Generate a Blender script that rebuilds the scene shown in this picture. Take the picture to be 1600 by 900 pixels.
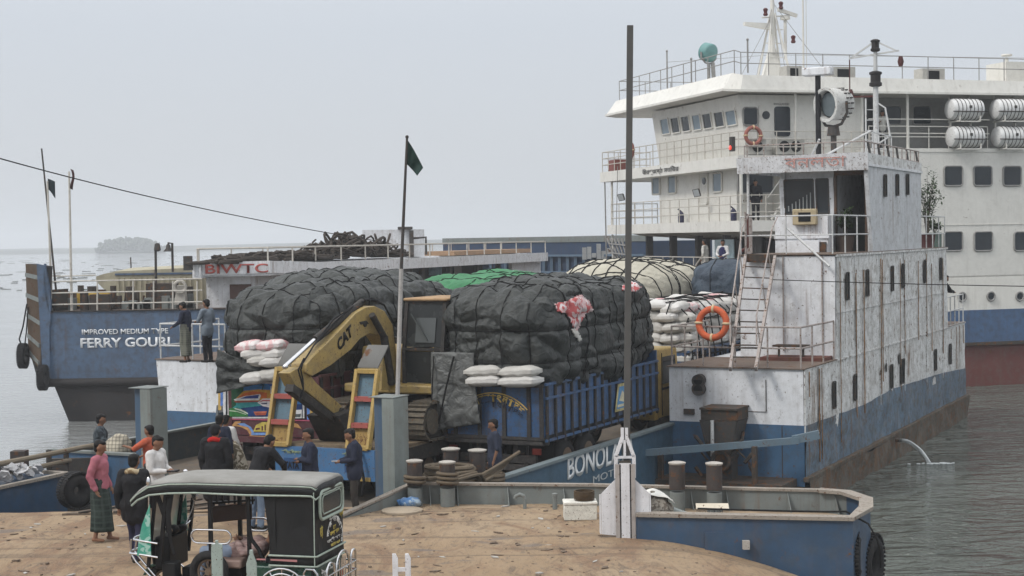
import bpy, bmesh, math, random
from math import sin, cos, pi, radians, sqrt, atan2
from mathutils import Vector, Matrix, noise, Euler
from mathutils.bvhtree import BVHTree

S = bpy.context.scene
for _o in list(bpy.data.objects):
    bpy.data.objects.remove(_o)
C = S.collection

# ---------------------------------------------------------------- camera
F_PX = 2500.0                      # focal length for a 1600 px wide picture
EYE = Vector((0, 0, 6.3))
PITCH = math.atan(78 / F_PX)
ROLL = radians(0.9)
cam_data = bpy.data.cameras.new('camera')
cam_data.sensor_width = 36.0
cam_data.lens = 36.0 * F_PX / 1600.0
cam_data.clip_start = 0.5
cam_data.clip_end = 20000
cam = bpy.data.objects.new('camera', cam_data)
C.objects.link(cam)
CAM_M = Matrix.Rotation(pi / 2 - PITCH, 4, 'X') @ Matrix.Rotation(-ROLL, 4, 'Z')
cam.matrix_world = Matrix.Translation(EYE) @ CAM_M
S.camera = cam

# ---------------------------------------------------------------- overcast sky
SUN_EL, SUN_AZ = radians(45), radians(238)     # azimuth clockwise from +Y: behind and left of the viewer
W = bpy.data.worlds.new('World')
S.world = W
W.use_nodes = True
_nt = W.node_tree
_nt.nodes.clear()
_out = _nt.nodes.new('ShaderNodeOutputWorld')
_bg = _nt.nodes.new('ShaderNodeBackground')
_bg.inputs['Strength'].default_value = 0.1
_sky = _nt.nodes.new('ShaderNodeTexSky')
_sky.sky_type = 'NISHITA'
_sky.sun_disc = False
_sky.sun_elevation = SUN_EL
_sky.sun_rotation = SUN_AZ
_sky.dust_density = 4.0
_sky.air_density = 1.0
_tc = _nt.nodes.new('ShaderNodeTexCoord')
_sep = _nt.nodes.new('ShaderNodeSeparateXYZ')
_nt.links.new(_tc.outputs['Generated'], _sep.inputs[0])
_ramp = _nt.nodes.new('ShaderNodeValToRGB')      # overcast cloud: brighter overhead than at the horizon
_e = _ramp.color_ramp.elements
_e[0].position, _e[0].color = 0.0, (0.56, 0.59, 0.625, 1)
_e[1].position, _e[1].color = 1.0, (1.0, 1.0, 1.0, 1)
for _p, _c in ((0.06, (0.57, 0.60, 0.64, 1)), (0.13, (0.58, 0.62, 0.675, 1)), (0.3, (0.75, 0.79, 0.85, 1))):
    _n = _e.new(_p); _n.color = _c
_nt.links.new(_sep.outputs['Z'], _ramp.inputs['Fac'])
_gain = _nt.nodes.new('ShaderNodeVectorMath'); _gain.operation = 'MULTIPLY'
_nt.links.new(_ramp.outputs['Color'], _gain.inputs[0])
_gr = _nt.nodes.new('ShaderNodeMapRange')
_gr.inputs['From Min'].default_value = 0.15; _gr.inputs['From Max'].default_value = 0.9
_gr.inputs['To Min'].default_value = 10.4; _gr.inputs['To Max'].default_value = 16.5
_nt.links.new(_sep.outputs['Z'], _gr.inputs['Value'])
_nt.links.new(_gr.outputs['Result'], _gain.inputs[1])
_mix = _nt.nodes.new('ShaderNodeMix'); _mix.data_type = 'RGBA'
_mix.inputs['Factor'].default_value = 0.93
_nt.links.new(_sky.outputs['Color'], _mix.inputs['A'])
_nt.links.new(_gain.outputs['Vector'], _mix.inputs['B'])
_nt.links.new(_mix.outputs['Result'], _bg.inputs['Color'])
_nt.links.new(_bg.outputs['Background'], _out.inputs['Surface'])

_sd = bpy.data.lights.new('sun', 'SUN')
_sd.energy = 1.5
_sd.angle = radians(10)
_sd.color = (1.0, 0.97, 0.92)
sun = bpy.data.objects.new('sun', _sd)
C.objects.link(sun)
_d = Vector((sin(SUN_AZ) * cos(SUN_EL), cos(SUN_AZ) * cos(SUN_EL), sin(SUN_EL)))
sun.rotation_euler = _d.to_track_quat('Z', 'Y').to_euler()
sun.location = _d * 60

S.view_settings.view_transform = 'Standard'
S.view_settings.look = 'None'
S.view_settings.exposure = 0.15
S.view_settings.gamma = 1.0
S.view_settings.use_curve_mapping = False
S.render.engine = 'CYCLES'
S.cycles.use_denoising = True
S.cycles.max_bounces = 6
S.cycles.volume_bounces = 1
S.cycles.caustics_reflective = False
S.cycles.caustics_refractive = False

# ---------------------------------------------------------------- picture rays
def ray(u, v):
    return (CAM_M.to_3x3() @ Vector(((u - 800) / F_PX, -(v - 450) / F_PX, -1)))

def at(u, v, d):                      # point on the sight line of a pixel at forward distance d
    r = ray(u, v)
    return EYE + r * (d / r.y)

def onz(u, v, z):                     # point of that sight line at height z
    r = ray(u, v)
    return EYE + r * ((z - EYE.z) / r.z)

class Frame:                          # a vessel's own axes: x along, y across, z up
    def __init__(s, x, y, deg, z=0.0):
        s.o = Vector((x, y, z)); s.a = radians(deg)
        s.m = Matrix.Translation(s.o) @ Matrix.Rotation(s.a, 4, 'Z')
        s.i = s.m.inverted()
    def _ray(s, u, v):
        return s.i @ EYE, s.i.to_3x3() @ ray(u, v)
    def px(s, u, v, x):
        e, r = s._ray(u, v); return e + r * ((x - e.x) / r.x)
    def py(s, u, v, y):
        e, r = s._ray(u, v); return e + r * ((y - e.y) / r.y)
    def pz(s, u, v, z):
        e, r = s._ray(u, v); return e + r * ((z - e.z) / r.z)
    def w(s, x, y, z=0.0):
        return s.m @ Vector((x, y, z))

V = Vector
X, Y, Z = V((1, 0, 0)), V((0, 1, 0)), V((0, 0, 1))
MW = {}                               # world matrix of every Empty and part, kept for building children

# ---------------------------------------------------------------- mesh builder
class MB:
    def __init__(s):
        s.v, s.f, s.mi, s.cur, s.islanded = [], [], [], 0, False
    def add(s, vs, fs):
        b = len(s.v)
        s.v += [V(p) for p in vs]
        s.f += [[b + i for i in f] for f in fs]
        s.mi += [s.cur] * len(fs)
        return s
    def islands(s):
        par = list(range(len(s.v)))
        def find(a):
            while par[a] != a: par[a] = par[par[a]]; a = par[a]
            return a
        for f in s.f:
            for k in f[1:]: par[find(k)] = find(f[0])
        g = {}
        for f in s.f: g.setdefault(find(f[0]), []).append(f)
        out = []
        for fs in g.values():
            q = MB(); q.islanded = True; m = {}
            for f in fs:
                for k in f:
                    if k not in m: m[k] = len(q.v); q.v.append(s.v[k])
            q.f = [[m[k] for k in f] for f in fs]; q.mi = [0] * len(fs); out.append(q)
        return out
    def poly(s, pts):
        return s.add(pts, [list(range(len(pts)))])
    def box(s, lo, hi):
        (a, b, c), (d, e, f) = lo, hi
        a, d = min(a, d), max(a, d); b, e = min(b, e), max(b, e); c, f = min(c, f), max(c, f)
        return s.add([(a, b, c), (d, b, c), (d, e, c), (a, e, c), (a, b, f), (d, b, f), (d, e, f), (a, e, f)],
                     [(0, 3, 2, 1), (4, 5, 6, 7), (0, 1, 5, 4), (1, 2, 6, 5), (2, 3, 7, 6), (3, 0, 4, 7)])
    def bar(s, p, q, w, h=None, up=Z):
        p, q = V(p), V(q); h = h or w
        d = (q - p).normalized()
        up = V(up)
        if abs(d.dot(up)) > .97: up = X if abs(d.x) < .9 else Y
        a = d.cross(up).normalized() * w / 2
        b = a.cross(d).normalized() * h / 2
        return s.add([p - a - b, p + a - b, p + a + b, p - a + b, q - a - b, q + a - b, q + a + b, q - a + b],
                     [(0, 1, 2, 3), (7, 6, 5, 4), (0, 4, 5, 1), (1, 5, 6, 2), (2, 6, 7, 3), (3, 7, 4, 0)])
    def tube(s, pts, r, n=8, closed=False):
        pts = [V(p) for p in pts]
        k = len(pts)
        rs = r if isinstance(r, (list, tuple)) else [r] * k
        ref = None; rings = []
        for i, p in enumerate(pts):
            if closed: t = pts[(i + 1) % k] - pts[i - 1]
            else: t = pts[min(i + 1, k - 1)] - pts[max(i - 1, 0)]
            t = t.normalized() if t.length > 1e-9 else Z
            if ref is None:
                ref = t.cross(Z if abs(t.z) < .9 else X).normalized()
            ref = (ref - t * ref.dot(t))
            ref = ref.normalized() if ref.length > 1e-6 else t.orthogonal().normalized()
            o = t.cross(ref)
            rings.append([p + (ref * cos(2 * pi * j / n) + o * sin(2 * pi * j / n)) * rs[i] for j in range(n)])
        vs = [q for g in rings for q in g]
        fs = []
        for i in range(k if closed else k - 1):
            a, b = i * n, ((i + 1) % k) * n
            for j in range(n):
                fs.append((a + j, a + (j + 1) % n, b + (j + 1) % n, b + j))
        if not closed:
            fs.append(tuple(reversed(range(n)))); fs.append(tuple((k - 1) * n + j for j in range(n)))
        return s.add(vs, fs)
    def cyl(s, p, q, r0, r1=None, n=16):
        return s.tube([p, q], [r0, r0 if r1 is None else r1], n)
    def lathe(s, prof, o=(0, 0, 0), axis=Z, n=20):
        axis = V(axis).normalized(); a = axis.orthogonal().normalized(); b = axis.cross(a); o = V(o)
        vs = []; fs = []
        for r, h in prof:
            vs += [o + axis * h + (a * cos(2 * pi * j / n) + b * sin(2 * pi * j / n)) * max(r, 1e-4) for j in range(n)]
        for i in range(len(prof) - 1):
            for j in range(n):
                fs.append((i * n + j, i * n + (j + 1) % n, (i + 1) * n + (j + 1) % n, (i + 1) * n + j))
        fs.append(tuple(reversed(range(n)))); fs.append(tuple((len(prof) - 1) * n + j for j in range(n)))
        return s.add(vs, fs)
    def torus(s, c, axis, R, r, n=28, m=10, sq=1.0):
        axis = V(axis).normalized(); a = axis.orthogonal().normalized(); b = axis.cross(a); c = V(c)
        vs = []; fs = []
        for i in range(n):
            t = 2 * pi * i / n; d = a * cos(t) + b * sin(t)
            for j in range(m):
                q = 2 * pi * j / m
                vs.append(c + d * (R + r * cos(q)) + axis * (r * sq * sin(q)))
        for i in range(n):
            for j in range(m):
                fs.append((i * m + j, i * m + (j + 1) % m, ((i + 1) % n) * m + (j + 1) % m, ((i + 1) % n) * m + j))
        return s.add(vs, fs)
    def prism(s, pts, ext):
        pts = [V(p) for p in pts]; ext = V(ext); n = len(pts)
        nrm = V((0, 0, 0))
        for i in range(n): nrm += pts[i].cross(pts[(i + 1) % n])
        if nrm.dot(ext) > 0: pts.reverse()
        return s.add(pts + [p + ext for p in pts],
                     [tuple(range(n)), tuple(reversed(range(n, 2 * n)))] +
                     [(i, n + i, n + (i + 1) % n, (i + 1) % n) for i in range(n)])
    def ball(s, c, r, nu=12, nv=8):
        c = V(c); rx, ry, rz = r if isinstance(r, (tuple, list)) else (r, r, r)
        vs = [c + V((0, 0, -rz))]; fs = []
        for i in range(1, nv):
            t = -pi / 2 + pi * i / nv
            vs += [c + V((rx * cos(t) * cos(2 * pi * j / nu), ry * cos(t) * sin(2 * pi * j / nu), rz * sin(t))) for j in range(nu)]
        vs.append(c + V((0, 0, rz)))
        for j in range(nu):
            fs.append((0, 1 + (j + 1) % nu, 1 + j))
            for i in range(nv - 2):
                a = 1 + i * nu; b = a + nu
                fs.append((a + j, a + (j + 1) % nu, b + (j + 1) % nu, b + j))
            fs.append((1 + (nv - 2) * nu + j, 1 + (nv - 2) * nu + (j + 1) % nu, len(vs) - 1))
        return s.add(vs, fs)
    def xf(s, m, start=0):
        for i in range(start, len(s.v)): s.v[i] = m @ s.v[i]
        return s
    def rail(s, pts, h, posts=1.0, rails=(1.0, .55), rp=.02, rr=.022, n=6, base=True):
        pts = [V(p) for p in pts]
        for k in rails: s.tube([p + Z * h * k for p in pts], rr, n)
        for i in range(len(pts) - 1):
            L = (pts[i + 1] - pts[i]).length; m = max(1, round(L / posts))
            for j in range(m + (1 if i == len(pts) - 2 else 0)):
                p = pts[i].lerp(pts[i + 1], j / m)
                s.tube([p, p + Z * h], rp, n)
        return s
    def mesh(s, name, mats, smooth=None):
        me = bpy.data.meshes.new(name)
        me.from_pydata([tuple(p) for p in s.v], [], s.f)
        for m in (mats if isinstance(mats, (list, tuple)) else [mats]): me.materials.append(m)
        if any(s.mi): me.polygons.foreach_set('material_index', s.mi)
        if smooth:
            me.polygons.foreach_set('use_smooth', [True] * len(me.polygons))
            if smooth < 179: me.set_sharp_from_angle(angle=radians(smooth))
        me.update()
        return me
    def part(s, name, mats, parent, smooth=40, bevel=0, world=False, label=None):
        if world:
            s.xf(MW[parent.name].inverted())
        if name in SPLIT and not s.islanded:
            first = None
            for q in s.islands():
                o = q.part(name, mats, parent, smooth, bevel, False, label); first = first or o
            return first
        o = bpy.data.objects.new(name, s.mesh(name, mats, smooth))
        C.objects.link(o); o.parent = parent
        MW[o.name] = MW[parent.name].copy()
        if bevel: bev(o, bevel)
        if label: o['label'] = label
        return o
    def solo(s, name, mats, label, cat, group=None, kind=None, smooth=40, bevel=0, center=True):
        lo = [min(p[i] for p in s.v) for i in range(3)]; hi = [max(p[i] for p in s.v) for i in range(3)]
        c = V(((lo[0] + hi[0]) / 2, (lo[1] + hi[1]) / 2, lo[2])) if center else V((0, 0, 0))
        s.xf(Matrix.Translation(-c))
        o = bpy.data.objects.new(name, s.mesh(name, mats, smooth))
        C.objects.link(o); o.location = c
        MW[o.name] = Matrix.Translation(c)
        if bevel: bev(o, bevel)
        tag(o, label, cat, group, kind)
        return o

def bev(o, w, seg=2):
    m = o.modifiers.new('bevel', 'BEVEL'); m.width = w; m.segments = seg; m.limit_method = 'ANGLE'
    m.angle_limit = radians(40)

def tag(o, label=None, cat=None, group=None, kind=None):
    if label: o['label'] = label
    if cat: o['category'] = cat
    if group: o['group'] = group
    if kind: o['kind'] = kind
    return o

def thing(name, label, cat, loc=(0, 0, 0), rz=0.0, group=None):
    o = bpy.data.objects.new(name, None); C.objects.link(o)
    o.empty_display_size = .2
    o.location = loc; o.rotation_euler = (0, 0, rz)
    MW[o.name] = Matrix.Translation(V(loc)) @ Matrix.Rotation(rz, 4, 'Z')
    return tag(o, label, cat, group)

def kids(o):
    return [c for c in bpy.data.objects if c.parent == o]

def copy_tree(o, loc=None, rz=None, label=None):
    def cp(a, par):
        b = a.copy(); C.objects.link(b)
        if par: b.parent = par
        for ch in kids(a): cp(ch, b)
        return b
    r = cp(o, None)
    if loc is not None: r.location = loc
    if rz is not None: r.rotation_euler = (r.rotation_euler[0], r.rotation_euler[1], rz)
    if label: r['label'] = label
    MW[r.name] = Matrix.Translation(r.location) @ r.rotation_euler.to_matrix().to_4x4()
    return r

def text(name, body, mat, parent, o, xd, up, h, width=None, ext=.004, shear=0.0, bold=0.0, world=False, label=None, curve=None):
    """Lettering as thin solid mesh: o = lower left corner, xd = reading direction, up = up direction, h = capital height."""
    cu = bpy.data.curves.new(name, 'FONT'); cu.body = body; cu.size = 1; cu.extrude = 0; cu.offset = bold; cu.shear = shear
    cu.resolution_u = 4
    t = bpy.data.objects.new(name, cu); C.objects.link(t)
    dg = bpy.context.evaluated_depsgraph_get(); dg.update()
    me = bpy.data.meshes.new_from_object(t.evaluated_get(dg))
    C.objects.unlink(t); bpy.data.objects.remove(t)
    xs = [v.co.x for v in me.vertices]; ys = [v.co.y for v in me.vertices]
    if not xs: return None
    x0, x1 = min(xs), max(xs)
    y0, y1 = min(ys), max(ys)
    sy = h / max(1e-6, (y1 - y0)); sx = (width / (x1 - x0)) if width else sy
    xd, up, o = V(xd).normalized(), V(up).normalized(), V(o)
    nd = xd.cross(up).normalized()
    for v in me.vertices:
        a, b = (v.co.x - x0) * sx, (v.co.y - y0) * sy
        if curve:
            a, b = curve(a, b)
        v.co = o + xd * a + up * b + nd * ext
    if world:
        me.transform(MW[parent.name].inverted())
    me.materials.clear(); me.materials.append(mat)
    ob = bpy.data.objects.new(name, me); C.objects.link(ob); ob.parent = parent
    so = ob.modifiers.new('thickness', 'SOLIDIFY'); so.thickness = .004; so.offset = 0
    MW[ob.name] = MW[parent.name].copy()
    if label: ob['label'] = label
    return ob

# ---------------------------------------------------------------- materials
SPLIT = {'knee', 'bow_plate', 'casing_deck', 'garage_pillar', 'gallery_post', 'deck_gear', 'bay_post', 'rail_bracket', 'mast_lamp', 'side_lamp', 'tail_lamp', 'ladder_treads', 'ladder_stringers', 'drain_pipe', 'side_fairing', 'mudflap', 'boom_foot', 'vent_mouth', 'deck_beam', 'stanchion', 'signal_post', 'stay_wire', 'plate_seam', 'rust_runs', 'soot_mark', 'yellow_corner', 'deckhouse_wall', 'face_fitting', 'track_shoe', 'band', 'red_rung'} - {'track_shoe', 'ladder_treads'}
MATS = {}
def _new(name):
    m = bpy.data.materials.new(name); m.use_nodes = True
    nt = m.node_tree
    return m, nt, nt.nodes['Principled BSDF']

def _noise(nt, coord, scale, detail=4, rough=.55, stretch=None, dist=0):
    if stretch:
        mp = nt.nodes.new('ShaderNodeMapping'); mp.inputs['Scale'].default_value = stretch
        nt.links.new(coord, mp.inputs['Vector']); coord = mp.outputs['Vector']
    n = nt.nodes.new('ShaderNodeTexNoise')
    n.inputs['Scale'].default_value = scale; n.inputs['Detail'].default_value = detail
    n.inputs['Roughness'].default_value = rough; n.inputs['Distortion'].default_value = dist
    nt.links.new(coord, n.inputs['Vector'])
    return n.outputs['Fac']

def _range(nt, val, a, b, c=0.0, d=1.0):
    r = nt.nodes.new('ShaderNodeMapRange')
    r.inputs['From Min'].default_value = a; r.inputs['From Max'].default_value = b
    r.inputs['To Min'].default_value = c; r.inputs['To Max'].default_value = d
    nt.links.new(val, r.inputs['Value'])
    return r.outputs['Result']

def _mixc(nt, fac, a, b):
    m = nt.nodes.new('ShaderNodeMix'); m.data_type = 'RGBA'
    for sock, x in (('Factor', fac), ('A', a), ('B', b)):
        if isinstance(x, (int, float)): m.inputs[sock].default_value = x
        elif isinstance(x, (tuple, list)): m.inputs[sock].default_value = (*x[:3], 1)
        else: nt.links.new(x, m.inputs[sock])
    return m.outputs['Result']

def _mul(nt, a, b):
    m = nt.nodes.new('ShaderNodeMath'); m.operation = 'MULTIPLY'
    for i, x in enumerate((a, b)):
        if isinstance(x, (int, float)): m.inputs[i].default_value = x
        else: nt.links.new(x, m.inputs[i])
    return m.outputs[0]

def _bump(nt, bsdf, h, strength, dist):
    b = nt.nodes.new('ShaderNodeBump'); b.inputs['Strength'].default_value = strength; b.inputs['Distance'].default_value = dist
    nt.links.new(h, b.inputs['Height']); nt.links.new(b.outputs['Normal'], bsdf.inputs['Normal'])
    return b

def paint(name, col, rough=.5, rust=0.0, streak=0.0, var=.12, rustcol=(.11, .05, .022), dirt=(.12, .11, .095), bump=.15,
          scale=1.0, metal=0.0, chips=0.0, dirtamt=.25, rusty=0.0):
    """Painted or bare surface that has weathered: slow tone changes, grime, vertical runs, chips."""
    if name in MATS: return MATS[name]
    m, nt, bs = _new(name)
    tc = nt.nodes.new('ShaderNodeTexCoord').outputs['Object']
    n1 = _noise(nt, tc, 1.1 * scale, 6, .6)
    c = _mixc(nt, _range(nt, n1, .3, .7), [x * (1 - var) for x in col], [min(1, x * (1 + var * .8)) for x in col])
    n2 = _noise(nt, tc, 3.7 * scale, 8, .7)
    c = _mixc(nt, _range(nt, n2, .46, .68, 0, dirtamt), c, dirt)
    if streak:
        n3 = _noise(nt, tc, 1.0, 5, .6, (5 * scale, 5 * scale, .22 * scale))
        n3b = _noise(nt, tc, .8 * scale, 2)
        f = _mul(nt, _range(nt, n3, .54, .72), _range(nt, n3b, .35, .7, .15, streak))
        c = _mixc(nt, f, c, [a * .6 + b * .4 for a, b in zip(dirt, rustcol)])
    if rust:
        n4 = _noise(nt, tc, 2.3 * scale, 10, .75)
        c = _mixc(nt, _range(nt, n4, .64 - rust * .2, .68 - rust * .17), c, rustcol)
    if rusty:                                                    # brown runs below seams and fittings, flaked spots
        for sc, st, lo, hi in ((1.0, (4.6, 4.6, .22), .565, .66), (1.0, (1.9, 1.9, .13), .57, .66)):
            k = _noise(nt, tc, sc, 6, .65, st, .25)
            g = _noise(nt, tc, .55, 5, .65)
            c = _mixc(nt, _mul(nt, _range(nt, k, lo, hi), _range(nt, g, .46, .60, .0, rusty)), c, (.15, .075, .032))
        n7 = _noise(nt, tc, 5.5, 9, .72, (1, 1, .6))
        c = _mixc(nt, _range(nt, n7, .615 - .03 * rusty, .64 - .03 * rusty, 0, min(1, rusty)), c, (.085, .045, .025))
        n8 = _noise(nt, tc, 1.6, 7, .7)
        c = _mixc(nt, _range(nt, n8, .50, .66, 0, .4 * rusty), c, (.20, .185, .16))
    if chips:
        n5 = _noise(nt, tc, 14 * scale, 5, .6)
        c = _mixc(nt, _range(nt, n5, .67 - chips * .1, .69 - chips * .1), c, [x * .7 for x in rustcol])
    nt.links.new(c, bs.inputs['Base Color'])
    nt.links.new(_range(nt, n2, .3, .8, rough * .8, min(1, rough * 1.3)), bs.inputs['Roughness'])
    bs.inputs['Metallic'].default_value = metal
    bs.inputs['Specular IOR Level'].default_value = .45 if rough < .56 else .2
    if bump:
        nb = _noise(nt, tc, 9 * scale, 6, .6)
        _bump(nt, bs, nb, bump, .02)
    MATS[name] = m
    return m

def plain(name, col, rough=.5, metal=0.0, emit=0.0, var=.15, scale=6.0):
    if name in MATS: return MATS[name]
    m, nt, bs = _new(name)
    tc = nt.nodes.new('ShaderNodeTexCoord').outputs['Object']
    n = _noise(nt, tc, scale, 4)
    c = _mixc(nt, _range(nt, n, .3, .7), [x * (1 - var) for x in col], [min(1, x * (1 + var)) for x in col])
    nt.links.new(c, bs.inputs['Base Color'])
    bs.inputs['Roughness'].default_value = rough; bs.inputs['Metallic'].default_value = metal
    bs.inputs['Specular IOR Level'].default_value = .5 if rough < .45 else .15
    if emit:
        bs.inputs['Emission Color'].default_value = (*col, 1); bs.inputs['Emission Strength'].default_value = emit
    MATS[name] = m
    return m

def cloth(name, col, col2=None, scale=5.0, wr=.5, rough=.85, dist=.03, sheen=.15, pat=None, pscale=10.0, fold=(1, 1, 1)):
    """Fabric with creases; pat = 'plaid', 'camo' or 'print' for woven or printed patterns."""
    if name in MATS: return MATS[name]
    m, nt, bs = _new(name)
    tc = nt.nodes.new('ShaderNodeTexCoord').outputs['Object']
    n = _noise(nt, tc, scale * .6, 6, .6)
    c2 = col2 or [x * .65 for x in col]
    c = _mixc(nt, _range(nt, n, .35, .65), col, [a * .4 + b * .6 for a, b in zip(col, c2)])
    if pat == 'plaid':
        for ax, st in (((1, 1, 0), .42), ((0, 0, 1), .42)):
            w = nt.nodes.new('ShaderNodeTexWave'); w.wave_type = 'BANDS'; w.bands_direction = 'Z' if ax[2] else 'X'
            w.inputs['Scale'].default_value = pscale; w.inputs['Distortion'].default_value = .4
            nt.links.new(tc, w.inputs['Vector'])
            c = _mixc(nt, _range(nt, w.outputs['Fac'], .72, .8, 0, st), c, c2)
    elif pat in ('camo', 'print'):
        v = _noise(nt, tc, pscale, 3, .5, None, 1.0)
        c = _mixc(nt, _range(nt, v, .49, .53), c, c2)
    nt.links.new(c, bs.inputs['Base Color'])
    bs.inputs['Roughness'].default_value = rough
    bs.inputs['Specular IOR Level'].default_value = .12 if rough > .6 else .3
    w1 = _noise(nt, tc, scale, 5, .5, fold, 1.6)
    r = nt.nodes.new('ShaderNodeMath'); r.operation = 'ABSOLUTE'
    s2 = nt.nodes.new('ShaderNodeMath'); s2.operation = 'SUBTRACT'; s2.inputs[1].default_value = .5
    nt.links.new(w1, s2.inputs[0]); nt.links.new(s2.outputs[0], r.inputs[0])
    _bump(nt, bs, r.outputs[0], wr, dist)
    MATS[name] = m
    return m

def glass(name, col=(.03, .035, .04), rough=.08):
    if name in MATS: return MATS[name]
    m, nt, bs = _new(name)
    tc = nt.nodes.new('ShaderNodeTexCoord').outputs['Object']
    n = _noise(nt, tc, 1.7, 4)
    nt.links.new(_mixc(nt, n, [x * .6 for x in col], [x * 1.5 for x in col]), bs.inputs['Base Color'])
    bs.inputs['Roughness'].default_value = rough
    nt.links.new(_range(nt, n, .3, .7, rough * .6, rough * 2), bs.inputs['Roughness'])
    bs.inputs['Specular IOR Level'].default_value = .28
    MATS[name] = m
    return m

# shared materials
M_black = plain('black_rubber', (.012, .012, .013), .75)
M_tyre = paint('tyre_rubber', (.016, .016, .017), .85, dirtamt=.35, dirt=(.06, .055, .05), bump=.4, scale=3)
M_chrome = plain('chrome', (.62, .62, .63), .22, 1.0, var=.1)
M_steel = paint('bare_steel', (.16, .15, .14), .55, rust=.45, metal=.35, scale=2)
M_dark = plain('dark_void', (.012, .013, .014), .9)
M_rustdark = paint('rusty_dark_steel', (.05, .042, .036), .8, rust=.6, scale=2, bump=.4)
M_rope = paint('hemp_rope', (.17, .135, .09), .95, dirtamt=.5, scale=6, bump=.5)
M_ropeblack = plain('black_rope', (.014, .014, .014), .9)
M_lamp = glass('lamp_glass', (.35, .37, .38), .05)
M_glass = glass('window_glass')
M_skin = plain('brown_skin', (.20, .105, .065), .55, var=.12)
M_hair = plain('black_hair', (.009, .008, .008), .6, var=.3, scale=40)
# ---------------------------------------------------------------- river, far bank, air
WATER_Z = -.45
def build_water():
    m, nt, bs = _new('river_water')
    tc = nt.nodes.new('ShaderNodeTexCoord').outputs['Object']
    n0 = _noise(nt, tc, .02, 3)
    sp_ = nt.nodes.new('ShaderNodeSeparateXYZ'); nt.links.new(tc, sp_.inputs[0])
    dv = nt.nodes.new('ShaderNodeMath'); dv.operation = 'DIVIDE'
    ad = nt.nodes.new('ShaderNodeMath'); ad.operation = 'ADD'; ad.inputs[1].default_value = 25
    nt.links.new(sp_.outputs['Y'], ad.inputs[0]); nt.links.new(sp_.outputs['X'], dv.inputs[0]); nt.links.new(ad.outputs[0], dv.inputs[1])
    sheen_fade = _range(nt, dv.outputs[0], -.16, .12)                   # sky sheen painted into the silty colour upstream, wind ripples on the open side
    nt.links.new(_mixc(nt, sheen_fade, (.21, .215, .21), _mixc(nt, n0, (.075, .088, .078), (.10, .112, .098))), bs.inputs['Base Color'])
    bs.inputs['Roughness'].default_value = .06
    bs.inputs['IOR'].default_value = 1.33
    a = _noise(nt, tc, .75, 3, .5, (1, 1.9, 1), .7)
    b = _noise(nt, tc, 3.2, 3, .55, (1, 1.5, 1), .4)
    g = _noise(nt, tc, .12, 2)
    h = nt.nodes.new('ShaderNodeMath'); h.operation = 'MULTIPLY_ADD'
    nt.links.new(b, h.inputs[0]); h.inputs[1].default_value = .32; nt.links.new(a, h.inputs[2])
    hh = _mul(nt, _mul(nt, h.outputs[0], _range(nt, g, .3, .7, .45, 1.3)), _range(nt, sheen_fade, 0, 1, .18, 2.6))
    _bump(nt, bs, hh, .9, .5)
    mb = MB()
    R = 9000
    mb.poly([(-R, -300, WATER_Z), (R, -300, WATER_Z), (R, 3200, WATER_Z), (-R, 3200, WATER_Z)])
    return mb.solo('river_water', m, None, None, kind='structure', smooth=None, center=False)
build_water()

M_bank = paint('far_bank_earth', (.12, .13, .12), .95, bump=0, scale=.02)
def build_shore():
    mb = MB(); rnd = random.Random(4)
    n = 220; rows = []
    for i in range(n + 1):
        x = -1500 + 3600 * i / n
        t = max(0, min(1, (x + 450) / 700))
        y0 = 1250 + 160 * t + 25 * noise.noise(V((x * .004, 3, 0)))
        h = 2.0 + 6.2 * t + 1.6 * noise.noise(V((x * .012, 9, 0))) + (.9 * t) * rnd.random()
        rows.append([(x, y0, -.5), (x, y0 + 6, .6), (x, y0 + 60, 1.2 + .3 * h), (x, y0 + 90, max(1, h)), (x, y0 + 900, max(1, h) + .5)])
    vs = [p for r in rows for p in r]; fs = []
    for i in range(n):
        for j in range(4):
            a = i * 5 + j; fs.append((a, a + 5, a + 6, a + 1))
    mb.add(vs, fs)
    mb.solo('far_bank_terrain', M_bank, None, None, kind='structure', smooth=None, center=False)
build_shore()

M_leaf_far = paint('far_foliage', (.05, .065, .04), .9, bump=0, scale=.1)
def build_wood():
    mb = MB(); rnd = random.Random(8)
    base = onz(202, 394, 1.0); base.y = 1225; base.x = -.238 * 1225
    for k in range(70):
        u = rnd.uniform(-1, 1)
        hgt = 7.2 * (1 - abs(u) ** 2.2) + 1.5 + rnd.uniform(-1.5, 2.2)
        cx, cy = base.x + u * 24, base.y + rnd.uniform(-14, 14)
        for q in range(17):
            c = V((cx + rnd.gauss(0, 1.9), cy + rnd.gauss(0, 1.6), .6 + hgt * rnd.uniform(.15, 1) + max(0, rnd.gauss(0, .7))))
            r = rnd.choice((rnd.uniform(.35, .8), rnd.uniform(.6, 1.5)))
            mb.ball(c, (r * 1.3, r * 1.3, r), 6, 4)
        mb.tube([(cx, cy, 0), (cx, cy, hgt * .7)], .25, 5)
    mb.ball((base.x, base.y, .2), (27, 18, 1.5), 24, 6)
    mb.solo('far_wood', M_leaf_far, None, None, kind='stuff', smooth=60)
build_wood()

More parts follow.
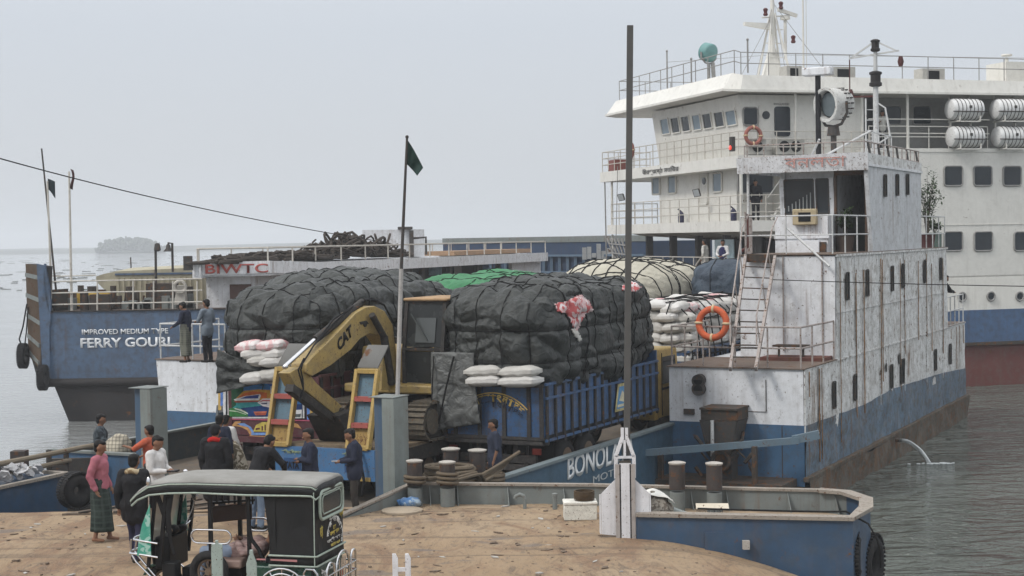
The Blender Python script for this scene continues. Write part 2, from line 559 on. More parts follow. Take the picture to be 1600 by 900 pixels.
def build_flotsam():
    m = paint('water_weed', (.045, .055, .035), .9, bump=0)
    mb = MB(); rnd = random.Random(21)
    for k in range(170):
        d = rnd.choice([rnd.uniform(230, 420), rnd.uniform(280, 900)])
        u = rnd.uniform(-40, 330) if rnd.random() < .8 else rnd.uniform(330, 700)
        x = (u - 800) / F_PX * d
        w = rnd.uniform(.25, 1.1) * d / 300; n = 9
        c = V((x, d, WATER_Z + .0)); ph = rnd.random() * 6
        mb.prism([c + V((w * cos(2 * pi * i / n) * (1 + .35 * sin(3 * i + ph)), w * .8 * sin(2 * pi * i / n), 0)) for i in range(n)], (0, 0, rnd.uniform(.05, .14)))
    mb.solo('floating_weed', m, None, None, kind='stuff', smooth=None, center=False)
build_flotsam()

def build_haze():
    m = bpy.data.materials.new('haze'); m.use_nodes = True
    nt = m.node_tree; nt.nodes.clear()
    o = nt.nodes.new('ShaderNodeOutputMaterial'); p = nt.nodes.new('ShaderNodeVolumePrincipled')
    p.inputs['Color'].default_value = (.80, .83, .87, 1)
    p.inputs['Density'].default_value = HAZE_DENSITY
    p.inputs['Anisotropy'].default_value = 0.0
    nt.links.new(p.outputs['Volume'], o.inputs['Volume'])
    mb = MB(); mb.box((-9100, -320, -1.5), (9100, 3300, 30))
    mb.solo('haze', m, None, None, kind='stuff', smooth=None, center=False)
HAZE_DENSITY = 0.0007
build_haze()

# ---------------------------------------------------------------- sand covered landing
DZ = 1.3                                                       # landing surface above the water
def sand_z(x, y):
    z = DZ - .055 * max(0, x - 1.4) ** 2 * (1 if y < 26.9 else max(0, 1 - (y - 26.9) / .3))
    z += .022 * noise.noise(V((x * .9, y * 1.6, 0))) + .012 * noise.noise(V((x * 3, y * 4, 2)))
    return z
def build_sand():
    m, nt, bs = _new('sandy_ground')
    tc = nt.nodes.new('ShaderNodeTexCoord').outputs['Object']
    big = _noise(nt, tc, .5, 5, .65, (1, .45, 1))
    c = _mixc(nt, _range(nt, big, .35, .65), (.33, .218, .12), (.40, .292, .185))
    red = _noise(nt, tc, .8, 8, .68, (1, .42, 1), 1.2)
    c = _mixc(nt, _range(nt, red, .50, .60, 0, .8), c, (.225, .125, .068))
    rut = _noise(nt, tc, 1.7, 10, .8, (1, .5, 1), 1.5)
    c = _mixc(nt, _range(nt, rut, .52, .62, 0, .65), c, (.12, .075, .047))
    sp = _noise(nt, tc, 9, 6, .75, (1, .45, 1))
    c = _mixc(nt, _range(nt, sp, .53, .64, 0, .6), c, (.13, .10, .075))
    tr_ = _noise(nt, tc, 1.0, 5, .6, (.14, 2.6, 1), .9)
    c = _mixc(nt, _range(nt, tr_, .56, .62, 0, .5), c, (.11, .075, .05))
    gr = _noise(nt, tc, 60, 3, .6)
    c = _mixc(nt, _range(nt, gr, .3, .7, 0, .25), c, (.38, .31, .23))
    wet = _noise(nt, tc, .55, 3, .5, (1, 2.2, 1))
    c = _mixc(nt, _range(nt, wet, .60, .64, 0, .6), c, (.15, .135, .13))
    nt.links.new(c, bs.inputs['Base Color']); bs.inputs['Roughness'].default_value = .95
    hb = nt.nodes.new('ShaderNodeMath'); hb.operation = 'ADD'
    nt.links.new(sp, hb.inputs[0]); nt.links.new(rut, hb.inputs[1])
    _bump(nt, bs, hb.outputs[0], 1.0, .08)
    mb = MB()
    xs = [-30 + .3 * i for i in range(0, 122)]; ys = [8 + .3 * i for i in range(0, 74)]
    def far(x): return 29.92
    vs = []; 
    for y in ys:
        for x in xs:
            yy = min(y, far(x))
            lim = 26.42 - (x - 2.0) * .21
            if x > 1.95: yy = min(yy, lim)
            elif x > 1.65 and y > 26.4: pass
            vs.append((x, yy, sand_z(x, yy)))
    nx = len(xs); fs = []
    for j in range(len(ys) - 1):
        for i in range(nx - 1):
            a = j * nx + i
            q = (a, a + 1, a + nx + 1, a + nx)
            p = [V(vs[k]) for k in q]
            if (p[2] - p[0]).cross(p[3] - p[1]).length > 1e-3: fs.append(q)
    mb.add(vs, fs)
    mb.solo('sandy_ground', m, None, None, kind='structure', smooth=180, center=False)
    # loose bits lying about
    rnd = random.Random(3); lb = MB()
    for k in range(420):
        x, y = rnd.uniform(-12, 3.2), rnd.uniform(22.5, 29.6)
        if x > 1.9 and y > 26.0: continue
        r = rnd.uniform(.006, .02) * (1.8 if rnd.random() < .06 else 1); z = sand_z(x, y)
        lb.ball((x, y, z + r * .2), (r * rnd.uniform(.8, 2.2), r, r * .6), 5, 3)
    for k in range(150):
        x, y = rnd.uniform(-11, 1.6), rnd.uniform(23, 29.8); z = sand_z(x, y) + .004; a = rnd.uniform(0, 3.1); L_ = rnd.uniform(.03, .11); w_ = L_ * rnd.uniform(.2, .7)
        e1, e2 = V((cos(a), sin(a), 0)) * L_, V((-sin(a), cos(a), 0)) * w_
        lb.cur = 1 if k % 4 == 0 else 0; c = V((x, y, z)); lb.prism([c - e1, c - e2, c + e1, c + e2 * .8], (0, 0, rnd.uniform(.006, .02)))
    lb.solo('ground_litter', paint('litter', (.15, .11, .08), .9, var=.6, scale=20) if False else [paint('litter', (.15, .11, .08), .9, var=.6, scale=20), plain('paper_litter', (.42, .40, .37), .8)], None, None, kind='stuff', smooth=60, center=False)
build_sand()

# ---------------------------------------------------------------- landing pontoon
M_blue_hull = paint('blue_steel', (.030, .068, .128), .45, streak=.5, rust=.08, var=.2, dirt=(.045, .055, .065), dirtamt=.5, bump=.15, rusty=.25)
M_grey_steel = paint('grey_steel', (.17, .19, .185), .6, streak=.6, rust=.16, bump=.2, rusty=.4)
M_rim = paint('worn_rim', (.27, .24, .205), .75, rust=.25, chips=.5, scale=2.2, bump=.4)
M_bollard = paint('bollard_steel', (.05, .042, .04), .75, rust=.5, scale=3)
M_bollcap = paint('bollard_cap', (.38, .355, .32), .7, chips=.4, scale=3)
M_white_post = paint('white_post', (.66, .66, .68), .55, chips=.22, streak=.2, scale=2.0, dirt=(.2, .19, .17), dirtamt=.18)
M_sanddeck = paint('sanded_deck', (.29, .22, .15), .95, streak=0, var=.2, dirt=(.18, .12, .07), dirtamt=.6, scale=2, bump=.5)

P_TOP = 1.66
p_out = [(-1.95, 30.3), (1.5, 29.75), (4.55, 28.95), (5.5, 28.72), (5.95, 28.4), (6.15, 27.6), (5.95, 26.7), (5.45, 25.72), (2.0, 26.42)]
def offset_path(pts, d):
    r = []
    for i, p in enumerate(pts):
        a = V((*pts[max(0, i - 1)], 0)); b = V((*pts[min(len(pts) - 1, i + 1)], 0))
        t = (b - a).normalized(); n = V((t.y, -t.x, 0))
        r.append((p[0] + n.x * d, p[1] + n.y * d))
    return r
def wall_strip(mb, a, b, z0, z1):
    for i in range(len(a) - 1):
        q = [V((*a[i], z0)), V((*a[i + 1], z0)), V((*b[i + 1], z0)), V((*b[i], z0))]
        mb.prism(q, (0, 0, z1 - z0))
pont = thing('landing_pontoon', 'blue steel landing pontoon with grey bulwark, worn pale rim and sanded deck', 'pontoon', (1, 28, 0))
inner = offset_path(p_out, .06)
mb = MB(); wall_strip(mb, p_out[:5], inner[:5], DZ - .25, P_TOP - .012)
mb.part('bulwark', M_grey_steel, pont, world=True)
mb = MB(); wall_strip(mb, p_out[4:], inner[4:], -.6, P_TOP - .012)
o2 = offset_path(p_out, -.03)
mb.box((3.1, 26.12, 1.08), (3.55, 26.16, 1.42))
mb.part('side_plating', M_blue_hull, pont, world=True)
mb = MB()
mb.bar((3.75, 26.0, 1.24), (3.75, 25.9, 1.24), .11, .14)
mb.part('hinge_lug', M_bollcap, pont, world=True)
mb = MB()
for i in range(len(p_out) - 1):                                  # rim, wider over the right end
    w0 = .10 if i < 3 else .19
    a = offset_path(p_out, -.05); b = offset_path(p_out, w0)
    mb.prism([V((*a[i], P_TOP - .01)), V((*a[i + 1], P_TOP - .01)), V((*b[i + 1], P_TOP - .01)), V((*b[i], P_TOP - .01))], (0, 0, .045 if i < 3 else .06))
mb.part('rim', M_rim, pont, world=True)
mb = MB()
hull = [(-14, 29.96), (-1.9, 30.3), (1.5, 29.75), (4.55, 28.95), (5.5, 28.72), (5.9, 28.4), (6.1, 27.6), (5.9, 26.7), (5.42, 25.75), (2.0, 26.45), (1.8, 24), (-14, 24)]
mb.prism([V((x, y, -.8)) for x, y in hull], (0, 0, 2.0))
mb.part('hull', M_blue_hull, pont, world=True)
mb = MB()
mb.prism([V((x, y, 1.21)) for x, y in [(1.9, 26.5), (5.35, 25.82), (5.85, 26.7), (6.0, 27.6), (5.8, 28.3), (5.45, 28.62), (4.5, 28.85), (1.5, 29.65), (-1.9, 30.2), (-1.9, 29.8), (1.6, 29.2)]], (0, 0, .085))
mb.part('deck', M_sanddeck, pont, world=True)
mb = MB()
def stiffener(u):                                                # triangular knee inside the bulwark
    p = at(u, 760, 29.6)
    for i in range(len(inner) - 1):
        a, b = V((*inner[i], 0)), V((*inner[i + 1], 0))
        if min(a.x, b.x) - .01 <= p.x <= max(a.x, b.x) + .01:
            t = (p.x - a.x) / (b.x - a.x); q = a.lerp(b, t)
            mb.prism([V((q.x, q.y, DZ - .02)), V((q.x + .03, q.y - .26, DZ - .02)), V((q.x, q.y, P_TOP - .02))], (.014, 0, 0))
            return
for u in (630, 668, 712, 792, 880, 962, 1075, 1128, 1218, 1285): stiffener(u)
mb.part('knee', M_grey_steel, pont, world=True)
mb = MB()                                                        # sloping end of the bulwark on the open side
mb.prism([(-1.95, 30.3, DZ - .25), (-1.95, 30.3, P_TOP - .01), (-3.3, 28.55, DZ - .05), (-3.3, 28.55, DZ - .25)], (.05, -.03, 0))
mb.part('end_bulwark', M_grey_steel, pont, world=True)
mb = MB(); mb.bar((-1.93, 30.32, P_TOP + .012), (-3.32, 28.53, DZ + .0), .13, .04); mb.part('end_rim', M_rim, pont, world=True)

def bollard(u, d, ztop, r, base):
    p = at(u, 745, d)
    mb = MB(); mb.cyl((p.x, p.y, P_TOP + .03), (p.x, p.y, ztop), r, r, 20)
    b = mb.part('bollard', M_bollard, pont, world=True)
    mb = MB(); mb.lathe([(r * 1.02, 0), (r * 1.1, .015), (r * 1.1, .035), (r * .7, .05)], (p.x, p.y, ztop)); mb.part('cap', M_bollcap, b, world=True)
    mb = MB(); mb.cyl((p.x, p.y - .0, base), (p.x, p.y, P_TOP - .02), r * .95, None, 20); mb.part('pedestal', M_grey_steel, b, world=True)
for u, d, zt in ((648, 29.95, 2.12), (699, 29.85, 2.10), (1058, 29.0, 2.14), (1116, 28.85, 2.14)):
    bollard(u, d, zt, .145, DZ)
mb = MB()                                                        # bent vent pipe
p = at(820, 786, 29.4); p.z = DZ
mb.tube([p, p + V((0, 0, .18)), p + V((-.02, 0, .24)), p + V((-.09, 0, .27)), p + V((-.17, 0, .23)), p + V((-.18, 0, .19))], .035, 10)
mb.part('vent_pipe', M_grey_steel, pont, world=True)
mb = MB(); p = at(867, 786, 29.3); p.z = DZ
mb.cyl(p, p + V((0, 0, .26)), .045); mb.lathe([(.055, 0), (.055, .05), (.03, .06)], p + V((0, 0, .24)))
mb.part('sounding_pipe', M_grey_steel, pont, world=True)
mb = MB(); p = V((3.35, 26.55, DZ + .0)); q = at(1068, 792, 26.9)
mb.tube([V((q.x + .13, q.y, 1.3)), V((q.x + .13, q.y, 1.48)), V((q.x + .1, q.y, 1.56)), V((q.x - .2, q.y + .05, 1.66))], .055, 12)
mb.part('hose_pipe', paint('pale_pipe', (.28, .31, .30), .6, chips=.3), pont, world=True)
mb = MB(); q = at(628, 787, 29.3); q.z = DZ
mb.lathe([(.38, 0), (.38, .035), (.36, .045), (.05, .05)], q, n=28); mb.part('hatch_cover', paint('hatch_sand', (.34, .28, .21), .9, rust=.2), pont, world=True)
text('painted_number', 'সতর্কতা', plain('bn_black', (.03, .03, .03), .7), pont, at(1088, 806, 26.6) + V((0, -.5, .0)) + V((0, .5, .03)), X, V((0, .6, .8)), .07, .46, world=True)
mb = MB(); q = at(1113, 803, 26.75)
mb.prism([V((q.x - .27, q.y - .03, P_TOP + .05)), V((q.x + .27, q.y - .09, P_TOP + .05)), V((q.x + .27, q.y + .01, P_TOP + .13)), V((q.x - .27, q.y + .06, P_TOP + .13))], (0, .02, -.02))
mb.part('notice_plate', paint('notice_cream', (.58, .52, .42), .7, chips=.3), pont, world=True)

def tyre(mb, c, axis, R=.5, r=.17):
    mb.torus(c, axis, R - r, r, 36, 12, 1.05)
    axis = V(axis).normalized(); a = axis.orthogonal().normalized(); b = axis.cross(a)
    for i in range(40):                                          # tread lugs
        t = 2 * pi * i / 40; d = a * cos(t) + b * sin(t); tt = b * cos(t) - a * sin(t)
        for sgn in (-1, 1):
            c0 = V(c) + d * (R * .995) + axis * sgn * r * .5
            mb.bar(c0 - axis * r * .42, c0 + axis * r * .42, .04, .035, d)
for k, (u, v, d, R, lab) in enumerate(((1357, 880, 26.9, .5, 'large black tractor tyre fender hanging outermost at the pontoon corner'),
                                  (1330, 868, 26.2, .42, 'black tyre fender half hidden between blue plates at the pontoon corner'))):
    p = at(u, v, d); mb = MB(); tyre(mb, (0, 0, 0), (.87, -.5 + .25 * k, 0), R, .16)
    mb.xf(Matrix.Translation(p))
    mb.solo('tyre_fender', M_tyre, lab, 'tyre', 'tyre fenders of the pontoon')
mb = MB(); p0 = at(1305, 796, 26.0); pts = [at(1090, 803, 26.6), at(1160, 806, 26.4), at(1240, 803, 26.2), at(1290, 800, 26.1), at(1322, 800, 26.1)]
pts = [V((p.x, p.y, P_TOP + .075)) for p in pts] + [V((5.75, 25.95, 1.55)), V((5.88, 25.9, 1.3)), V((5.95, 26.0, 1.05)), V((5.98, 26.1, .8))]
mb.tube(pts, .017, 6)
mb.solo('mooring_rope', M_ropeblack, 'thin dark rope lying along the end rim of the pontoon and down to the tyres', 'rope')

# ------------- tall pole in its white bracket
br = thing('pole_bracket', 'white painted steel guide bracket with side plates and a pointed frame on the sand', 'bracket', (1.83, 26.5, DZ))
def lw(mb, name, mat, **k): return mb.part(name, mat, br, **k)
for sx, nm in ((-1, 'side_plate'), (1, 'side_plate')):
    mb = MB()
    mb.prism([(sx * .13, 0, .02), (sx * .40, 0, .05 if sx < 0 else .12), (sx * .40, 0, .72), (sx * .14, 0, .98)], (0, .03, 0))
    if sx > 0: mb.prism([(.405, 0, .12), (.405, .22, .12), (.405, .22, .68), (.405, 0, .72)], (.02, 0, 0))
    else: mb.prism([(-.405, 0, .05), (-.405, .2, .05), (-.405, .2, .68), (-.405, 0, .72)], (-.02, 0, 0))
    lw(mb, nm, M_white_post)
mb = MB(); mb.box((-.095, -.06, -.04), (.095, -.03, 1.24)); lw(mb, 'centre_plate', M_white_post)
for sx in (-1, 1):
    mb = MB(); mb.bar((sx * .118, -.045, -.05), (sx * .118, -.045, 1.22), .03, .09); lw(mb, 'guide_rail', paint('rusty_guide', (.36, .33, .31), .75, rust=.3, scale=2))
mb = MB()
for sx in (-1, 1):
    mb.bar((sx * .15, 0, .98), (sx * .15, 0, 1.36), .05, .06)
    mb.bar((sx * .15, 0, 1.345), (sx * .035, 0, 1.66), .05, .06)
    mb.bar((sx * .035, 0, 1.64), (sx * .035, 0, 1.82), .045, .05)
mb.bar((-.12, -.005, 1.33), (.12, -.005, 1.33), .035, .04)
mb.bar((0, -.01, 1.34), (0, -.01, 1.62), .035, .04)
lw(mb, 'pointed_frame', M_white_post)
mb = MB(); mb.box((-.10, -.058, 1.20), (.10, -.052, 1.28)); lw(mb, 'dark_label', paint('worn_dark', (.06, .055, .05), .8, chips=.5, scale=4))
mb = MB(); mb.bar((.01, .07, .0), (.19, .07, 8.48), .115, .10)
mb.xf(Matrix.Translation(V((1.83, 26.5, DZ))))
mb.solo('tall_pole', paint('grey_pole', (.085, .083, .08), .6, streak=.5, rust=.15, scale=1.2), 'very tall square grey steel pole standing in the white bracket', 'pole')

# ------------- things on the landing beside the bracket
foam = MB(); p = onz(905, 812, DZ)
bx = thing('foam_box', 'scuffed white foam ice box on the sand beside the white bracket', 'box', (p.x + .02, p.y + .12, DZ), .02)
mb = MB(); mb.box((-.29, -.2, .0), (.29, .2, .27)); mb.part('body', paint('white_foam', (.66, .645, .58), .85, chips=.35, scale=3, dirtamt=.5, dirt=(.3, .27, .22), bump=.4), bx, bevel=.012)
mb = MB(); mb.box((-.30, -.21, .273), (.30, .21, .325)); mb.part('lid', paint('white_foam_lid', (.70, .685, .62), .85, chips=.2, scale=3, bump=.4), bx, bevel=.012)
mb = MB(); mb.lathe([(.13, 0), (.17, .03), (.185, .12), (.17, .17), (.155, .17), (.165, .12), (.15, .05), (.02, .04)], (0, 0, 0), n=24)
for i in range(8): mb.torus((0, 0, .02 + i * .02), Z, .178, .008, 24, 5)
mb.xf(Matrix.Translation(V((p.x + .1, p.y + .12, DZ + .328))))
mb.solo('wicker_basket', paint('wicker', (.075, .05, .028), .8, scale=6, bump=.8), 'round brown wicker basket on the lid of the foam box', 'basket')

mb = MB(); rnd = random.Random(5); q = V((2.36, 26.9, DZ + .01))
bmx = bmesh.new(); bmesh.ops.create_icosphere(bmx, subdivisions=4, radius=1)
for v in bmx.verts:
    n = v.co.normalized(); k = 1 + .18 * noise.noise(n * 2.3) + .07 * noise.noise(n * 6)
    v.co = V((n.x * .30 * k, n.y * .26 * k, max(-.02, .30 + n.z * .36 * k)))
mb.add([v.co.copy() for v in bmx.verts], [[v.index for v in f.verts] for f in bmx.faces]); bmx.free()
mb.xf(Matrix.Translation(q))
sk = mb.solo('net_bundle', cloth('net_grey', (.36, .33, .28), (.13, .11, .09), 9, .9, pat='print', pscale=14), 'bundle of grey netting slumped beside the white bracket', 'bundle', smooth=60)
mb = MB(); vs = []
for i in range(13):
    for j in range(13):
        a, b = -.34 + .056 * i, -.2 + .035 * j
        vs.append((a, b, .66 - .5 * a * a - .8 * b * b + .03 * sin(a * 14 + b * 9) - .35 * max(0, a)))
mb.add(vs, [(i * 13 + j, (i + 1) * 13 + j, (i + 1) * 13 + j + 1, i * 13 + j + 1) for i in range(12) for j in range(12)])
mb.xf(Matrix.Translation(q + V((-.02, 0, .04))))
o = mb.solo('white_sheet', cloth('white_sheet', (.68, .67, .63), (.5, .48, .44), 6, .5), 'crumpled white sheet thrown over the netting bundle', 'sheet', smooth=60)
o.modifiers.new('s', 'SOLIDIFY').thickness = .008

# ------------- pointed stakes and the small bracket at the near edge
M_stake = paint('pale_green_stake', (.30, .36, .33), .6, chips=.45, scale=3, streak=.3)
def stake(u, vtop, d, w, lab, pointed):
    p = at(u, vtop, d); mb = MB(); z0 = DZ
    h = p.z - z0
    mb.prism([(-w, 0, 0), (w, 0, 0), (w, 0, h - .16), (w * .35, 0, h - .05), (w * .3, 0, h), (-w * .3, 0, h), (-w * .35, 0, h - .05), (-w, 0, h - .16)] if pointed else
             [(-w, 0, 0), (w, 0, 0), (w, 0, h - .05), (w * .25, 0, h - .04), (w * .25, 0, h), (-w * .25, 0, h), (-w * .25, 0, h - .04), (-w, 0, h - .05)], (0, .05, 0))
    mb.bar((0, .06, 0), (0, .06, h * .9), w * .8, .04)
    mb.xf(Matrix.Translation(V((p.x, p.y, z0))))
    mb.solo('guard_stake', M_stake, lab, 'stake', 'pale green stakes in front of the rickshaw')
stake(338, 845, 19.3, .065, 'pale green stake with a square shoulder, nearer the front wheel of the rickshaw', False)
stake(392, 860, 19.3, .06, 'pale green pointed stake, nearer the rear wheel of the rickshaw', True)
mb = MB(); p = at(617, 866, 20.5); q = at(637, 866, 20.5); z0 = DZ
for a, w in ((p, .035), (q, .035)):
    mb.prism([(a.x - w, a.y, z0), (a.x + w, a.y, z0), (a.x + w, a.y, a.z - .06), (a.x + w * .2, a.y, a.z), (a.x - w, a.y, a.z)], (0, .05, 0))
mb.bar((p.x, p.y + .02, z0 + .75), (q.x, q.y + .02, z0 + .75), .03, .05)
mb.solo('small_gatepost', M_white_post, 'small white H-shaped twin post standing alone at the near edge of the sand', 'post')
# ---------------------------------------------------------------- near ferry (white casing with tower on its right side)
B = Frame(7.1, 39.0, 64.0)
M_white = paint('white_paint', (.67, .68, .70), .5, streak=.3, rust=.08, chips=.10, rusty=.4, var=.07, dirt=(.22, .21, .19), dirtamt=.3)
M_white_side = paint('white_paint_side', (.64, .645, .64), .55, streak=.55, rust=.16, chips=.5, rusty=1.0, var=.12, dirt=(.20, .175, .14), dirtamt=.7)
M_blue_side = paint('blue_hull_side', (.085, .14, .20), .55, rusty=.9, streak=1.3, rust=.3, chips=.5, var=.28, dirt=(.055, .052, .045), dirtamt=1.0)
M_blue_face = paint('blue_hull_face', (.045, .105, .19), .5, streak=.4, rust=.1, chips=.15, dirt=(.05, .055, .06), dirtamt=.4)
M_keel = paint('fouled_hull', (.070, .060, .048), .85, streak=1.0, rust=.6, rusty=.8, scale=2.4, bump=1.0, dirt=(.15, .135, .11), dirtamt=.8, var=.4)
M_deck = paint('rusty_deck', (.135, .10, .08), .85, rust=.4, scale=1.5, dirtamt=.5)
M_railw = paint('white_rail', (.50, .505, .50), .55, rust=.28, scale=5, bump=0)
M_rail_rust = paint('worn_rail', (.33, .29, .27), .65, rust=.5, scale=6, bump=0)
M_frame_dark = paint('dark_frame', (.05, .047, .045), .7, rust=.4, scale=4)
M_rustrun = plain('rust_run', (.19, .10, .04), .85, var=.7, scale=5)
M_soot = paint('soot', (.05, .047, .045), .9, scale=3)

fb = thing('white_ferry', 'weathered white and blue car ferry with wheelhouse tower, loaded with trucks at the pontoon', 'ferry', B.o, B.a)
# hull of the starboard casing: outline of blue band from the picture, plates with small buckles
def side_plate(name, top, bot, mat, proud, nx=60, nz=10, amp=.02):
    """plating on the y=0 side between two height curves, gently buckled"""
    mb = MB(); vs = []
    x0, x1 = top[0][0], top[-1][0]
    def f(c, x):
        for (a, b), (d, e) in zip(c, c[1:]):
            if x <= d: return b + (e - b) * max(0, (x - a)) / (d - a)
        return c[-1][1]
    for i in range(nx + 1):
        x = x0 + (x1 - x0) * i / nx
        for j in range(nz + 1):
            z = f(bot, x) + (f(top, x) - f(bot, x)) * j / nz
            vs.append((x, -proud - amp * noise.noise(V((x * 1.1, z * 1.3, 5))) - amp * .5 * noise.noise(V((x * 3, z * 2, 1))), z))
    fs = [(i * (nz + 1) + j, (i + 1) * (nz + 1) + j, (i + 1) * (nz + 1) + j + 1, i * (nz + 1) + j + 1) for i in range(nx) for j in range(nz)]
    mb.add(vs, fs)
    return mb.part(name, mat, fb, smooth=60)
bl = [B.py(u, v, 0) for u, v in ((1256, 666), (1300, 650), (1350, 632), (1392, 608), (1420, 599), (1470, 583), (1506, 576))]
bl = [(p.x, p.z) for p in bl]; bl[0] = (0, bl[0][1]); bl[-1] = (21.4, bl[-1][1])
ZB = 1.6
side_plate('blue_band', bl, [(0, .1), (21.4, .1)], M_blue_side, .02, amp=.06)
side_plate('keel_plate', [(-.1, .26), (7, .22), (14, .3), (21.5, .26)], [(-.1, -1.0), (21.5, -1.0)], M_keel, .14, 90, 8, .09)
mb = MB(); mb.box((0, .03, -.8), (21.4, 3.5, 1.5)); mb.part('hull', M_keel, fb)
mb = MB()
mb.prism([(-.1, -.14, .22), (21.5, -.14, .22), (21.5, -.14, .34), (-.1, -.14, .34)], (0, .16, 0))
mb.part('rubbing_strake', M_keel, fb, bevel=.02)
side_plate('side_plating', [(0, 3.0), (3.05, 3.0), (3.1, 5.73), (18.1, 5.73), (18.15, 3.02), (21.4, 3.02)], [(0, 1.2), (21.4, 1.2)], M_white_side, 0, 120, 16, .02)
mb = MB()
mb.box((0, .02, 1.5), (21.4, 3.5, 2.97)); mb.box((3.1, .02, 2.97), (18.1, 2.6, 5.70))
mb.part('casing', M_white, fb)
mb = MB(); mb.box((-.004, 0, .1), (-.02, 3.5, ZB)); mb.part('front_band', M_blue_face, fb)
mb = MB(); mb.box((-.05, -.03, 2.97), (3.1, 3.55, 3.0)); mb.box((18.1, -.03, 2.97), (21.45, 3.55, 3.0)); mb.part('casing_deck', M_deck, fb)
mb = MB()
for x in (.0, 1.3, 5.1, 8.0, 11.2, 14.5, 17.2, 20.3): mb.box((x - .015, -.03, 1.3), (x + .015, 0, 2.96 if x < 3 or x > 18.1 else 5.7))
mb.box((3.1, -.028, 4.2), (18.1, -.012, 4.215)); mb.box((0, -.03, 2.95), (21.4, -.005, 2.99)); mb.box((3.08, -.035, 5.68), (18.12, -.005, 5.74))
mb.part('plate_seam', M_white_side, fb)
mb = MB()
rnd = random.Random(12)
for x in (.35, 1.25, 1.5, 3.4, 5.1, 6.0, 8.05, 8.25, 10.6, 11.2, 13.2, 14.5, 15.3, 17.2, 18.6, 19.6, 20.2, 20.9):
    w = rnd.uniform(.012, .05); z1 = 2.9 if x < 3 or x > 18.1 else rnd.uniform(5.2, 5.65); z0 = rnd.uniform(.5, 3.2)
    pts = []; n = 9
    for i in range(n + 1): pts.append((x - w * rnd.uniform(.4, 1), -.047, z0 + (z1 - z0) * i / n))
    for i in range(n, -1, -1): pts.append((x + w * rnd.uniform(.4, 1), -.047, z0 + (z1 - z0) * i / n))
    mb.prism(pts, (0, .014, 0))
mb.part('rust_runs', M_rustrun, fb)
def slit(u, v, w, h, tilt=0.0, name='window'):
    p = B.py(u, v, 0); mb = MB()
    mb.prism([(p.x - w - tilt, -.05, p.z - h), (p.x + w - tilt, -.05, p.z - h), (p.x + w + tilt, -.05, p.z + h), (p.x - w + tilt, -.05, p.z + h)], (0, .02, 0))
    o = mb.part(name, M_dark, fb)
    mb = MB(); c = [V((p.x - w - tilt, -.055, p.z - h)), V((p.x + w - tilt, -.055, p.z - h)), V((p.x + w + tilt, -.055, p.z + h)), V((p.x - w + tilt, -.055, p.z + h))]
    for i in range(4): mb.bar(c[i], c[(i + 1) % 4], .035, .04)
    mb.part('frame', M_frame_dark, o)
for u, v in ((1322, 447), (1353, 442), (1392, 435), (1409, 431), (1443, 424), (1468, 420)): slit(u, v, .11, .36)
for u, v in ((1381, 290), (1400, 289), (1416, 288)): slit(u, v, .12, .31)
for u, v in ((1301, 617), (1334, 605), (1391, 588), (1460, 562), (1483, 553)): slit(u, v, .11, .34)
slit(1408, 580, .20, .36, .05)
mb = MB()
for u, v, r in ((1383, 574, .09), (1404, 560, .12)):
    p = B.py(u, v, 0); n = 14
    mb.prism([(p.x + r * cos(2 * pi * i / n) * (1 + .3 * sin(i * 2.2)), -.044, p.z + 1.5 * r * sin(2 * pi * i / n)) for i in range(n)], (0, .012, 0))
mb.part('soot_mark', M_soot, fb)
# tower
def rect_y(mb, u0, v0, u1, v1, y, t):
    a = B.py(u0, v0, y); b = B.py(u1, v1, y); mb.box((a.x, y, a.z), (b.x, y + t, b.z)); return a, b
mb = MB()
mb.prism([(7.25, -.005, 5.7), (13.9, -.005, 5.7), (13.9, -.005, 8.2), (6.75, -.005, 8.2), (6.75, -.005, 7.9), (7.15, -.005, 6.3)], (0, .12, 0))
mb.box((13.8, .115, 5.7), (13.9, 2.7, 8.2)); mb.box((7.4, 2.6, 5.7), (13.8, 2.7, 8.2))
tw = mb.part('tower', paint('white_paint_grey', (.50, .515, .535), .55, streak=.7, rust=.16, chips=.3, var=.09, dirt=(.24, .23, .22), dirtamt=.5, rusty=.5), fb)
mb = MB(); mb.box((6.7, -.05, 8.17), (13.95, 3.75, 8.24)); mb.part('roof', M_white, fb)
mb = MB()
mb.prism([(6.66, -.03, 8.06), (6.66, 3.8, 8.06), (6.60, 3.8, 8.52), (6.60, -.03, 8.56)], (.05, 0, 0))
mb.prism([(6.72, 3.74, 8.08), (11, 3.74, 8.1), (11, 3.74, 8.5), (6.66, 3.74, 8.52)], (0, .05, 0))
mb.part('name_fascia', paint('white_fascia', (.62, .625, .64), .5, streak=.4, rust=.24, chips=.6, scale=1.6, rusty=.7), fb)
mb = MB(); mb.prism([(6.72, -.02, 8.2), (13.92, -.02, 8.2), (13.92, -.02, 8.5), (6.66, -.02, 8.54)], (0, .04, 0)); mb.part('roof_edge', M_white_side, fb)
text('ship_name', 'বনলতা', paint('faded_red', (.42, .19, .16), .7, chips=1.0, rustcol=(.75, .72, .7), scale=2), fb, B.px(1226, 264, 6.59) + V((-.0, 0, .02)), -Y, Z, .30, (B.px(1226, 264, 6.59) - B.px(1322, 262, 6.59)).y, .01)
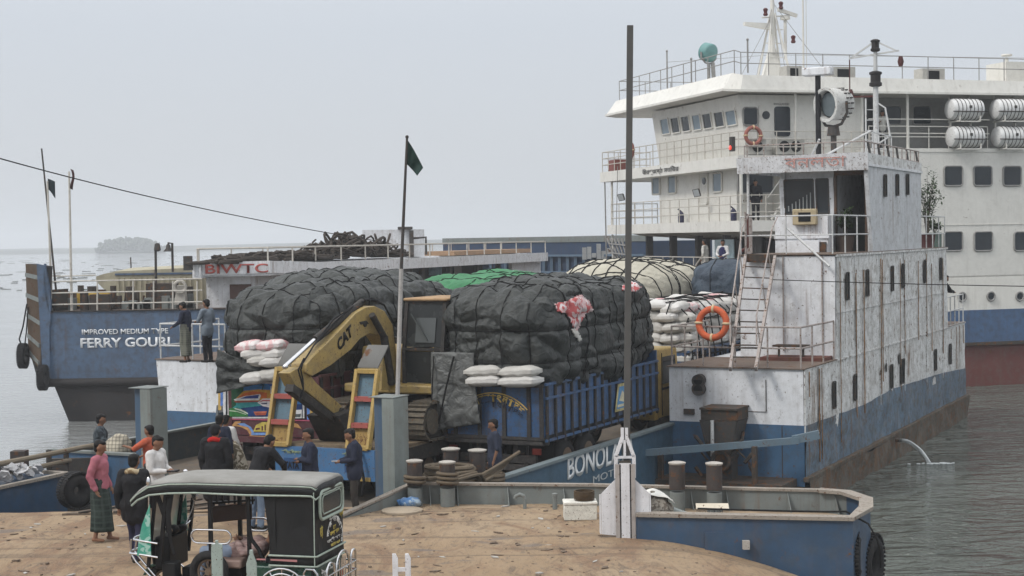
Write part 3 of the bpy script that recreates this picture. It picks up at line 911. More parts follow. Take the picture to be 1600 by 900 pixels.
# wheelhouse
mb = MB()
mb.box((7.45, 1.15, 5.7), (7.55, 2.75, 6.85))
mb.box((7.5, 1.15, 7.85), (7.6, 2.75, 8.18)); 
mb.prism([(7.45, 1.15, 6.85), (7.45, 1.30, 6.85), (7.35, 1.30, 7.9), (7.35, 1.15, 7.9)], (.08, 0, 0))
mb.prism([(7.45, 1.66, 6.85), (7.45, 1.74, 6.85), (7.35, 1.74, 7.9), (7.35, 1.66, 7.9)], (.08, 0, 0))
mb.prism([(7.45, 2.60, 6.85), (7.45, 2.75, 6.85), (7.35, 2.75, 7.9), (7.35, 2.6, 7.9)], (.08, 0, 0))
mb.box((7.40, 1.10, 5.7), (10.5, 1.15, 8.17)); mb.box((10.4, .12, 5.7), (10.5, 1.1, 6.6))
mb.part('wheelhouse', M_white, fb)
for a, b in ((1.30, 1.66), (1.74, 2.60)):
    mb = MB(); mb.prism([(7.45, a, 6.86), (7.45, b, 6.86), (7.37, b, 7.86), (7.37, a, 7.86)], (.02, 0, 0))
    o = mb.part('window', M_glass, fb)
    mb = MB(); c = [V((7.44, a, 6.86)), V((7.44, b, 6.86)), V((7.36, b, 7.86)), V((7.36, a, 7.86))]
    for i in range(4): mb.bar(c[i], c[(i + 1) % 4], .04, .05)
    mb.part('frame', M_frame_dark, o)
    if b > 2:
        mb = MB()
        for k in range(7): mb.box((7.40 + .005 * k, a + .08 + k * .11, 6.95), (7.41 + .005 * k, a + .11 + k * .11, 7.5 + .2 * ((k * 37) % 5) / 5))
        mb.part('streamers', paint('streamers', (.25, .26, .26), .8, scale=6), o)
mb = MB()
for y in (.16, 1.05): mb.box((7.3, y, 5.74), (7.42, y + .07, 8.1))
mb.box((7.3, .23, 7.95), (7.42, 1.05, 8.1)); mb.part('door_frame', paint('brown_frame', (.09, .06, .045), .7, rust=.3, scale=3), fb)
mb = MB(); mb.box((8.6, .2, 5.74), (8.66, 1.05, 6.75)); mb.part('door_panel', paint('dark_door', (.05, .06, .055), .7), fb)
# lower front house with air conditioner
mb = MB(); mb.box((6.45, 1.08, 5.73), (7.44, 2.62, 6.83)); mb.box((6.40, 1.04, 6.15), (6.44, 2.64, 6.24))
mb.box((6.3, 1.3, 5.75), (6.44, 2.3, 6.1))
mb.part('fore_house', M_white, fb, bevel=.01)
a = B.px(1240, 352, 6.38); b = B.px(1277, 326, 6.38)
mb = MB(); mb.box((6.25, a.y, a.z), (6.44, b.y, b.z)); o = mb.part('air_conditioner', paint('rust_yellow', (.40, .33, .21), .8, rust=.35, scale=3), fb, bevel=.03)
mb = MB(); mb.box((6.235, a.y - .18, a.z + .1), (6.25, b.y + .16, b.z - .1)); mb.part('grille', M_dark, o)
mb = MB(); mb.box((6.36, 1.12, 5.76), (6.44, 1.5, 6.05)); mb.box((6.36, 1.65, 5.78), (6.44, 2.0, 6.05)); mb.part('rusty_hatch', M_rustdark, fb)
# upper deck and its rails
mb = MB(); mb.box((3.05, -.03, 5.73), (18.15, 2.66, 5.76)); mb.part('upper_deck', M_deck, fb)
mb = MB()
fr = lambda u, v, z=5.75: B.pz(u, v, z)
mb.rail([(3.2, 2.6, 5.75), (3.2, .1, 5.75), (7.0, .06, 5.75)], 1.02, 1.2, (1, .5))
mb.tube([B.px(1228, 355, 3.25), B.px(1296, 416, 2.9)], .03, 6)
mb.part('upper_rail', M_railw, fb)
mb = MB(); mb.box((-11.15, 3.5, .4), (-9.6, 5.0, 1.42)); mb.part('bow_ledge', M_rustdark, fb)
for y in (3.9, 4.5):
    mb = MB(); mb.cyl((-9.9, y, 1.42), (-9.9, y, 2.05), .16, None, 18); o = mb.part('bitt', M_bollard, fb); mb = MB(); mb.lathe([(.17, 0), (.19, .02), (.19, .04), (.1, .06)], (-9.9, y, 2.05)); mb.part('cap', M_bollcap, o)
mb = MB(); mb.rail([(18.2, .06, 3.0), (21.4, .06, 3.0)], 1.0, .8, (1, .5)); mb.part('stern_rail', M_railw, fb)
mb = MB(); mb.rail([(13.95, .06, 5.75), (18.05, .06, 5.75), (18.05, 2.6, 5.75)], 1.05, 1.0, (1, .45)); mb.part('aft_rail', M_railw, fb)
mb = MB(); mb.rail([(7.0, 3.6, 8.25), (6.75, 3.6, 8.25), (6.75, .1, 8.25), (13.8, .05, 8.25)], .62, .6, (1, .45), .018); mb.part('roof_rail', M_rail_rust, fb)
mb = MB()
for x in (7.2, 8.4, 9.6, 10.8, 12.2, 13.6): mb.prism([(x, .05, 8.5), (x + .22, .05, 8.5), (x - .05, .05, 8.85), (x - .2, .05, 8.85)], (0, .03, 0))
mb.part('rail_bracket', M_frame_dark, fb)
# casing deck railing, ladder, bench
mb = MB(); pts = [(.08, 3.45, 3.0), (.08, .1, 3.0), (3.0, .04, 3.0)]
mb.rail(pts, 1.0, .9, (1, .48), .024, .026)
mb.rail([(3.0, 3.45, 3.0), (.08, 3.45, 3.0)], 1.0, 1.0, (1, .48)); mb.part('casing_rail', M_rail_rust, fb)
mb = MB(); b0, b1 = B.pz(1141, 577, 3.02), B.pz(1181, 577, 3.02)
t0, t1 = B.px(1165, 400, 2.95), B.px(1211, 402, 2.95)
mb.bar(b0, t0, .07, .13); mb.bar(b1, t1, .07, .13); mb.part('ladder_stringers', M_rail_rust, fb)
mb = MB()
for k in range(1, 10):
    t = k / 10; mb.bar(V(b0).lerp(t0, t), V(b1).lerp(t1, t), .16, .025)
mb.bar(t0 + V((.02, 0, -.05)), t1 + V((.02, 0, -.05)), .05, .22)
mb.part('ladder_treads', M_rustdark, fb)
mb = MB()
for a0, a1 in ((b0, t0), (b1, t1)):
    q = V((-.25, 0, .75)); mb.tube([V(a0).lerp(a1, .1) + q * .4, V(a0).lerp(a1, .2) + q, V(a1) + q, V(a1) + V((.3, 0, 1.1))], .02, 6)
    for k in (.2, .5, .8): mb.tube([V(a0).lerp(a1, k), V(a0).lerp(a1, k) + q], .015, 5)
mb.part('hand_rail', M_rail_rust, fb)
mb = MB(); mb.box((2.35, .6, 3.35), (2.75, 1.5, 3.4)); mb.box((2.5, .7, 3.0), (2.55, .75, 3.35)); mb.box((2.5, 1.35, 3.0), (2.55, 1.4, 3.35)); mb.part('bench', M_rustdark, fb)
mb = MB(); mb.box((2.2, .1, 3.0), (3.08, 1.8, 3.09)); mb.part('red_sill', paint('rust_red', (.12, .045, .035), .8, rust=.4), fb)
mb = MB()
for y in (.35, 1.4): mb.cyl((3.06, y, 3.2), (3.06, y, 5.7), .022, None, 6)
mb.part('drain_pipe', M_rail_rust, fb)
# front face fittings
for v in (593, 608):
    p = B.px(1094, v, -.05); mb = MB(); mb.cyl((-.02, p.y, p.z), (-.22, p.y, p.z - (.03 if v < 600 else -.02)), .15, .17, 20)
    o = mb.part('vent_cowl', M_frame_dark, fb); mb = MB(); mb.cyl((-.20, p.y, p.z), (-.225, p.y, p.z), .12, None, 20); mb.part('vent_mouth', M_dark, o)
mb = MB()                                                        # hopper-shaped locker
a = B.px(1101, 636, -.6); b = B.px(1158, 636, -.6)
yl, yr, zt = a.y, b.y, a.z
mb.box((-.95, yl + .02, zt - .03), (-.02, yr - .02, zt + .02)); mb.box((-.9, yl, zt - .28), (-.03, yr, zt - .03))
mb.part('locker_head', M_rustdark, fb)
mb = MB(); ym = (yl + yr) / 2
mb.prism([(-.9, yl, zt - .29), (-.9, yr, zt - .29), (-.9, yr + .18, zt - 1.1), (-.9, yl - .22, zt - 1.1)], (.05, 0, 0))
mb.prism([(-.9, yr, zt - .29), (-.05, yr, zt - .29), (-.3, yr + .15, zt - 1.1), (-.9, yr + .15, zt - 1.1)], (0, .04, 0))
mb.prism([(-.9, yl, zt - .29), (-.05, yl, zt - .29), (-.3, yl - .2, zt - 1.1), (-.9, yl - .2, zt - 1.1)], (0, .04, 0))
mb.box((-.8, yr + .2, .3), (-.3, yl - .25, zt - 1.1))
mb.part('locker_chute', M_frame_dark, fb)
mb = MB(); mb.cyl((-.98, ym + .15, .3), (-.98, ym + .15, zt - .28), .045); mb.part('white_pipe', M_railw, fb)
mb = MB(); rnd = random.Random(6)
for k in range(16):
    q = V((rnd.uniform(-1.1, -.3), yr + rnd.uniform(-.5, .9), rnd.uniform(.35, 1.2)))
    mb.tube([q, q + V((rnd.uniform(-.2, .2), rnd.uniform(-.3, .3), rnd.uniform(.1, .4)))], rnd.uniform(.02, .05), 6)
mb.torus((-1.1, ym - .1, .8), X, .22, .05); mb.cyl((-1.0, ym - .1, .8), (-.6, ym - .1, .8), .18)
mb.part('winch', M_rustdark, fb)
mb = MB(); mb.box((-1.3, .2, .12), (-.02, 3.5, .3)); mb.bar((-1.2, .9, .3), (-1.2, .9, 1.2), .12); mb.bar((-1.2, 3.3, .3), (-1.2, 3.3, 1.0), .12)
mb.part('fore_ledge', M_rustdark, fb)
p0, p1 = B.px(1000, 708, -1.9), B.px(1248, 688, -.6)
mb = MB(); mb.bar(p0, p1, .13, .16); mb.bar(p1 + V((0, .15, 0)), p1 + V((.2, -.45, .14)), .16, .2); mb.part('boom_beam', paint('blue_beam', (.12, .17, .21), .6, rust=.15, streak=.3), fb)
mb = MB(); p = B.px(1077, 643, -.03)
mb.box((-.07, p.y - .14, p.z - .07), (-.02, p.y + .14, p.z + .07)); mb.box((-.024, .95, 1.9), (-.02, .97, 2.7)); mb.box((-.024, .95, 1.9), (-.02, 1.6, 1.915)); mb.box((-.03, .55, .3), (-.02, .57, 1.58))
mb.part('face_fitting', M_rustdark, fb)
# bulwark that carries the name
mb = MB(); mb.box((-9.9, 3.42, -.5), (0, 3.5, 1.50)); mb.part('name_bulwark', paint('blue_bulwark', (.040, .088, .135), .5, streak=.3, rust=.06, dirt=(.05, .06, .065), dirtamt=.35), fb)
mb = MB(); mb.box((-9.95, 3.36, 1.5), (0, 3.56, 1.56)); mb.part('bulwark_cap', paint('blue_cap', (.15, .18, .19), .6, rust=.2), fb)
M_letter = plain('white_letters', (.68, .69, .69), .6)
a = B.py(886, 753, 3.42); b = B.py(990, 695, 3.42)
text('name_letters', 'BONOLATA', M_letter, fb, V((a.x, 3.415, a.z + .03)), X, Z, .52, b.x - a.x, .006, bold=.025, shear=.06)
a2 = B.py(926, 754, 3.42); b2 = B.py(985, 735, 3.42)
text('small_letters', 'MOTSHA', plain('grey_letters', (.42, .44, .44), .6), fb, V((a2.x, 3.415, a2.z - .02)), X, Z, .16, b2.x - a2.x, .006)
# car deck, port casing, bow
mb = MB()
mb.prism([(-11.2, 3.6, .7), (26, 3.6, .7), (26, 17.5, .7), (-1, 17.5, .7), (-4, 14.6, .7), (-8.5, 14.6, .7), (-11.2, 13.6, .7)], (0, 0, .13)); mb.part('car_deck', paint('car_deck', (.10, .085, .07), .9, rust=.25, dirtamt=.6, dirt=(.2, .15, .1)), fb)
mb = MB(); mb.prism([(-11.2, 3.55, -.6), (26, 3.55, -.6), (26, 17.45, -.6), (0, 17.45, -.6), (-4, 14.7, -.6), (-8.5, 14.7, -.6), (-11.2, 13.7, -.6)], (0, 0, 1.28)); mb.part('lower_hull', M_keel, fb)
mb = MB()
mb.prism([(0, 17.5, 1.33), (0, 19.62, 1.33), (0, 19.75, 2.84), (0, 17.5, 2.80)], (18, 0, 0)); mb.part('port_casing', M_white, fb)
mb = MB(); mb.prism([(-.01, 17.5, -.5), (-.01, 19.4, -.5), (-.01, 19.62, 1.33), (-.01, 17.5, 1.33)], (18, 0, 0)); mb.part('port_band', M_blue_face, fb)
mb = MB(); mb.box((-.04, 17.45, 2.84), (18, 19.78, 2.87)); mb.part('port_deck', M_deck, fb)
mb = MB(); mb.rail([(3.0, 19.65, 2.86), (.1, 19.65, 2.86), (.1, 17.3, 2.86)], 1.05, 1.1, (1, .38), .026, .028); mb.part('port_rail', M_railw, fb)
mb = MB()
mb.box((-4, 14.6, .5), (-8.5, 14.68, 1.55)); mb.prism([(-4, 14.6, .5), (0, 17.5, .5), (0, 17.58, .5), (-4, 14.68, .5)], (0, 0, 1.05))
mb.prism([(-8.5, 14.6, .5), (-8.5, 14.68, .5), (-11.2, 13.7, .5), (-11.2, 13.62, .5)], (0, 0, 1.2))
mb.part('port_bulwark', paint('dark_bulwark', (.05, .06, .066), .6, rust=.15, dirtamt=.5), fb)
mb = MB(); mb.box((-4, 14.55, 1.55), (-8.5, 14.73, 1.6)); mb.part('port_bulwark_cap', M_grey_steel, fb)
mb = MB(); mb.box((-11.28, 10.9, -.4), (-11.2, 13.7, 1.80)); mb.box((-11.28, 3.45, -.4), (-11.2, 4.6, 1.4)); mb.part('bow_plate', M_blue_face, fb)
mb = MB(); mb.box((-11.33, 10.9, 1.80), (-11.15, 13.72, 1.85)); mb.part('bow_cap', M_grey_steel, fb)
for yc, zt, wl in ((10.75, 3.3, .28), (4.95, 3.28, .28)):
    mb = MB(); mb.box((-11.7, yc + .05, .3), (-11.2, yc + wl - .04, zt)); o = mb.part('guide_post', paint('blue_post', (.055, .10, .16), .55, streak=.5, rust=.15), fb)
    mb = MB(); mb.box((-11.66, yc + .0, .4), (-11.62, yc + .05, zt - .02)); mb.box((-11.85, yc - .28, .3), (-11.3, yc - .02, zt - .01)); mb.part('flange', paint('grey_post', (.19, .215, .205), .6, streak=.5, rust=.15), o)
    mb = MB(); mb.box((-11.84, yc - .27, zt), (-11.22, yc + wl + .01, zt + .015)); mb.part('top_plate', M_grey_steel, o)
mb = MB()
r4 = [B.w(-11.2, 5.3, .95), B.w(-11.2, 10.6, .95), V((-8.4, 29.5, DZ + .03)), V((-2.6, 29.5, DZ + .03))]
mb.prism([p - Z * .14 for p in r4], (0, 0, .14)); mb.part('bow_ramp', paint('ramp_steel', (.11, .085, .065), .85, rust=.35, dirt=(.25, .19, .13), dirtamt=.7), fb, world=True)
mb = MB()
for k in range(9):
    t = (k + .5) / 9; a, b = r4[1].lerp(r4[0], t), r4[2].lerp(r4[3], t); mb.bar(a + Z * .012, b + Z * .012, .05, .03)
mb.part('ramp_cleat', M_rustdark, fb, world=True)
# mast with lamps on the roof
zr = 8.25
def roofpt(u, v, y): p = B.py(u, v, y); return p
pm = B.py(1369, 232, 1.2)
mb = MB(); px_, py_ = pm.x, 1.2
top = B.py(1367, 62, 1.2).z
mb.cyl((px_, py_, zr), (px_, py_, zr + 2.9), .10, .085, 12); mb.cyl((px_, py_, zr + 2.9), (px_, py_, top - .35), .07, .06, 10)
za = B.py(1367, 86, 1.2).z
mb.bar((px_, py_ - .75, za + .1), (px_, py_ + .85, za - .05), .05); mb.bar((px_, py_, za + .45), (px_, py_ + .8, za - .05), .05); mb.bar((px_, py_, za + .45), (px_, py_ - .7, za + .08), .05)
mb.tube([(px_, py_, zr + 2.2), (px_, py_ - .3, zr + 2.0), (px_, py_ - .45, zr + 1.1), (px_, py_ - .12, zr + .9)], .03, 6)
mb.tube([(px_ - .3, py_ + .25, zr), (px_ - .3, py_ + .25, zr + 2.3)], .03, 6)
for k in range(6): mb.tube([(px_ - .3, py_ + .25, zr + .3 + .33 * k), (px_, py_, zr + .3 + .33 * k)], .015, 5)
mast = mb.part('mast', M_railw, fb)
for zc, h, r in ((top - .18, .40, .15), (za - .75, .5, .2)):
    mb = MB(); mb.lathe([(r * .6, -h / 2), (r, -h / 2 + .03), (r, -h / 4), (r * .8, -h / 4 + .02), (r * .8, h / 4), (r, h / 4 + .02), (r, h / 2 - .04), (r * .5, h / 2)], (px_, py_, zc)); mb.part('mast_lamp', plain('dark_lamp', (.03, .027, .027), .5), mast)
mb = MB(); mb.lathe([(.06, -.15), (.1, 0), (.06, .16)], (px_, py_ - .8, za - .25)); mb.lathe([(.08, -.15), (.1, 0), (.05, .16)], (px_, py_ + .8, za - 1.2)); mb.bar((px_, py_ + .8, za - 1.28), (px_, py_, za - 1.3), .06); mb.cyl((px_, py_ + .83, za - .1), (px_, py_ + .83, za - 1.1), .02, None, 6); mb.part('side_lamp', plain('dark_red_lamp', (.08, .03, .028), .5), mast)
# black post with lamp box, and the searchlight
q = B.py(1279, 232, 2.3)
mb = MB(); zt = B.py(1277, 118, 2.3).z; mb.cyl((q.x, 2.3, zr), (q.x, 2.3, zt), .085); mb.part('lamp_post', plain('black_paint', (.018, .018, .02), .45), fb)
mb = MB(); mb.box((q.x - .22, 1.85, zt), (q.x + .22, 2.75, zt + .24)); mb.part('lamp_box', M_white, fb, bevel=.03)
q = B.py(1302, 163, 1.85); ax = (B.i.to_3x3() @ (EYE - B.w(*q))).normalized(); ax = (ax + (B.i.to_3x3() @ V((-1.25, .1, -.05)))).normalized()
mb = MB(); mb.lathe([(.30, -.55), (.40, -.50), (.47, -.30), (.49, .0), (.49, .22), (.53, .25), (.53, .33), (.44, .33), (.42, .10), (.30, .02)], q, ax, 28)
sl = mb.part('searchlight', paint('old_white', (.52, .52, .50), .6, rust=.25, chips=.5, scale=3), fb)
mb = MB()
o_ = ax.orthogonal().normalized()
for i in range(18):
    t = 2 * pi * i / 18; d = o_ * cos(t) + ax.cross(o_) * sin(t)
    for k in (-.38, -.22): mb.bar(V(q) + d * .475 + ax * k, V(q) + d * .475 + ax * (k + .1), .07, .04)
mb.part('cooling_slot', M_frame_dark, sl)
mb = MB(); mb.lathe([(.02, .12), (.30, .14), (.36, .17), (.02, .16)], q, ax, 28); mb.part('lens', glass('search_glass', (.10, .12, .13), .04), sl)
mb = MB(); mb.lathe([(.02, .06), (.42, .08), (.42, .1), (.02, .09)], q, ax, 24); mb.part('reflector', M_dark, sl)
mb = MB(); s_ = Z.cross(ax).normalized()
mb.tube([V(q) + s_ * .58 + Z * .05, V(q) + s_ * .6 - Z * .3, V(q) + s_ * .35 - Z * .62, V(q) - Z * .68, V(q) - s_ * .35 - Z * .62, V(q) - s_ * .6 - Z * .3, V(q) - s_ * .58 + Z * .05], .045, 8)
mb.cyl(V(q) - Z * .66, (q.x, q.y, zr), .09); mb.cyl(V(q) - Z * .95, V(q) - Z * .66, .2, .16); mb.part('yoke', M_frame_dark, sl)
mb = MB()
mb.tube([(7.6, 2.0, 8.25), (7.2, 1.5, 9.0)], .035, 6); mb.tube([(7.2, 1.9, 8.25), (9.2, .5, 9.3)], .035, 6); mb.rail([(9.0, .4, 8.25), (11.5, .4, 8.25)], 1.0, .8)
mb.part('roof_steps', M_railw, fb)
mb = MB(); mb.cyl((6.9, 3.55, 5.76), (6.9, 3.55, 8.1), .04); mb.part('roof_prop', M_railw, fb)
# walkway rails left of the fore house
mb = MB(); mb.rail([B.pz(1165, 400, 5.75), (4.2, 2.75, 5.75), (7.2, 3.55, 5.75)], 1.1, .6, (1, .5)); mb.bar((3.2, 2.6, 5.7), (7.2, 3.6, 5.7), .1, .06); mb.part('walkway_rail', M_rail_rust, fb)
mb = MB(); mb.tube([(3.6, 2.55, 6.75), (3.6, 2.55, 5.95), (3.6, 2.7, 5.85)], .05, 8); mb.part('red_pipe', paint('red_pipe', (.10, .03, .025), .6), fb)
# discharge pipe with its jet of water
o = B.py(1399, 688, -.12); mb = MB(); mb.cyl((o.x, -.05, o.z), (o.x, -.25, o.z), .05); mb.part('discharge_pipe', M_rustdark, fb)
mw, nt, bs = _new('water_jet'); bs.inputs['Base Color'].default_value = (.6, .63, .63, 1); bs.inputs['Roughness'].default_value = .25; bs.inputs['Alpha'].default_value = .8
P0 = B.w(o.x, -.27, o.z); dr = B.m.to_3x3() @ V((-.55, -.9, 0)).normalized(); mb = MB()
for k in range(4):
    pts = []
    for i in range(12):
        t = i / 11; s = t * 1.15
        pts.append(P0 + dr * s + V((.01 * sin(k * 2 + i), .015 * cos(k * 3 + i), .02 * k - .03)) + Z * (.14 * s - (P0.z - WATER_Z + .14 * 1.15) * t * t))
    mb.tube(pts, [.028 + .012 * t / 11 for t in range(12)], 6)
mb.solo('water_jet', mw, None, None, kind='stuff', smooth=180)
mb = MB(); rnd = random.Random(2); q = P0 + dr * 1.2
for k in range(60):
    c = q + V((rnd.gauss(.12, .22) + .02 * k / 6, rnd.gauss(0, .07), 0)); mb.ball((c.x, c.y, WATER_Z + .01), (rnd.uniform(.02, .08), rnd.uniform(.015, .05), .02), 8, 4)
mb.solo('foam', mw, None, None, kind='stuff', smooth=180)

# lifebuoy on the casing rail
def lifebuoy(loc, axis, R, r, label, group=None, col=(.52, .10, .035)):
    t = thing('lifebuoy', label, 'lifebuoy', loc, 0, group)
    mb = MB(); mb.torus((0, 0, 0), axis, R, r, 36, 12); mb.part('ring', paint('ring_%.2f' % col[0], col, .6, chips=.3, scale=3, dirtamt=.4), t, smooth=180)
    mb = MB(); ax_ = V(axis).normalized(); a = ax_.orthogonal().normalized(); b = ax_.cross(a)
    for i in range(4):
        th = pi / 4 + pi / 2 * i
        for dth in (0,):
            d = a * cos(th + dth) + b * sin(th + dth); mb.torus(d * R, (b * cos(th + dth) - a * sin(th + dth)), r * .98, .032, 16, 8)
    mb.part('band', paint('buoy_band', (.55, .42, .26), .7), t)
    return t
p = B.px(1115, 505, -.04)
lifebuoy(B.w(-.12, p.y, p.z), B.m.to_3x3() @ V((-1, 0, .12)), .36, .085, 'orange lifebuoy with pale bands hung on the casing rail below the ladder')
# ---------------------------------------------------------------- big cream passenger ferry behind
G = Frame(9.5, 66.0, 17.3)
M_cream = paint('cream_paint', (.66, .645, .60), .45, streak=.25, rust=.03, var=.05, dirt=(.3, .28, .24), dirtamt=.18)
M_cream2 = paint('cream_paint_deck', (.60, .585, .54), .5, streak=.3, rust=.04, var=.06, dirt=(.28, .26, .22), dirtamt=.22)
M_band = paint('navy_band', (.055, .105, .20), .5, streak=.4, var=.15, dirt=(.04, .05, .07), dirtamt=.6)
M_red = paint('red_bottom', (.125, .045, .04), .7, streak=.4, rust=.1, dirtamt=.4)
M_creamrail = paint('cream_rail', (.50, .47, .42), .6, rust=.2, scale=4, bump=0)
M_greyrail = paint('grey_rail', (.27, .265, .255), .6, rust=.25, scale=4, bump=0)
M_win = glass('bridge_glass', (.022, .028, .034), .06)
M_winlight = glass('pale_glass', (.16, .21, .25), .1)
gf = thing('passenger_ferry', 'large cream passenger ferry with raked bridge windows, navy band and red bottom', 'ferry', G.o, G.a)
gp = lambda mb, n, m, **k: mb.part(n, m, gf, **k)
L = 34
mb = MB(); mb.prism([(-1.2, 1.2, 2.86), (1.5, 0, 2.86), (L, 0, 2.86), (L, 13.5, 2.86), (-1.2, 13.5, 2.86)], (0, 0, 1.5)); mb.box((5.6, 0, 4.3), (L, 2.5, 9.8)); gp(mb, 'upper_hull', M_cream)
mb = MB(); mb.prism([(-1.25, 1.25, 1.45), (1.6, -.02, 1.45), (L, -.02, 1.45), (L, 13.5, 1.45), (-1.25, 13.5, 1.45)], (0, 0, 1.42)); gp(mb, 'navy_band', M_band)
mb = MB(); mb.prism([(-.6, 1.6, -.6), (2.2, .05, -.6), (L, .05, -.6), (L, 13.5, -.6), (-.6, 13.5, -.6)], (0, 0, 1.95)); gp(mb, 'bottom', M_red)
mb = MB(); mb.prism([(-1.3, 1.2, 1.33), (1.5, -.1, 1.33), (L, -.1, 1.33), (L, .2, 1.33), (1.5, .2, 1.33), (-1.0, 1.4, 1.33)], (0, 0, .14)); gp(mb, 'fender_strake', M_rustdark)
mb = MB()
for z in (6.55,): mb.box((5.6, -.02, z), (L, .02, z + .03))
for x in (14.0, 17.4, 20.5, 24): mb.box((x, -.015, 4.4), (x + .03, .02, 9.7))
mb.part('plate_seam', M_cream2, gf)
mb = MB(); mb.box((5.55, -.03, 9.7), (L, .06, 9.86)); gp(mb, 'deck_edge', M_cream)
def rrect(c, hw, hh, r, n=4):
    pts = []
    for sx, sz, a0 in ((1, 1, 0), (-1, 1, 90), (-1, -1, 180), (1, -1, 270)):
        for i in range(n + 1):
            a = radians(a0 + 90 * i / n); pts.append((c[0] + sx * (hw - r) + r * cos(a), c[1] + sz * (hh - r) + r * sin(a)))
    return pts
def side_window(u, v, hw, hh, y=-.0, mat=None, r=.12, frame=M_greyrail):
    p = G.py(u, v, y); mb = MB()
    pts = rrect((p.x, p.z), hw, hh, r)
    mb.prism([(a, y - .03, b) for a, b in pts], (0, .03, 0)); o = mb.part('window', mat or M_win, gf)
    mb = MB(); mb.tube([(a, y - .035, b) for a, b in rrect((p.x, p.z), hw + .01, hh + .01, r)], .035, 6, closed=True); mb.part('frame', frame, o)
for u in (1489, 1535, 1581): side_window(u, 275, .44, .41)
for u in (1489, 1536): side_window(u, 377, .44, .40)
side_window(1598, 377, .44, .40)
for u, v in ((1503, 464), (1548, 463), (1593, 463)):
    p = G.py(u, v, 0); mb = MB(); mb.cyl((p.x, -.03, p.z), (p.x, .02, p.z), .17, None, 20); o = mb.part('porthole', M_win, gf)
    mb = MB(); mb.torus((p.x, -.03, p.z), Y, .19, .04, 24, 6); mb.part('frame', M_greyrail, o)
# car deck opening under the bridge
mb = MB(); mb.box((-1.2, .3, 4.3), (6, 13.4, 4.36)); gp(mb, 'vehicle_deck', M_deck)
mb = MB(); mb.box((5.2, .3, 4.36), (5.5, 13.4, 6.6)); gp(mb, 'garage_wall', paint('wall_shade', (.055, .055, .055), .8))  # shade under the deck put into the wall colour
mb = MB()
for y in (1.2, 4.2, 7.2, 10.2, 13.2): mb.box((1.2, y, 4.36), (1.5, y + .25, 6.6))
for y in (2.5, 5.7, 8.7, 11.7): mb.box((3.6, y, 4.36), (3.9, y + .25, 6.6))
gp(mb, 'garage_pillar', paint('pillar_shade', (.09, .088, .085), .8))  # pillars darkened in colour for the same deck shade
a = G.px(1117, 422, 1.0); b = G.px(1146, 374, 1.0)
mb = MB(); mb.box((1.0, min(a.y, b.y), 4.5), (1.04, max(a.y, b.y), b.z)); gp(mb, 'pale_window', glass('teal_pane', (.42, .56, .60), .2))
# deck 2
mb = MB(); mb.prism([(-.15, -.1, 6.42), (5.7, -.1, 6.42), (5.7, 15.2, 6.42), (-.15, 15.2, 6.42)], (0, 0, .45)); gp(mb, 'promenade_deck', M_cream)
mb = MB()
for y in (3, 6, 9, 12): mb.prism([(-.1, y, 6.42), (5, y, 6.42), (5, y, 6.0), (.6, y, 6.3)], (0, .15, 0))
mb.prism([(.2, 1.0, 6.42), (5, 1.0, 6.42), (5, 1.0, 5.6)], (0, .3, 0)); gp(mb, 'deck_beam', M_cream2)
mb = MB(); mb.box((.7, 1.9, 6.87), (5.6, 10.4, 9.15)); mb.box((2.4, .6, 6.87), (5.6, 1.9, 9.15)); gp(mb, 'deckhouse', M_cream)
def front_window(u, v, hw, hh, x, mat, r=.1, name='window'):
    p = G.px(u, v, x); mb = MB(); pts = rrect((p.y, p.z), hw, hh, r)
    mb.prism([(x - .03, a, b) for a, b in pts], (.03, 0, 0)); o = mb.part(name, mat, gf)
    mb = MB(); mb.tube([(x - .035, a, b) for a, b in rrect((p.y, p.z), hw + .02, hh + .02, r)], .045, 6, closed=True); mb.part('frame', M_cream2, o)
for u, v in ((1026, 290), (1051, 288), (1122, 285)): front_window(u, v, .44, .40, .7, M_winlight)
front_window(1100, 289, .42, .85, .7, M_cream2, .15, 'door')
p = G.px(1100, 283, .66); mb = MB(); mb.cyl((.63, p.y, p.z), (.67, p.y, p.z), .16, None, 14); gp(mb, 'door_porthole', M_win)
mb = MB(); pts = [(5.6, 0, 6.87), (0, 0, 6.87), (0, 15.0, 6.87), (2.5, 15.0, 6.87)]
mb.rail(pts, 1.05, 1.1, (1, .66, .33), .022, .022); gp(mb, 'promenade_rail', M_creamrail)
mb = MB()
for x, y in ((.05, .1), (.05, 15.0), (1.6, 12.0), (2.2, 12.0), (3.0, .1)): mb.cyl((x, y, 6.87), (x, y, 9.1), .075 if y < 1 else .06, None, 8)
for y in (15.0,): mb.cyl((.05, y, 4.3), (.05, y, 6.4), .05, None, 8)
gp(mb, 'stanchion', M_cream2)
side_window(1180, 285, .8, .45, .6 - .0, M_win)
mb = MB(); mb.box((3.3, .45, 7.9), (4.1, .58, 9.0)); gp(mb, 'red_board', paint('dull_red_board', (.16, .06, .05), .7))
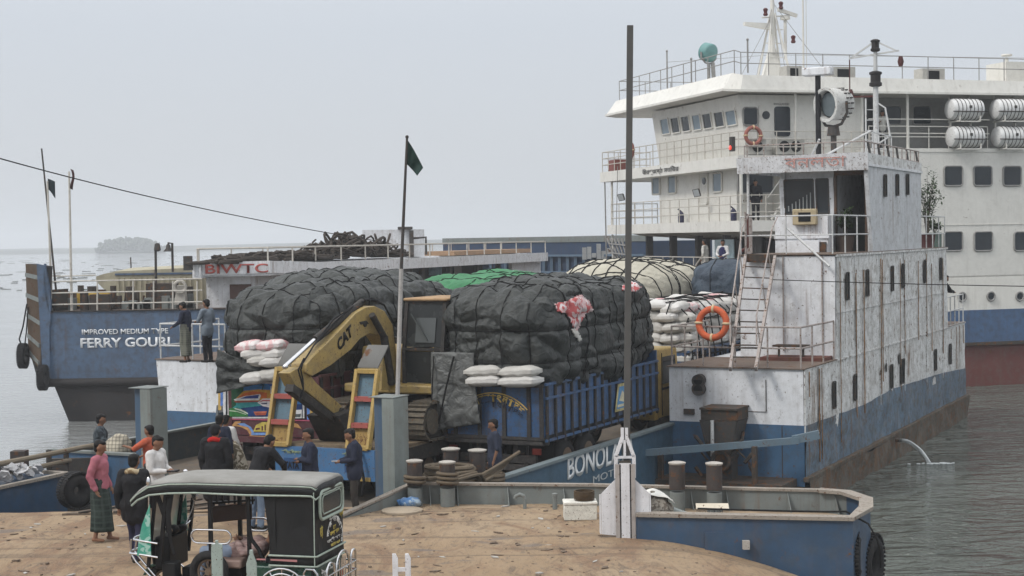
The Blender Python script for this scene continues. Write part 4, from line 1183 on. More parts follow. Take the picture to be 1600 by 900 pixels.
# bridge deck
mb = MB(); mb.prism([(-.2, -.15, 9.05), (6, -.15, 9.05), (6, 16.0, 9.05), (-.2, 16.0, 9.05)], (0, 0, .5)); gp(mb, 'bridge_deck', M_cream)
mb = MB(); mb.rail([(6.0, 0, 9.55), (-.1, 0, 9.55), (-.1, 15.9, 9.55), (2.5, 15.9, 9.55)], 1.0, .85, (1, .68, .36), .022, .022); gp(mb, 'bridge_rail', M_creamrail)
zb, zt = 9.55, 12.1
def frontx(z): return .55 - .16 * (z - zb)                     # wall raked forward towards its top
mb = MB()
mb.prism([(frontx(zb), .5, zb), (6.0, .5, zb), (6.0, .5, zt), (frontx(zt), .5, zt)], (0, 9.4, 0)); gp(mb, 'bridge_house', M_cream)
wl = [(1032, 1044), (1048, 1060), (1064, 1076), (1081, 1093), (1097, 1110), (1115, 1129), (1133, 1148)]
for k, (u0, u1) in enumerate(wl):
    f = lambda u, v: G.px(u, v, .2)
    vb = lambda u: 211 - (u - 1030) * 16 / 118; vt_ = lambda u: 187 - (u - 1030) * 15 / 118
    zlo, zhi = G.px(u0, vb(u0), .2).z, G.px(u0, vt_(u0), .2).z
    ya, yb = G.px(u0, 200, .2).y, G.px(u1, 195, .2).y
    c = [V((frontx(zlo) - .02, ya, zlo)), V((frontx(zlo) - .02, yb, zlo)), V((frontx(zhi) - .02, yb, zhi)), V((frontx(zhi) - .02, ya, zhi))]
    mb = MB(); mb.prism(c, (.02, 0, 0)); o = mb.part('window', M_win if k % 3 else M_winlight, gf)
    mb = MB()
    for i in range(4): mb.bar(c[i] - X * .01, c[(i + 1) % 4] - X * .01, .06, .05)
    mb.part('frame', M_cream2, o)
side_window(1172, 182, .32, .36, .5, M_win)
for u, hw, m_ in ((1196, .32, M_cream2), (1222, .36, M_win)):
    p = G.py(u, 190, .5); mb = MB(); pts = rrect((p.x, 10.75), hw, .95 if m_ is M_cream2 else .62, .12)
    if m_ is M_win: pts = [(a, b + .25) for a, b in pts]
    mb.prism([(a, .46, b) for a, b in pts], (0, .04, 0)); mb.part('door', m_, gf)
p = G.py(1196, 180, .5); mb = MB(); mb.cyl((p.x, .42, p.z), (p.x, .47, p.z), .17, None, 16); gp(mb, 'door_porthole', M_win)
text('door_sign', 'BANGLADESH', plain('sign_black', (.04, .04, .04), .6), gf, G.py(1209, 164, .48), X, Z, .09, .7, .01)
p0 = G.px(1004, 262, -.2); p1 = G.px(1061, 256, -.2)
text('ship_name', 'বীরশ্রেষ্ঠ মতিউর', plain('sign_black', (.04, .04, .04), .6), gf, V((-.22, p0.y, 9.12)), -Y, Z, .33, p0.y - p1.y, .01, bold=.01)
# gallery along the side: posts, back wall with windows
mb = MB(); mb.box((6.0, 1.6, 9.8), (L, 2.5, 12.3)); gp(mb, 'gallery_wall', paint('gallery_shade_grey', (.25, .25, .24), .6, var=.06))  # grey shade of the recess put into the wall colour
side_window(1293, 182, .4, .42, 1.6, M_win); side_window(1393, 180, .45, .40, 1.6, M_win); side_window(1440, 180, .45, .40, 1.6, M_win)
mb = MB()
for u in (1243, 1290, 1347, 1418): p = G.py(u, 190, .1); mb.cyl((p.x, .1, 9.8), (p.x, .1, 12.3), .06, None, 8)
gp(mb, 'gallery_post', M_cream2)
mb = MB()
for z in (10.5, 11.1): mb.tube([(6, .1, z), (11.9, .1, z)], .025, 6)
mb.rail([(6, .1, 9.8), (11.8, .1, 9.8)], 1.0, 1.0); gp(mb, 'gallery_rail', M_cream2)
mb = MB(); mb.box((6.1, 1.5, 9.8), (7.1, 1.62, 12.2)); gp(mb, 'dark_opening_panel', plain('opening_shade', (.03, .03, .03), .8))  # dark panel stands in for the shade inside an opening
# roof
mb = MB()
mb.prism([(-.1, -.25, 12.15), (L, -.25, 12.15), (L, 13.6, 12.15), (-.1, 13.9, 12.15), (-.75, 13.7, 12.2), (-.75, .1, 12.2)], (0, 0, .1))
mb.prism([(-.75, .1, 12.2), (-.75, 13.7, 12.2), (-.25, 13.5, 12.95), (-.25, .2, 12.95)], (.08, 0, 0))
mb.prism([(-.75, .1, 12.2), (-.1, -.25, 12.15), (.1, -.1, 12.85), (-.25, .2, 12.95)], (.05, .05, 0))
mb.prism([(-.1, -.25, 12.15), (L, -.25, 12.15), (L, -.1, 12.65), (.1, -.1, 12.85)], (0, .08, 0))
mb.box((0, .0, 12.5), (L, 13.4, 12.6)); gp(mb, 'roof', M_cream)
mb = MB(); mb.rail([(L, .1, 12.7), (.1, .1, 12.8), (-.1, .3, 12.9), (-.1, 13.4, 12.9), (4, 13.4, 12.9)], 1.0, 1.25, (1, .55), .02, .02); gp(mb, 'roof_rail', M_greyrail)
# roof gear
M_ac = paint('ac_case', (.40, .39, .36), .6, rust=.1, scale=3)
for u, v, w in ((1313, 113, .55), (1453, 115, .55), (1236, 113, .35)):
    p = G.py(u, v, 1.0); mb = MB(); mb.box((p.x - w, .7, 12.6), (p.x + w, 1.4, 13.35)); o = gp(mb, 'air_conditioner', M_ac)
    mb = MB(); mb.box((p.x - w * .55, .68, 12.75), (p.x + w * .5, .7, 13.25)); mb.part('grille', M_dark, o)
for u in (1180, 1222, 1240): 
    p = G.py(u, 215, .3); mb = MB(); mb.box((p.x - .4, .1, 9.6), (p.x + .4, .42, 10.25)); o = gp(mb, 'air_conditioner', M_ac); mb = MB(); mb.cyl((p.x, .08, 9.93), (p.x, .1, 9.93), .24, None, 16); mb.part('grille', M_dark, o)
p = G.py(1590, 107, 1.5); mb = MB(); mb.box((p.x - .95, 1.0, 12.75), (p.x + 2.5, 2.5, 13.75)); mb.bar((p.x - 1, .9, 12.68), (p.x + 2, .9, 12.68), .1); gp(mb, 'roof_locker', M_cream2)
mb = MB(); p = G.py(1575, 85, 1.5); mb.cyl((p.x, 1.6, 13.7), (p.x, 1.6, 14.0), .08); mb.torus((p.x, 1.6, 14.1), Z, .2, .05, 14, 6); gp(mb, 'roof_horn', M_cream2)
p = G.py(1400, 122, 3); mb = MB(); mb.box((p.x - .8, 2.6, 12.6), (p.x + .9, 3.6, 13.0)); gp(mb, 'roof_hatch', M_cream2)
def gsearch(u, v, x, R):
    p = G.px(u, v, x); ax = V((.35, -.9, -.28)).normalized()
    m_ = paint('teal_lamp', (.12, .27, .265), .5, chips=.25, scale=4); mb = MB(); mb.lathe([(R * .7, -.35), (R, -.22), (R * 1.02, .1), (R * 1.0, .16), (R * .9, .2), (.02, .26)], p, ax, 24); o = gp(mb, 'searchlight', m_)
    mb = MB(); s_ = Z.cross(ax).normalized(); mb.tube([p + s_ * (R + .06), p + s_ * (R + .05) - Z * .25, p + s_ * R * .5 - Z * (R + .05), p - Z * (R + .1), p - s_ * R * .5 - Z * (R + .05), p - s_ * (R + .05) - Z * .25, p - s_ * (R + .06)], .04, 8); mb.cyl(p - Z * (R + .05), (p.x, p.y, 12.6), .07); mb.cyl(p + V((.2, -.1, -1.3)), p + V((.15, -.1, -.45)), .09); mb.part('yoke', M_greyrail, o)
gsearch(1107, 82, .35, .40)
mb = MB(); mx, my = G.py(1207, 60, 3.2).x, 3.2
for sx, sy in ((-.55, -.5), (.75, -.5), (-.55, .6), (.75, .6)): mb.tube([(mx + sx, my + sy, 12.6), (mx + sx * .12, my + sy * .1, 15.9)], .05, 6)
mb.prism([(mx - .65, my, 12.6), (mx + .6, my, 12.6), (mx + .15, my, 14.4), (mx - .1, my, 14.4)], (0, .2, 0))
mb.cyl((mx, my, 14.2), (mx, my, 16.9), .11, .08); mb.cyl((mx + .62, my, 13.9), (mx + .62, my, 15.6), .07)
mb.prism([(mx - 1.35, my - .1, 15.35), (mx, my - .1, 15.15), (mx, my - .1, 15.45), (mx - 1.35, my - .1, 15.48)], (0, .2, 0))
for z in (14.0, 14.6, 15.2): mb.bar((mx - .3, my, z), (mx + .5, my, z), .04)
mb.tube([(mx - .5, my, 15.7), (mx + .5, my, 15.8)], .04, 6)
mast2 = gp(mb, 'mast', M_cream)
mb = MB(); mb.lathe([(.05, 0), (.22, .05), (.2, .2), (.05, .25)], (mx + .62, my, 15.6)); mb.bar((mx + .2, my - .15, 16.05), (mx + 1.1, my - .15, 15.8), .14); mb.part('radar', M_cream2, mast2)
mb = MB()
for dx, z in ((-.42, 15.75), (.32, 16.05), (.9, 14.6)): mb.lathe([(.07, 0), (.11, .05), (.07, .15), (.11, .28), (.05, .34)], (mx + dx, my - .2, z))
mb.part('mast_lamp', plain('maroon_lamp', (.09, .03, .03), .5), mast2)
mb = MB()
for a, b in (((mx - 1.6, my - 1.5, 12.7), (mx, my, 16.2)), ((mx - 2.2, my - 1.0, 12.7), (mx, my, 15.8)), ((mx + 2.2, my - 1.5, 12.7), (mx, my, 16.4)), ((mx - .6, my - 2.5, 12.7), (mx - .1, my, 17.5))): mb.tube([a, b], .012, 5)
gp(mb, 'stay_wire', M_greyrail)
q = G.py(1255, 50, 2.4); mb = MB(); mb.cyl((q.x, 2.4, 12.6), (q.x, 2.4, 18), .05, .03, 8); mb.cyl((q.x + .2, 2.5, 12.6), (q.x + .2, 2.5, 16.8), .015, None, 5); gp(mb, 'whip_antenna', M_cream2)
mb = MB()
for u, vt in ((1042, 80), (1080, 92), (1168, 62)):
    p = G.px(u, vt, .15); mb.tube([(.15, p.y, 12.9), (.15, p.y, p.z)], .035, 6); mb.ball((.15, p.y, p.z), .06, 8, 6)
mb.tube([(.15, G.px(1042, 82, .15).y, 13.95 + .3), (mx, my, 14.1), (L, 2, 14.2)], .009, 4); gp(mb, 'signal_post', M_greyrail)
# floodlights, extinguisher, nav light, stairs
for u, v, x, z in ((971, 308, -.05, 0), (1089, 301, -.05, 0)):
    p = G.px(u, v, x); mb = MB(); mb.obj = 0; c = p; ax = V((-.8, -.5, -.3)).normalized(); mb.lathe([(.12, -.14), (.24, 0), (.25, .05)], c, ax, 4); o = gp(mb, 'floodlight', M_frame_dark, smooth=None); mb = MB(); mb.lathe([(.01, .05), (.21, .052), (.01, .056)], c, ax, 4); mb.part('lens', M_lamp, o, smooth=None)
p = G.px(1145, 227, -.25); mb = MB(); mb.box((-.35, p.y - .13, p.z - .25), (-.2, p.y + .13, p.z + .35)); o = gp(mb, 'signal_lamp', M_frame_dark)
mb = MB(); mb.ball((-.37, p.y, p.z - .1), (.04, .09, .09)); mb.part('red_light', plain('red_light', (.9, .05, .03), .3, emit=1.2), o)
for u, v in ((1064, 334), (1146, 332)):
    p = G.px(u, v, .35); mb = MB(); mb.lathe([(.13, 0), (.14, .05), (.14, .38), (.08, .48), (.05, .52)], (.35, p.y, 6.88), n=14); mb.bar((.35, p.y, 7.4), (.2, p.y, 7.5), .05); gp(mb, 'extinguisher', plain('navy_bottle', (.04, .04, .08), .5))
mb = MB(); st0, st1 = V((.2, 1.2, 4.4)), V((3.6, 1.2, 6.6))
a = G.px(1082, 440, .4); b = G.px(1112, 398, .4)
mb.rail([(-.9, .6, 4.36), (-.9, 8.5, 4.36)], 1.0, 1.1); mb.tube([(-.9, G.px(1072, 420, -.9).y, 4.4), (-.9, G.px(1098, 398, -.9).y, 5.45)], .035, 6); mb.tube([(-.9, G.px(1080, 440, -.9).y, 4.0), (-.9, G.px(1112, 405, -.9).y, 5.1)], .035, 6); gp(mb, 'vehicle_deck_rail', M_creamrail)
mb = MB(); mb.tube([(1.5, .3, 6.9), (3.4, .3, 9.3)], .05, 6); mb.tube([(2.2, .3, 6.9), (4.1, .3, 9.3)], .05, 6); mb.tube([(1.3, .2, 7.8), (3.2, .2, 10.2)], .025, 6)
for k in range(9): mb.bar((1.5 + .21 * k, .3, 7.1 + .26 * k), (2.0 + .21 * k, .3, 7.1 + .26 * k), .25, .03)
gp(mb, 'stairs', M_cream2)
mb = MB()
mb.cyl((-.05, 15.6, 3.0), (-.1, 15.6, 9.05), .035, None, 6); mb.tube([G.px(965, 260, -.3), G.px(962, 400, -.3)], .02, 5); gp(mb, 'hanging_line', M_greyrail)
mb = MB(); mb.box((.2, 14.9, 9.56), (1.0, 15.8, 10.15)); gp(mb, 'red_chest', paint('red_chest', (.20, .06, .05), .6))
# ramp fittings seen under the overhang at the left
mb = MB()
for k in range(6): mb.bar((-.2, 12.9 - .3 * k, 4.3), (-.4, 14.6 - .5 * k, 6.2), .07)
for k in range(4): mb.bar((-.4, 11.5, 4.5 + .45 * k), (-.4, 14.4, 4.6 + .45 * k), .06)
gp(mb, 'ramp_gear', M_greyrail)
p = G.px(1177, 212, -.2)
q = G.py(1177, 212, -.06)
lifebuoy(G.w(q.x, -.06, q.z), G.m.to_3x3() @ V((0, -1, 0)), .34, .08, 'faded red lifebuoy on the rail of the bridge deck, right of the bridge windows', None, (.31, .11, .085))
q = G.px(985, 235, -.15)
lifebuoy(G.w(-.15, q.y, q.z), G.m.to_3x3() @ V((-1, 0, 0)), .34, .08, 'dull red lifebuoy on the far end of the bridge wing rail beside the red chest', None, (.28, .10, .08))

# life rafts in their cradles
def life_raft(u, v, label):
    p = G.py(u, v, -.1); o = thing('life_raft', label, 'life raft', G.w(p.x, -.1, p.z), G.a, 'white life raft canisters on the gallery')
    mb = MB(); mb.lathe([(.22, -.82), (.40, -.74), (.46, -.6), (.46, .6), (.40, .74), (.22, .82)], (0, 0, 0), X, 20); mb.part('canister', M_cream if False else paint('raft_white', (.68, .68, .67), .4, streak=.2, chips=.15), o)
    for k in range(7):
        mb = MB(); mb.torus((-.57 + .19 * k, 0, 0), X, .468, .014, 24, 5); mb.part('strap', M_frame_dark, o)
    mb = MB(); mb.torus((0, 0, -.12), Z, .1, .01, 4, 4); mb.prism([(-.84, -.47, -.14), (.84, -.47, -.14), (.84, -.47, -.10), (-.84, -.47, -.10)], (0, .03, 0)); mb.part('seam', M_frame_dark, o)
    mb = MB()
    for x in (-.5, .5):
        mb.bar((x, -.4, -.52), (x, .45, -.52), .06); mb.bar((x, -.42, -.3), (x, -.42, -.55), .05); mb.bar((x, .3, -.52), (x, .3, -.85), .06); mb.bar((x, .3, -.3), (x, .45, .9), .05)
    mb.bar((-.5, -.42, -.54), (.5, -.42, -.54), .05); mb.part('cradle', M_cream2, o)
    mb = MB(); mb.box((-.05, -.475, .02), (.08, -.46, .14)); mb.part('label_plate', M_frame_dark, o)
life_raft(1507, 171, 'white strapped life raft canister, upper one of the pair nearer the tower')
life_raft(1508, 214, 'white strapped life raft canister, lower one of the pair nearer the tower')
life_raft(1577, 171, 'white strapped life raft canister, upper one at the picture edge')
life_raft(1579, 214, 'white strapped life raft canister, lower one at the picture edge')
# ---------------------------------------------------------------- blue ferry at the left, roofed deckhouse, moored beyond
M_gblue = paint('gouri_blue', (.068, .108, .175), .5, streak=.7, rust=.16, var=.18, dirt=(.05, .05, .055), dirtamt=.8)
M_gdark = paint('gouri_dark', (.030, .028, .028), .8, rust=.12, scale=.8, dirtamt=.3, dirt=(.05, .04, .035))
A = V((-17.72, 61.0, 0)); REC = V((.367, .930, 0)); 
gr = thing('blue_ferry', 'blue ferry with a raised ribbed ramp, white lettering and long roofed deckhouse', 'ferry', A, 0)
def gw(mb, n, m, **k): return mb.part(n, m, gr, world=True, **k)
zt = at(150, 487, 61).z; zk = at(150, 598, 61).z; x1 = 1.0
def corner(x, z, d=0): return V((x, 61 + d, z))
mb = MB(); pl = [V((-17.72, 61, zk)), V((x1 - 6, 61, zk)), V((x1 + 6, 92, zk)), V((-6.3, 92, zk))]
mb.prism(pl, (0, 0, zt - zk)); gw(mb, 'hull', M_gblue)
mb = MB(); mb.cyl((-17.75, 61.0, zk + .02), (x1 - 6, 61.0, zk + .02), .16, None, 12); gw(mb, 'rubbing_tube', M_gdark)
mb = MB(); mb.prism([V((-17.6, 61.05, zk)), V((-10, 61.05, zk)), V((-10, 61.05, -.8)), V((-16.9, 61.05, -.8))], (2, 18, 0)); mb.prism([V((-13, 60.95, zk - .1)), V((-12, 60.95, zk - .1)), V((-12.3, 60.8, zk - .7)), V((-12.7, 60.8, zk - .7))], (0, .2, 0)); gw(mb, 'under_hull', M_gdark)
mb = MB(); mb.prism([V((-14.5, 61.03, zk - .2)), V((-12.7, 61.03, zk - .2)), V((-13.0, 60.98, zk - .75)), V((-14.1, 60.98, zk - .75))], (0, .05, 0)); gw(mb, 'red_patch', paint('dark_red_patch', (.06, .028, .026), .8))
mb = MB(); mb.prism([p + Z * (zt - zk) + Z * .004 for p in pl], (0, 0, .03)); gw(mb, 'main_deck', M_deck)
mb = MB(); mb.box((-17.75, 60.95, zt), (x1 - 6, 61.05, zt + .05)); gw(mb, 'deck_edge', M_gdark)
M_glet = plain('hull_letters', (.66, .67, .68), .6)
y_ = 60.985
a, b = at(128, 523, y_), at(263, 523, y_); text('small_title', 'IMPROVED MEDIUM TYPE', M_glet, gr, a, X, Z, .20, b.x - a.x, .006, bold=.018, world=True)
a, b = at(126, 544, y_), at(266, 544, y_); text('name_title', 'FERRY GOURI', M_glet, gr, a, X, Z, .38, b.x - a.x, .006, bold=.03, world=True)
# raised ramp
rp = [at(42, 412, 61.5), at(70, 416, 60.6), at(78, 545, 60.6), at(78, 596, 60.6), at(60, 596, 61.2), at(47, 545, 61.5)]
f0, f1 = at(43, 412, 62.2), at(70, 416, 61.0); l0, l1 = at(48, 555, 62.2), at(64, 575, 61.0); k0, k1 = at(60, 598, 62), at(77, 602, 61)
mb = MB(); mb.prism([f0, f1, l1, l0], V((.28, .05, 0))); mb.prism([l0, l1, k1, k0], V((.28, .05, 0))); o = gw(mb, 'ramp', M_gdark)
mb = MB()
for k in range(12):
    t = (k + .5) / 12
    mb.bar(f0.lerp(f1, t) - X * .05, l0.lerp(l1, t) - X * .05, .05, .1)
mb.part('ramp_rib', paint('ramp_wood', (.12, .085, .06), .85, rust=.4, scale=2), o, world=True)
mb = MB()
for t in (.12, .34, .56, .78, .95): mb.bar(f0.lerp(l0, t) - X * .09, f1.lerp(l1, t) - X * .09, .06, .16)
mb.part('ramp_bar', M_grey_steel, o, world=True)
mb = MB(); mb.prism([f1 + V((.0, -.1, .1)), at(76, 455, 60.9), at(78, 590, 60.9), at(66, 575, 60.9)], (.05, .15, 0)); mb.prism([at(57, 412, 60.9), at(70, 415, 60.9), at(79, 470, 60.9), at(79, 500, 60.9), at(66, 575, 60.95)], (.0, .2, 0)); gw(mb, 'ramp_cheek', M_gblue)
for u, v, d, lab in ((36, 556, 61.6, 'narrow black tyre fender hanging from the tip of the raised ramp'), (67, 590, 60.5, 'black tyre fender against the foot of the raised ramp')):
    mb = MB(); tyre(mb, (0, 0, 0), X, .48, .14); mb.xf(Matrix.Translation(at(u, v, d))); mb.solo('tyre_fender', M_tyre, lab, 'tyre', 'tyre fenders of the blue ferry')
mb = MB(); mb.tube([at(42, 475, 61.9), at(36, 510, 61.6), at(30, 530, 61.5), at(36, 545, 61.6)], .03, 6); mb.tube([at(44, 480, 61.9), at(41, 520, 61.6), at(38, 545, 61.6)], .025, 6)
mb.solo('fender_rope', M_ropeblack, 'black ropes that hold the tyre at the tip of the raised ramp', 'rope')
# deck rails, poles, gear
mb = MB()
def rl(us, v0, v1, d, posts):
    pts = [at(u, v0, d) for u in us]
    mb.tube([at(us[0], v1, d), at(us[1], v1 - (us[1] - us[0]) * .015, d)], .035, 6)
for v in (439, 457, 475): mb.tube([at(80, v + 1, 61.1), at(316, v - 3.5, 61.1)], .03, 6)
for u in (80, 152, 208, 240, 270, 308): mb.tube([at(u, 439, 61.1), at(u, 486, 61.1)], .03, 6)
mb.tube([at(80, 432, 66), at(150, 430, 66)], .03, 6)
gw(mb, 'deck_rail', M_creamrail)
for u0, v0, u1, v1, d, r, flag in ((81, 470, 74, 283, 61.4, .05, 1), (112, 482, 108, 268, 61.2, .055, 2), (90, 450, 65, 232, 62, .045, 0)):
    mb = MB(); p, q = at(u0, v0, d), at(u1, v1, d); p.z = zt; mb.cyl(p, q, r, r * .7, 6); o = gw(mb, 'flag_pole', M_creamrail if flag else M_frame_dark)
    if flag:
        mb = MB(); vs = []
        for i in range(7):
            for j in range(5):
                a, b = i / 6, j / 4
                if flag == 2: vs.append(q + V((.05 + .1 * b + .05 * sin(4 * a), .06 * sin(6 * a + b), .1 - a * .75 - .05 * b)))
                else: vs.append(q + V((.02 + .28 * b, .05 * sin(5 * b), .1 - a * .4 - .25 * b * a - .12 * b)))
        mb.add(vs, [(i * 5 + j, (i + 1) * 5 + j, (i + 1) * 5 + j + 1, i * 5 + j + 1) for i in range(6) for j in range(4)])
        fo = mb.part('flag', cloth('flag_dark', (.05, .02, .02) if flag == 2 else (.02, .03, .03)) if flag == 2 else cloth('flag_teal', (.02, .03, .035)), o, world=True); fo.modifiers.new('s', 'SOLIDIFY').thickness = .01
mb = MB()
p = at(243, 420, 63); mb.cyl((p.x, p.y, zt), at(243, 388, 63), .05); mb.lathe([(.05, 0), (.14, .05), (.1, .3), (.03, .34)], at(246, 393, 63)); mb.tube([at(270, 425, 63), at(269, 380, 63), at(262, 380, 63)], .05, 6); mb.lathe([(.2, 0), (.1, .12), (.08, .25), (.03, .3)], at(263, 393, 63)); mb.tube([at(205, 425, 70), at(204, 402, 70)], .03, 5)
gw(mb, 'lamp_and_bell', M_frame_dark)
mb = MB(); rnd = random.Random(9)
for k in range(46):
    u = rnd.uniform(84, 300); p = at(u, 480, rnd.uniform(61.5, 64)); p.z = zt
    s_ = rnd.uniform(.12, .5); rnd.choice([lambda: mb.box((p.x - s_, p.y - .2, p.z), (p.x + s_, p.y + .2, p.z + rnd.uniform(.2, .7))), lambda: mb.cyl(p, p + Z * rnd.uniform(.3, 1.1), rnd.uniform(.06, .25)), lambda: mb.tube([p, p + V((rnd.uniform(-.8, .8), 0, rnd.uniform(.3, 1.0)))], .04)])()
mb.cyl(at(93, 480, 61.5), at(91, 452, 61.5), .3, .38); mb.box((at(222, 0, 63).x, 62.5, zt), (at(265, 0, 63).x, 63.5, zt + 1.0))
gw(mb, 'deck_machinery', M_rustdark)
mb = MB(); rnd = random.Random(10)
for k in range(14): 
    u = rnd.uniform(85, 300); p = at(u, 480, 62); p.z = zt; mb.box((p.x - .15, p.y - .1, p.z), (p.x + .15, p.y + .1, p.z + rnd.uniform(.2, .6)))
gw(mb, 'deck_gear', M_grey_steel)
mb = MB(); a, b = at(120, 480, 62.5), at(170, 457, 62.5); mb.box((a.x, 62.5, zt + .15), (b.x, 63.2, b.z)); mb.box((a.x + .15, 62.42, zt), (b.x - .2, 62.5, zt + .2)); ye = gw(mb, 'yellow_winch', paint('yellow_gear', (.52, .33, .045), .5, rust=.15), bevel=.03)
mb = MB(); mb.box((a.x + .3, 62.44, zt + .3), (b.x - .35, 62.5, b.z - .2)); mb.part('dark_panel', M_frame_dark, ye, world=True)
mb = MB(); a = at(283, 470, 61.6); mb.prism([at(272, 476, 61.4), at(290, 476, 61.4), at(288, 446, 61.4), at(276, 446, 61.4)], (0, .4, 0)); mb.torus(at(281, 448, 61.3), Y, .22, .06, 16, 6); gw(mb, 'white_davit', M_creamrail)
# beige covered boat on the deck
bt = thing('covered_boat', 'beige lifeboat with ribbed sides and curled bow on the deck of the blue ferry', 'boat', at(230, 480, 66), 0)
mb = MB(); sec = []
xs = [at(150, 430, 66).x, at(162, 430, 66).x, at(180, 430, 66).x, at(300, 430, 66).x, at(320, 430, 66).x]
tops = [at(150, 432, 66).z, at(162, 428, 66).z, at(190, 424, 66).z, at(250, 419, 66).z, at(320, 416, 66).z]
bots = [at(150, 440, 66).z, at(168, 452, 66).z, at(180, 470, 66).z, zt + .05, zt + .05]
vs = []
for x, t, bo in zip(xs, tops, bots): vs += [(x, 66, bo), (x, 66, t), (x, 69, t + .1), (x, 69, bo)]
mb.add(vs, [(i * 4 + j, i * 4 + (j + 1) % 4, (i + 1) * 4 + (j + 1) % 4, (i + 1) * 4 + j) for i in range(4) for j in range(4)] + [(3, 2, 1, 0), (16, 17, 18, 19)])
M_beige = paint('beige_boat', (.36, .33, .24), .7, rust=.08, streak=.5)
mb.part('hull', M_beige, bt, world=True)
mb = MB()
for k in range(16): x = xs[2] + .1 + k * .23; mb.box((x, 65.93, zt + .2), (x + .05, 66.0, tops[2] - .25))
mb.part('rib', M_beige, bt, world=True)
mb = MB(); mb.box((xs[2], 65.95, tops[2] - .16), (xs[4], 66.0, tops[2] - .08)); mb.part('blue_stripe', M_gblue, bt, world=True)
# deckhouse with long roof
D0 = at(308, 420, 61.6); D0 = V((D0.x, D0.y, 0)); E = REC
zr0 = at(310, 414, 61.6).z; N = V((E.y, -E.x, 0))                 # N: the side that faces the trucks
def dl(s, n, z): p = D0 + E * s + N * n; p.z = z; return p
Lh = 33.5
mb = MB(); mb.prism([dl(-.1, -.15, zr0 - .5), dl(-.3, .35, zr0 - .5), dl(Lh, .35, zr0 - .5), dl(Lh, -.9, zr0 - .5)], (0, 0, .5))
fr0, fr1 = at(306, 431, 61.3), at(384, 427, 61.3)
mb.prism([V((fr0.x, 61.3, fr0.z)), V((fr1.x + .9, 61.6, fr0.z + .06)), V((fr1.x + .9, 61.6, fr0.z + .53)), V((fr0.x, 61.3, fr0.z + .5))], (0, .15, 0))
mb.prism([V((fr1.x + .9, 61.6, fr0.z + .06)), dl(6, 2.05, zr0 - .5), dl(6, 2.05, zr0 - .02), V((fr1.x + .9, 61.6, fr0.z + .53))], (-.1, .1, 0))
mb.prism([V((fr0.x + .1, 61.4, zr0 - .45)), V((fr1.x + .85, 61.65, zr0 - .45)), dl(6, 2.0, zr0 - .45), dl(Lh, 1.9, zr0 - .45), dl(Lh, -.8, zr0 - .45)], (0, 0, .4))
mb.prism([dl(6, 2.05, zr0 - .5), dl(Lh, 2.05, zr0 - .5), dl(Lh, 2.05, zr0 - .02), dl(6, 2.05, zr0 - .02)], tuple(N * -.12))
gw(mb, 'long_roof', M_white)
a = at(321, 431, 61.25); b = at(418, 431, 61.5)
text('roof_letters', 'BIWTC', plain('faded_red2', (.36, .09, .075), .7), gr, V((a.x, a.y, fr0.z + .07)), V((b.x - a.x, .30, 0)), Z, .36, 2.38, .03, bold=.02, world=True)
mb = MB(); w0, w1 = at(322, 470, 62.2), at(362, 470, 62.2)
mb.box((w0.x, 62.3, zt), (w1.x + .9, 62.5, zr0 - .45)); mb.prism([V((w1.x + .9, 62.5, zt)), dl(6, .6, zt), dl(6, .6, zr0 - .45), V((w1.x + .9, 62.5, zr0 - .45))], (-.1, .15, 0))
mb.prism([dl(6, .6, zt), dl(14, .6, zt), dl(14, .6, zr0 - .45), dl(6, .6, zr0 - .45)], tuple(N * -.12)); mb.prism([dl(29.0, 1.6, zt), dl(Lh, 1.6, zt), dl(Lh, 1.6, zr0 - .45), dl(29, 1.6, zr0 - .45)], tuple(N * -.2))
gw(mb, 'deckhouse_wall', M_white)
mb = MB(); a, b = at(359, 470, 62.2), at(392, 444, 62.2); mb.box((a.x, 62.24, zt), (b.x, 62.29, b.z)); gw(mb, 'brown_door', paint('brown_door', (.10, .055, .045), .6))
mb = MB(); mb.prism([dl(14, .2, zt), dl(29, .2, zt), dl(29, .2, zr0 - .45), dl(14, .2, zr0 - .45)], tuple(N * -.12)); gw(mb, 'dark_interior_panel', paint('inside_shade', (.03, .03, .032), .9))  # dark panel stands in for the unlit inside of the deckhouse
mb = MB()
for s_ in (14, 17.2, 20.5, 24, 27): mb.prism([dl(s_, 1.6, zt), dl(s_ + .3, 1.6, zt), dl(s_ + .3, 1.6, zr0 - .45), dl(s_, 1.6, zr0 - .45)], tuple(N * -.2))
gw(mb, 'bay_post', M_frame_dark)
for s0, s1, c in ((18.3, 19.9, (.16, .25, .30)), (25.2, 26.1, (.10, .16, .28)), (21.4, 22.3, (.30, .30, .29)), (15, 16.5, (.22, .23, .23))):
    mb = MB(); n = 24; vs = []
    for i in range(n + 1):
        for z in (zt + .8, zr0 - .5): vs.append(dl(s0 + (s1 - s0) * i / n, 1.45 + .06 * sin(i * 1.3), z))
    mb.add(vs, [(2 * i, 2 * i + 2, 2 * i + 3, 2 * i + 1) for i in range(n)]); o = gw(mb, 'curtain', cloth('curtain_%d' % int(s0), c, None, 3), smooth=60); o.modifiers.new('s', 'SOLIDIFY').thickness = .02
mb = MB(); mb.rail([dl(.2, -.1, zr0), V((fr0.x + .1, 61.45, zr0)), V((fr1.x + .8, 61.7, zr0)), dl(6, 1.9, zr0), dl(Lh, 1.9, zr0)], .62, 2.3, (1,), .035, .04); mb.rail([dl(.2, -.1, zr0), dl(Lh, -.8, zr0)], .62, 2.5, (1,), .03, .035); gw(mb, 'roof_rail', M_creamrail)
mb = MB(); a = at(318, 420, 61.2); mb.box((a.x - .75, 61.1, a.z - .05), (a.x - .42, 61.25, a.z + .5)); gw(mb, 'wall_lamp', M_frame_dark)
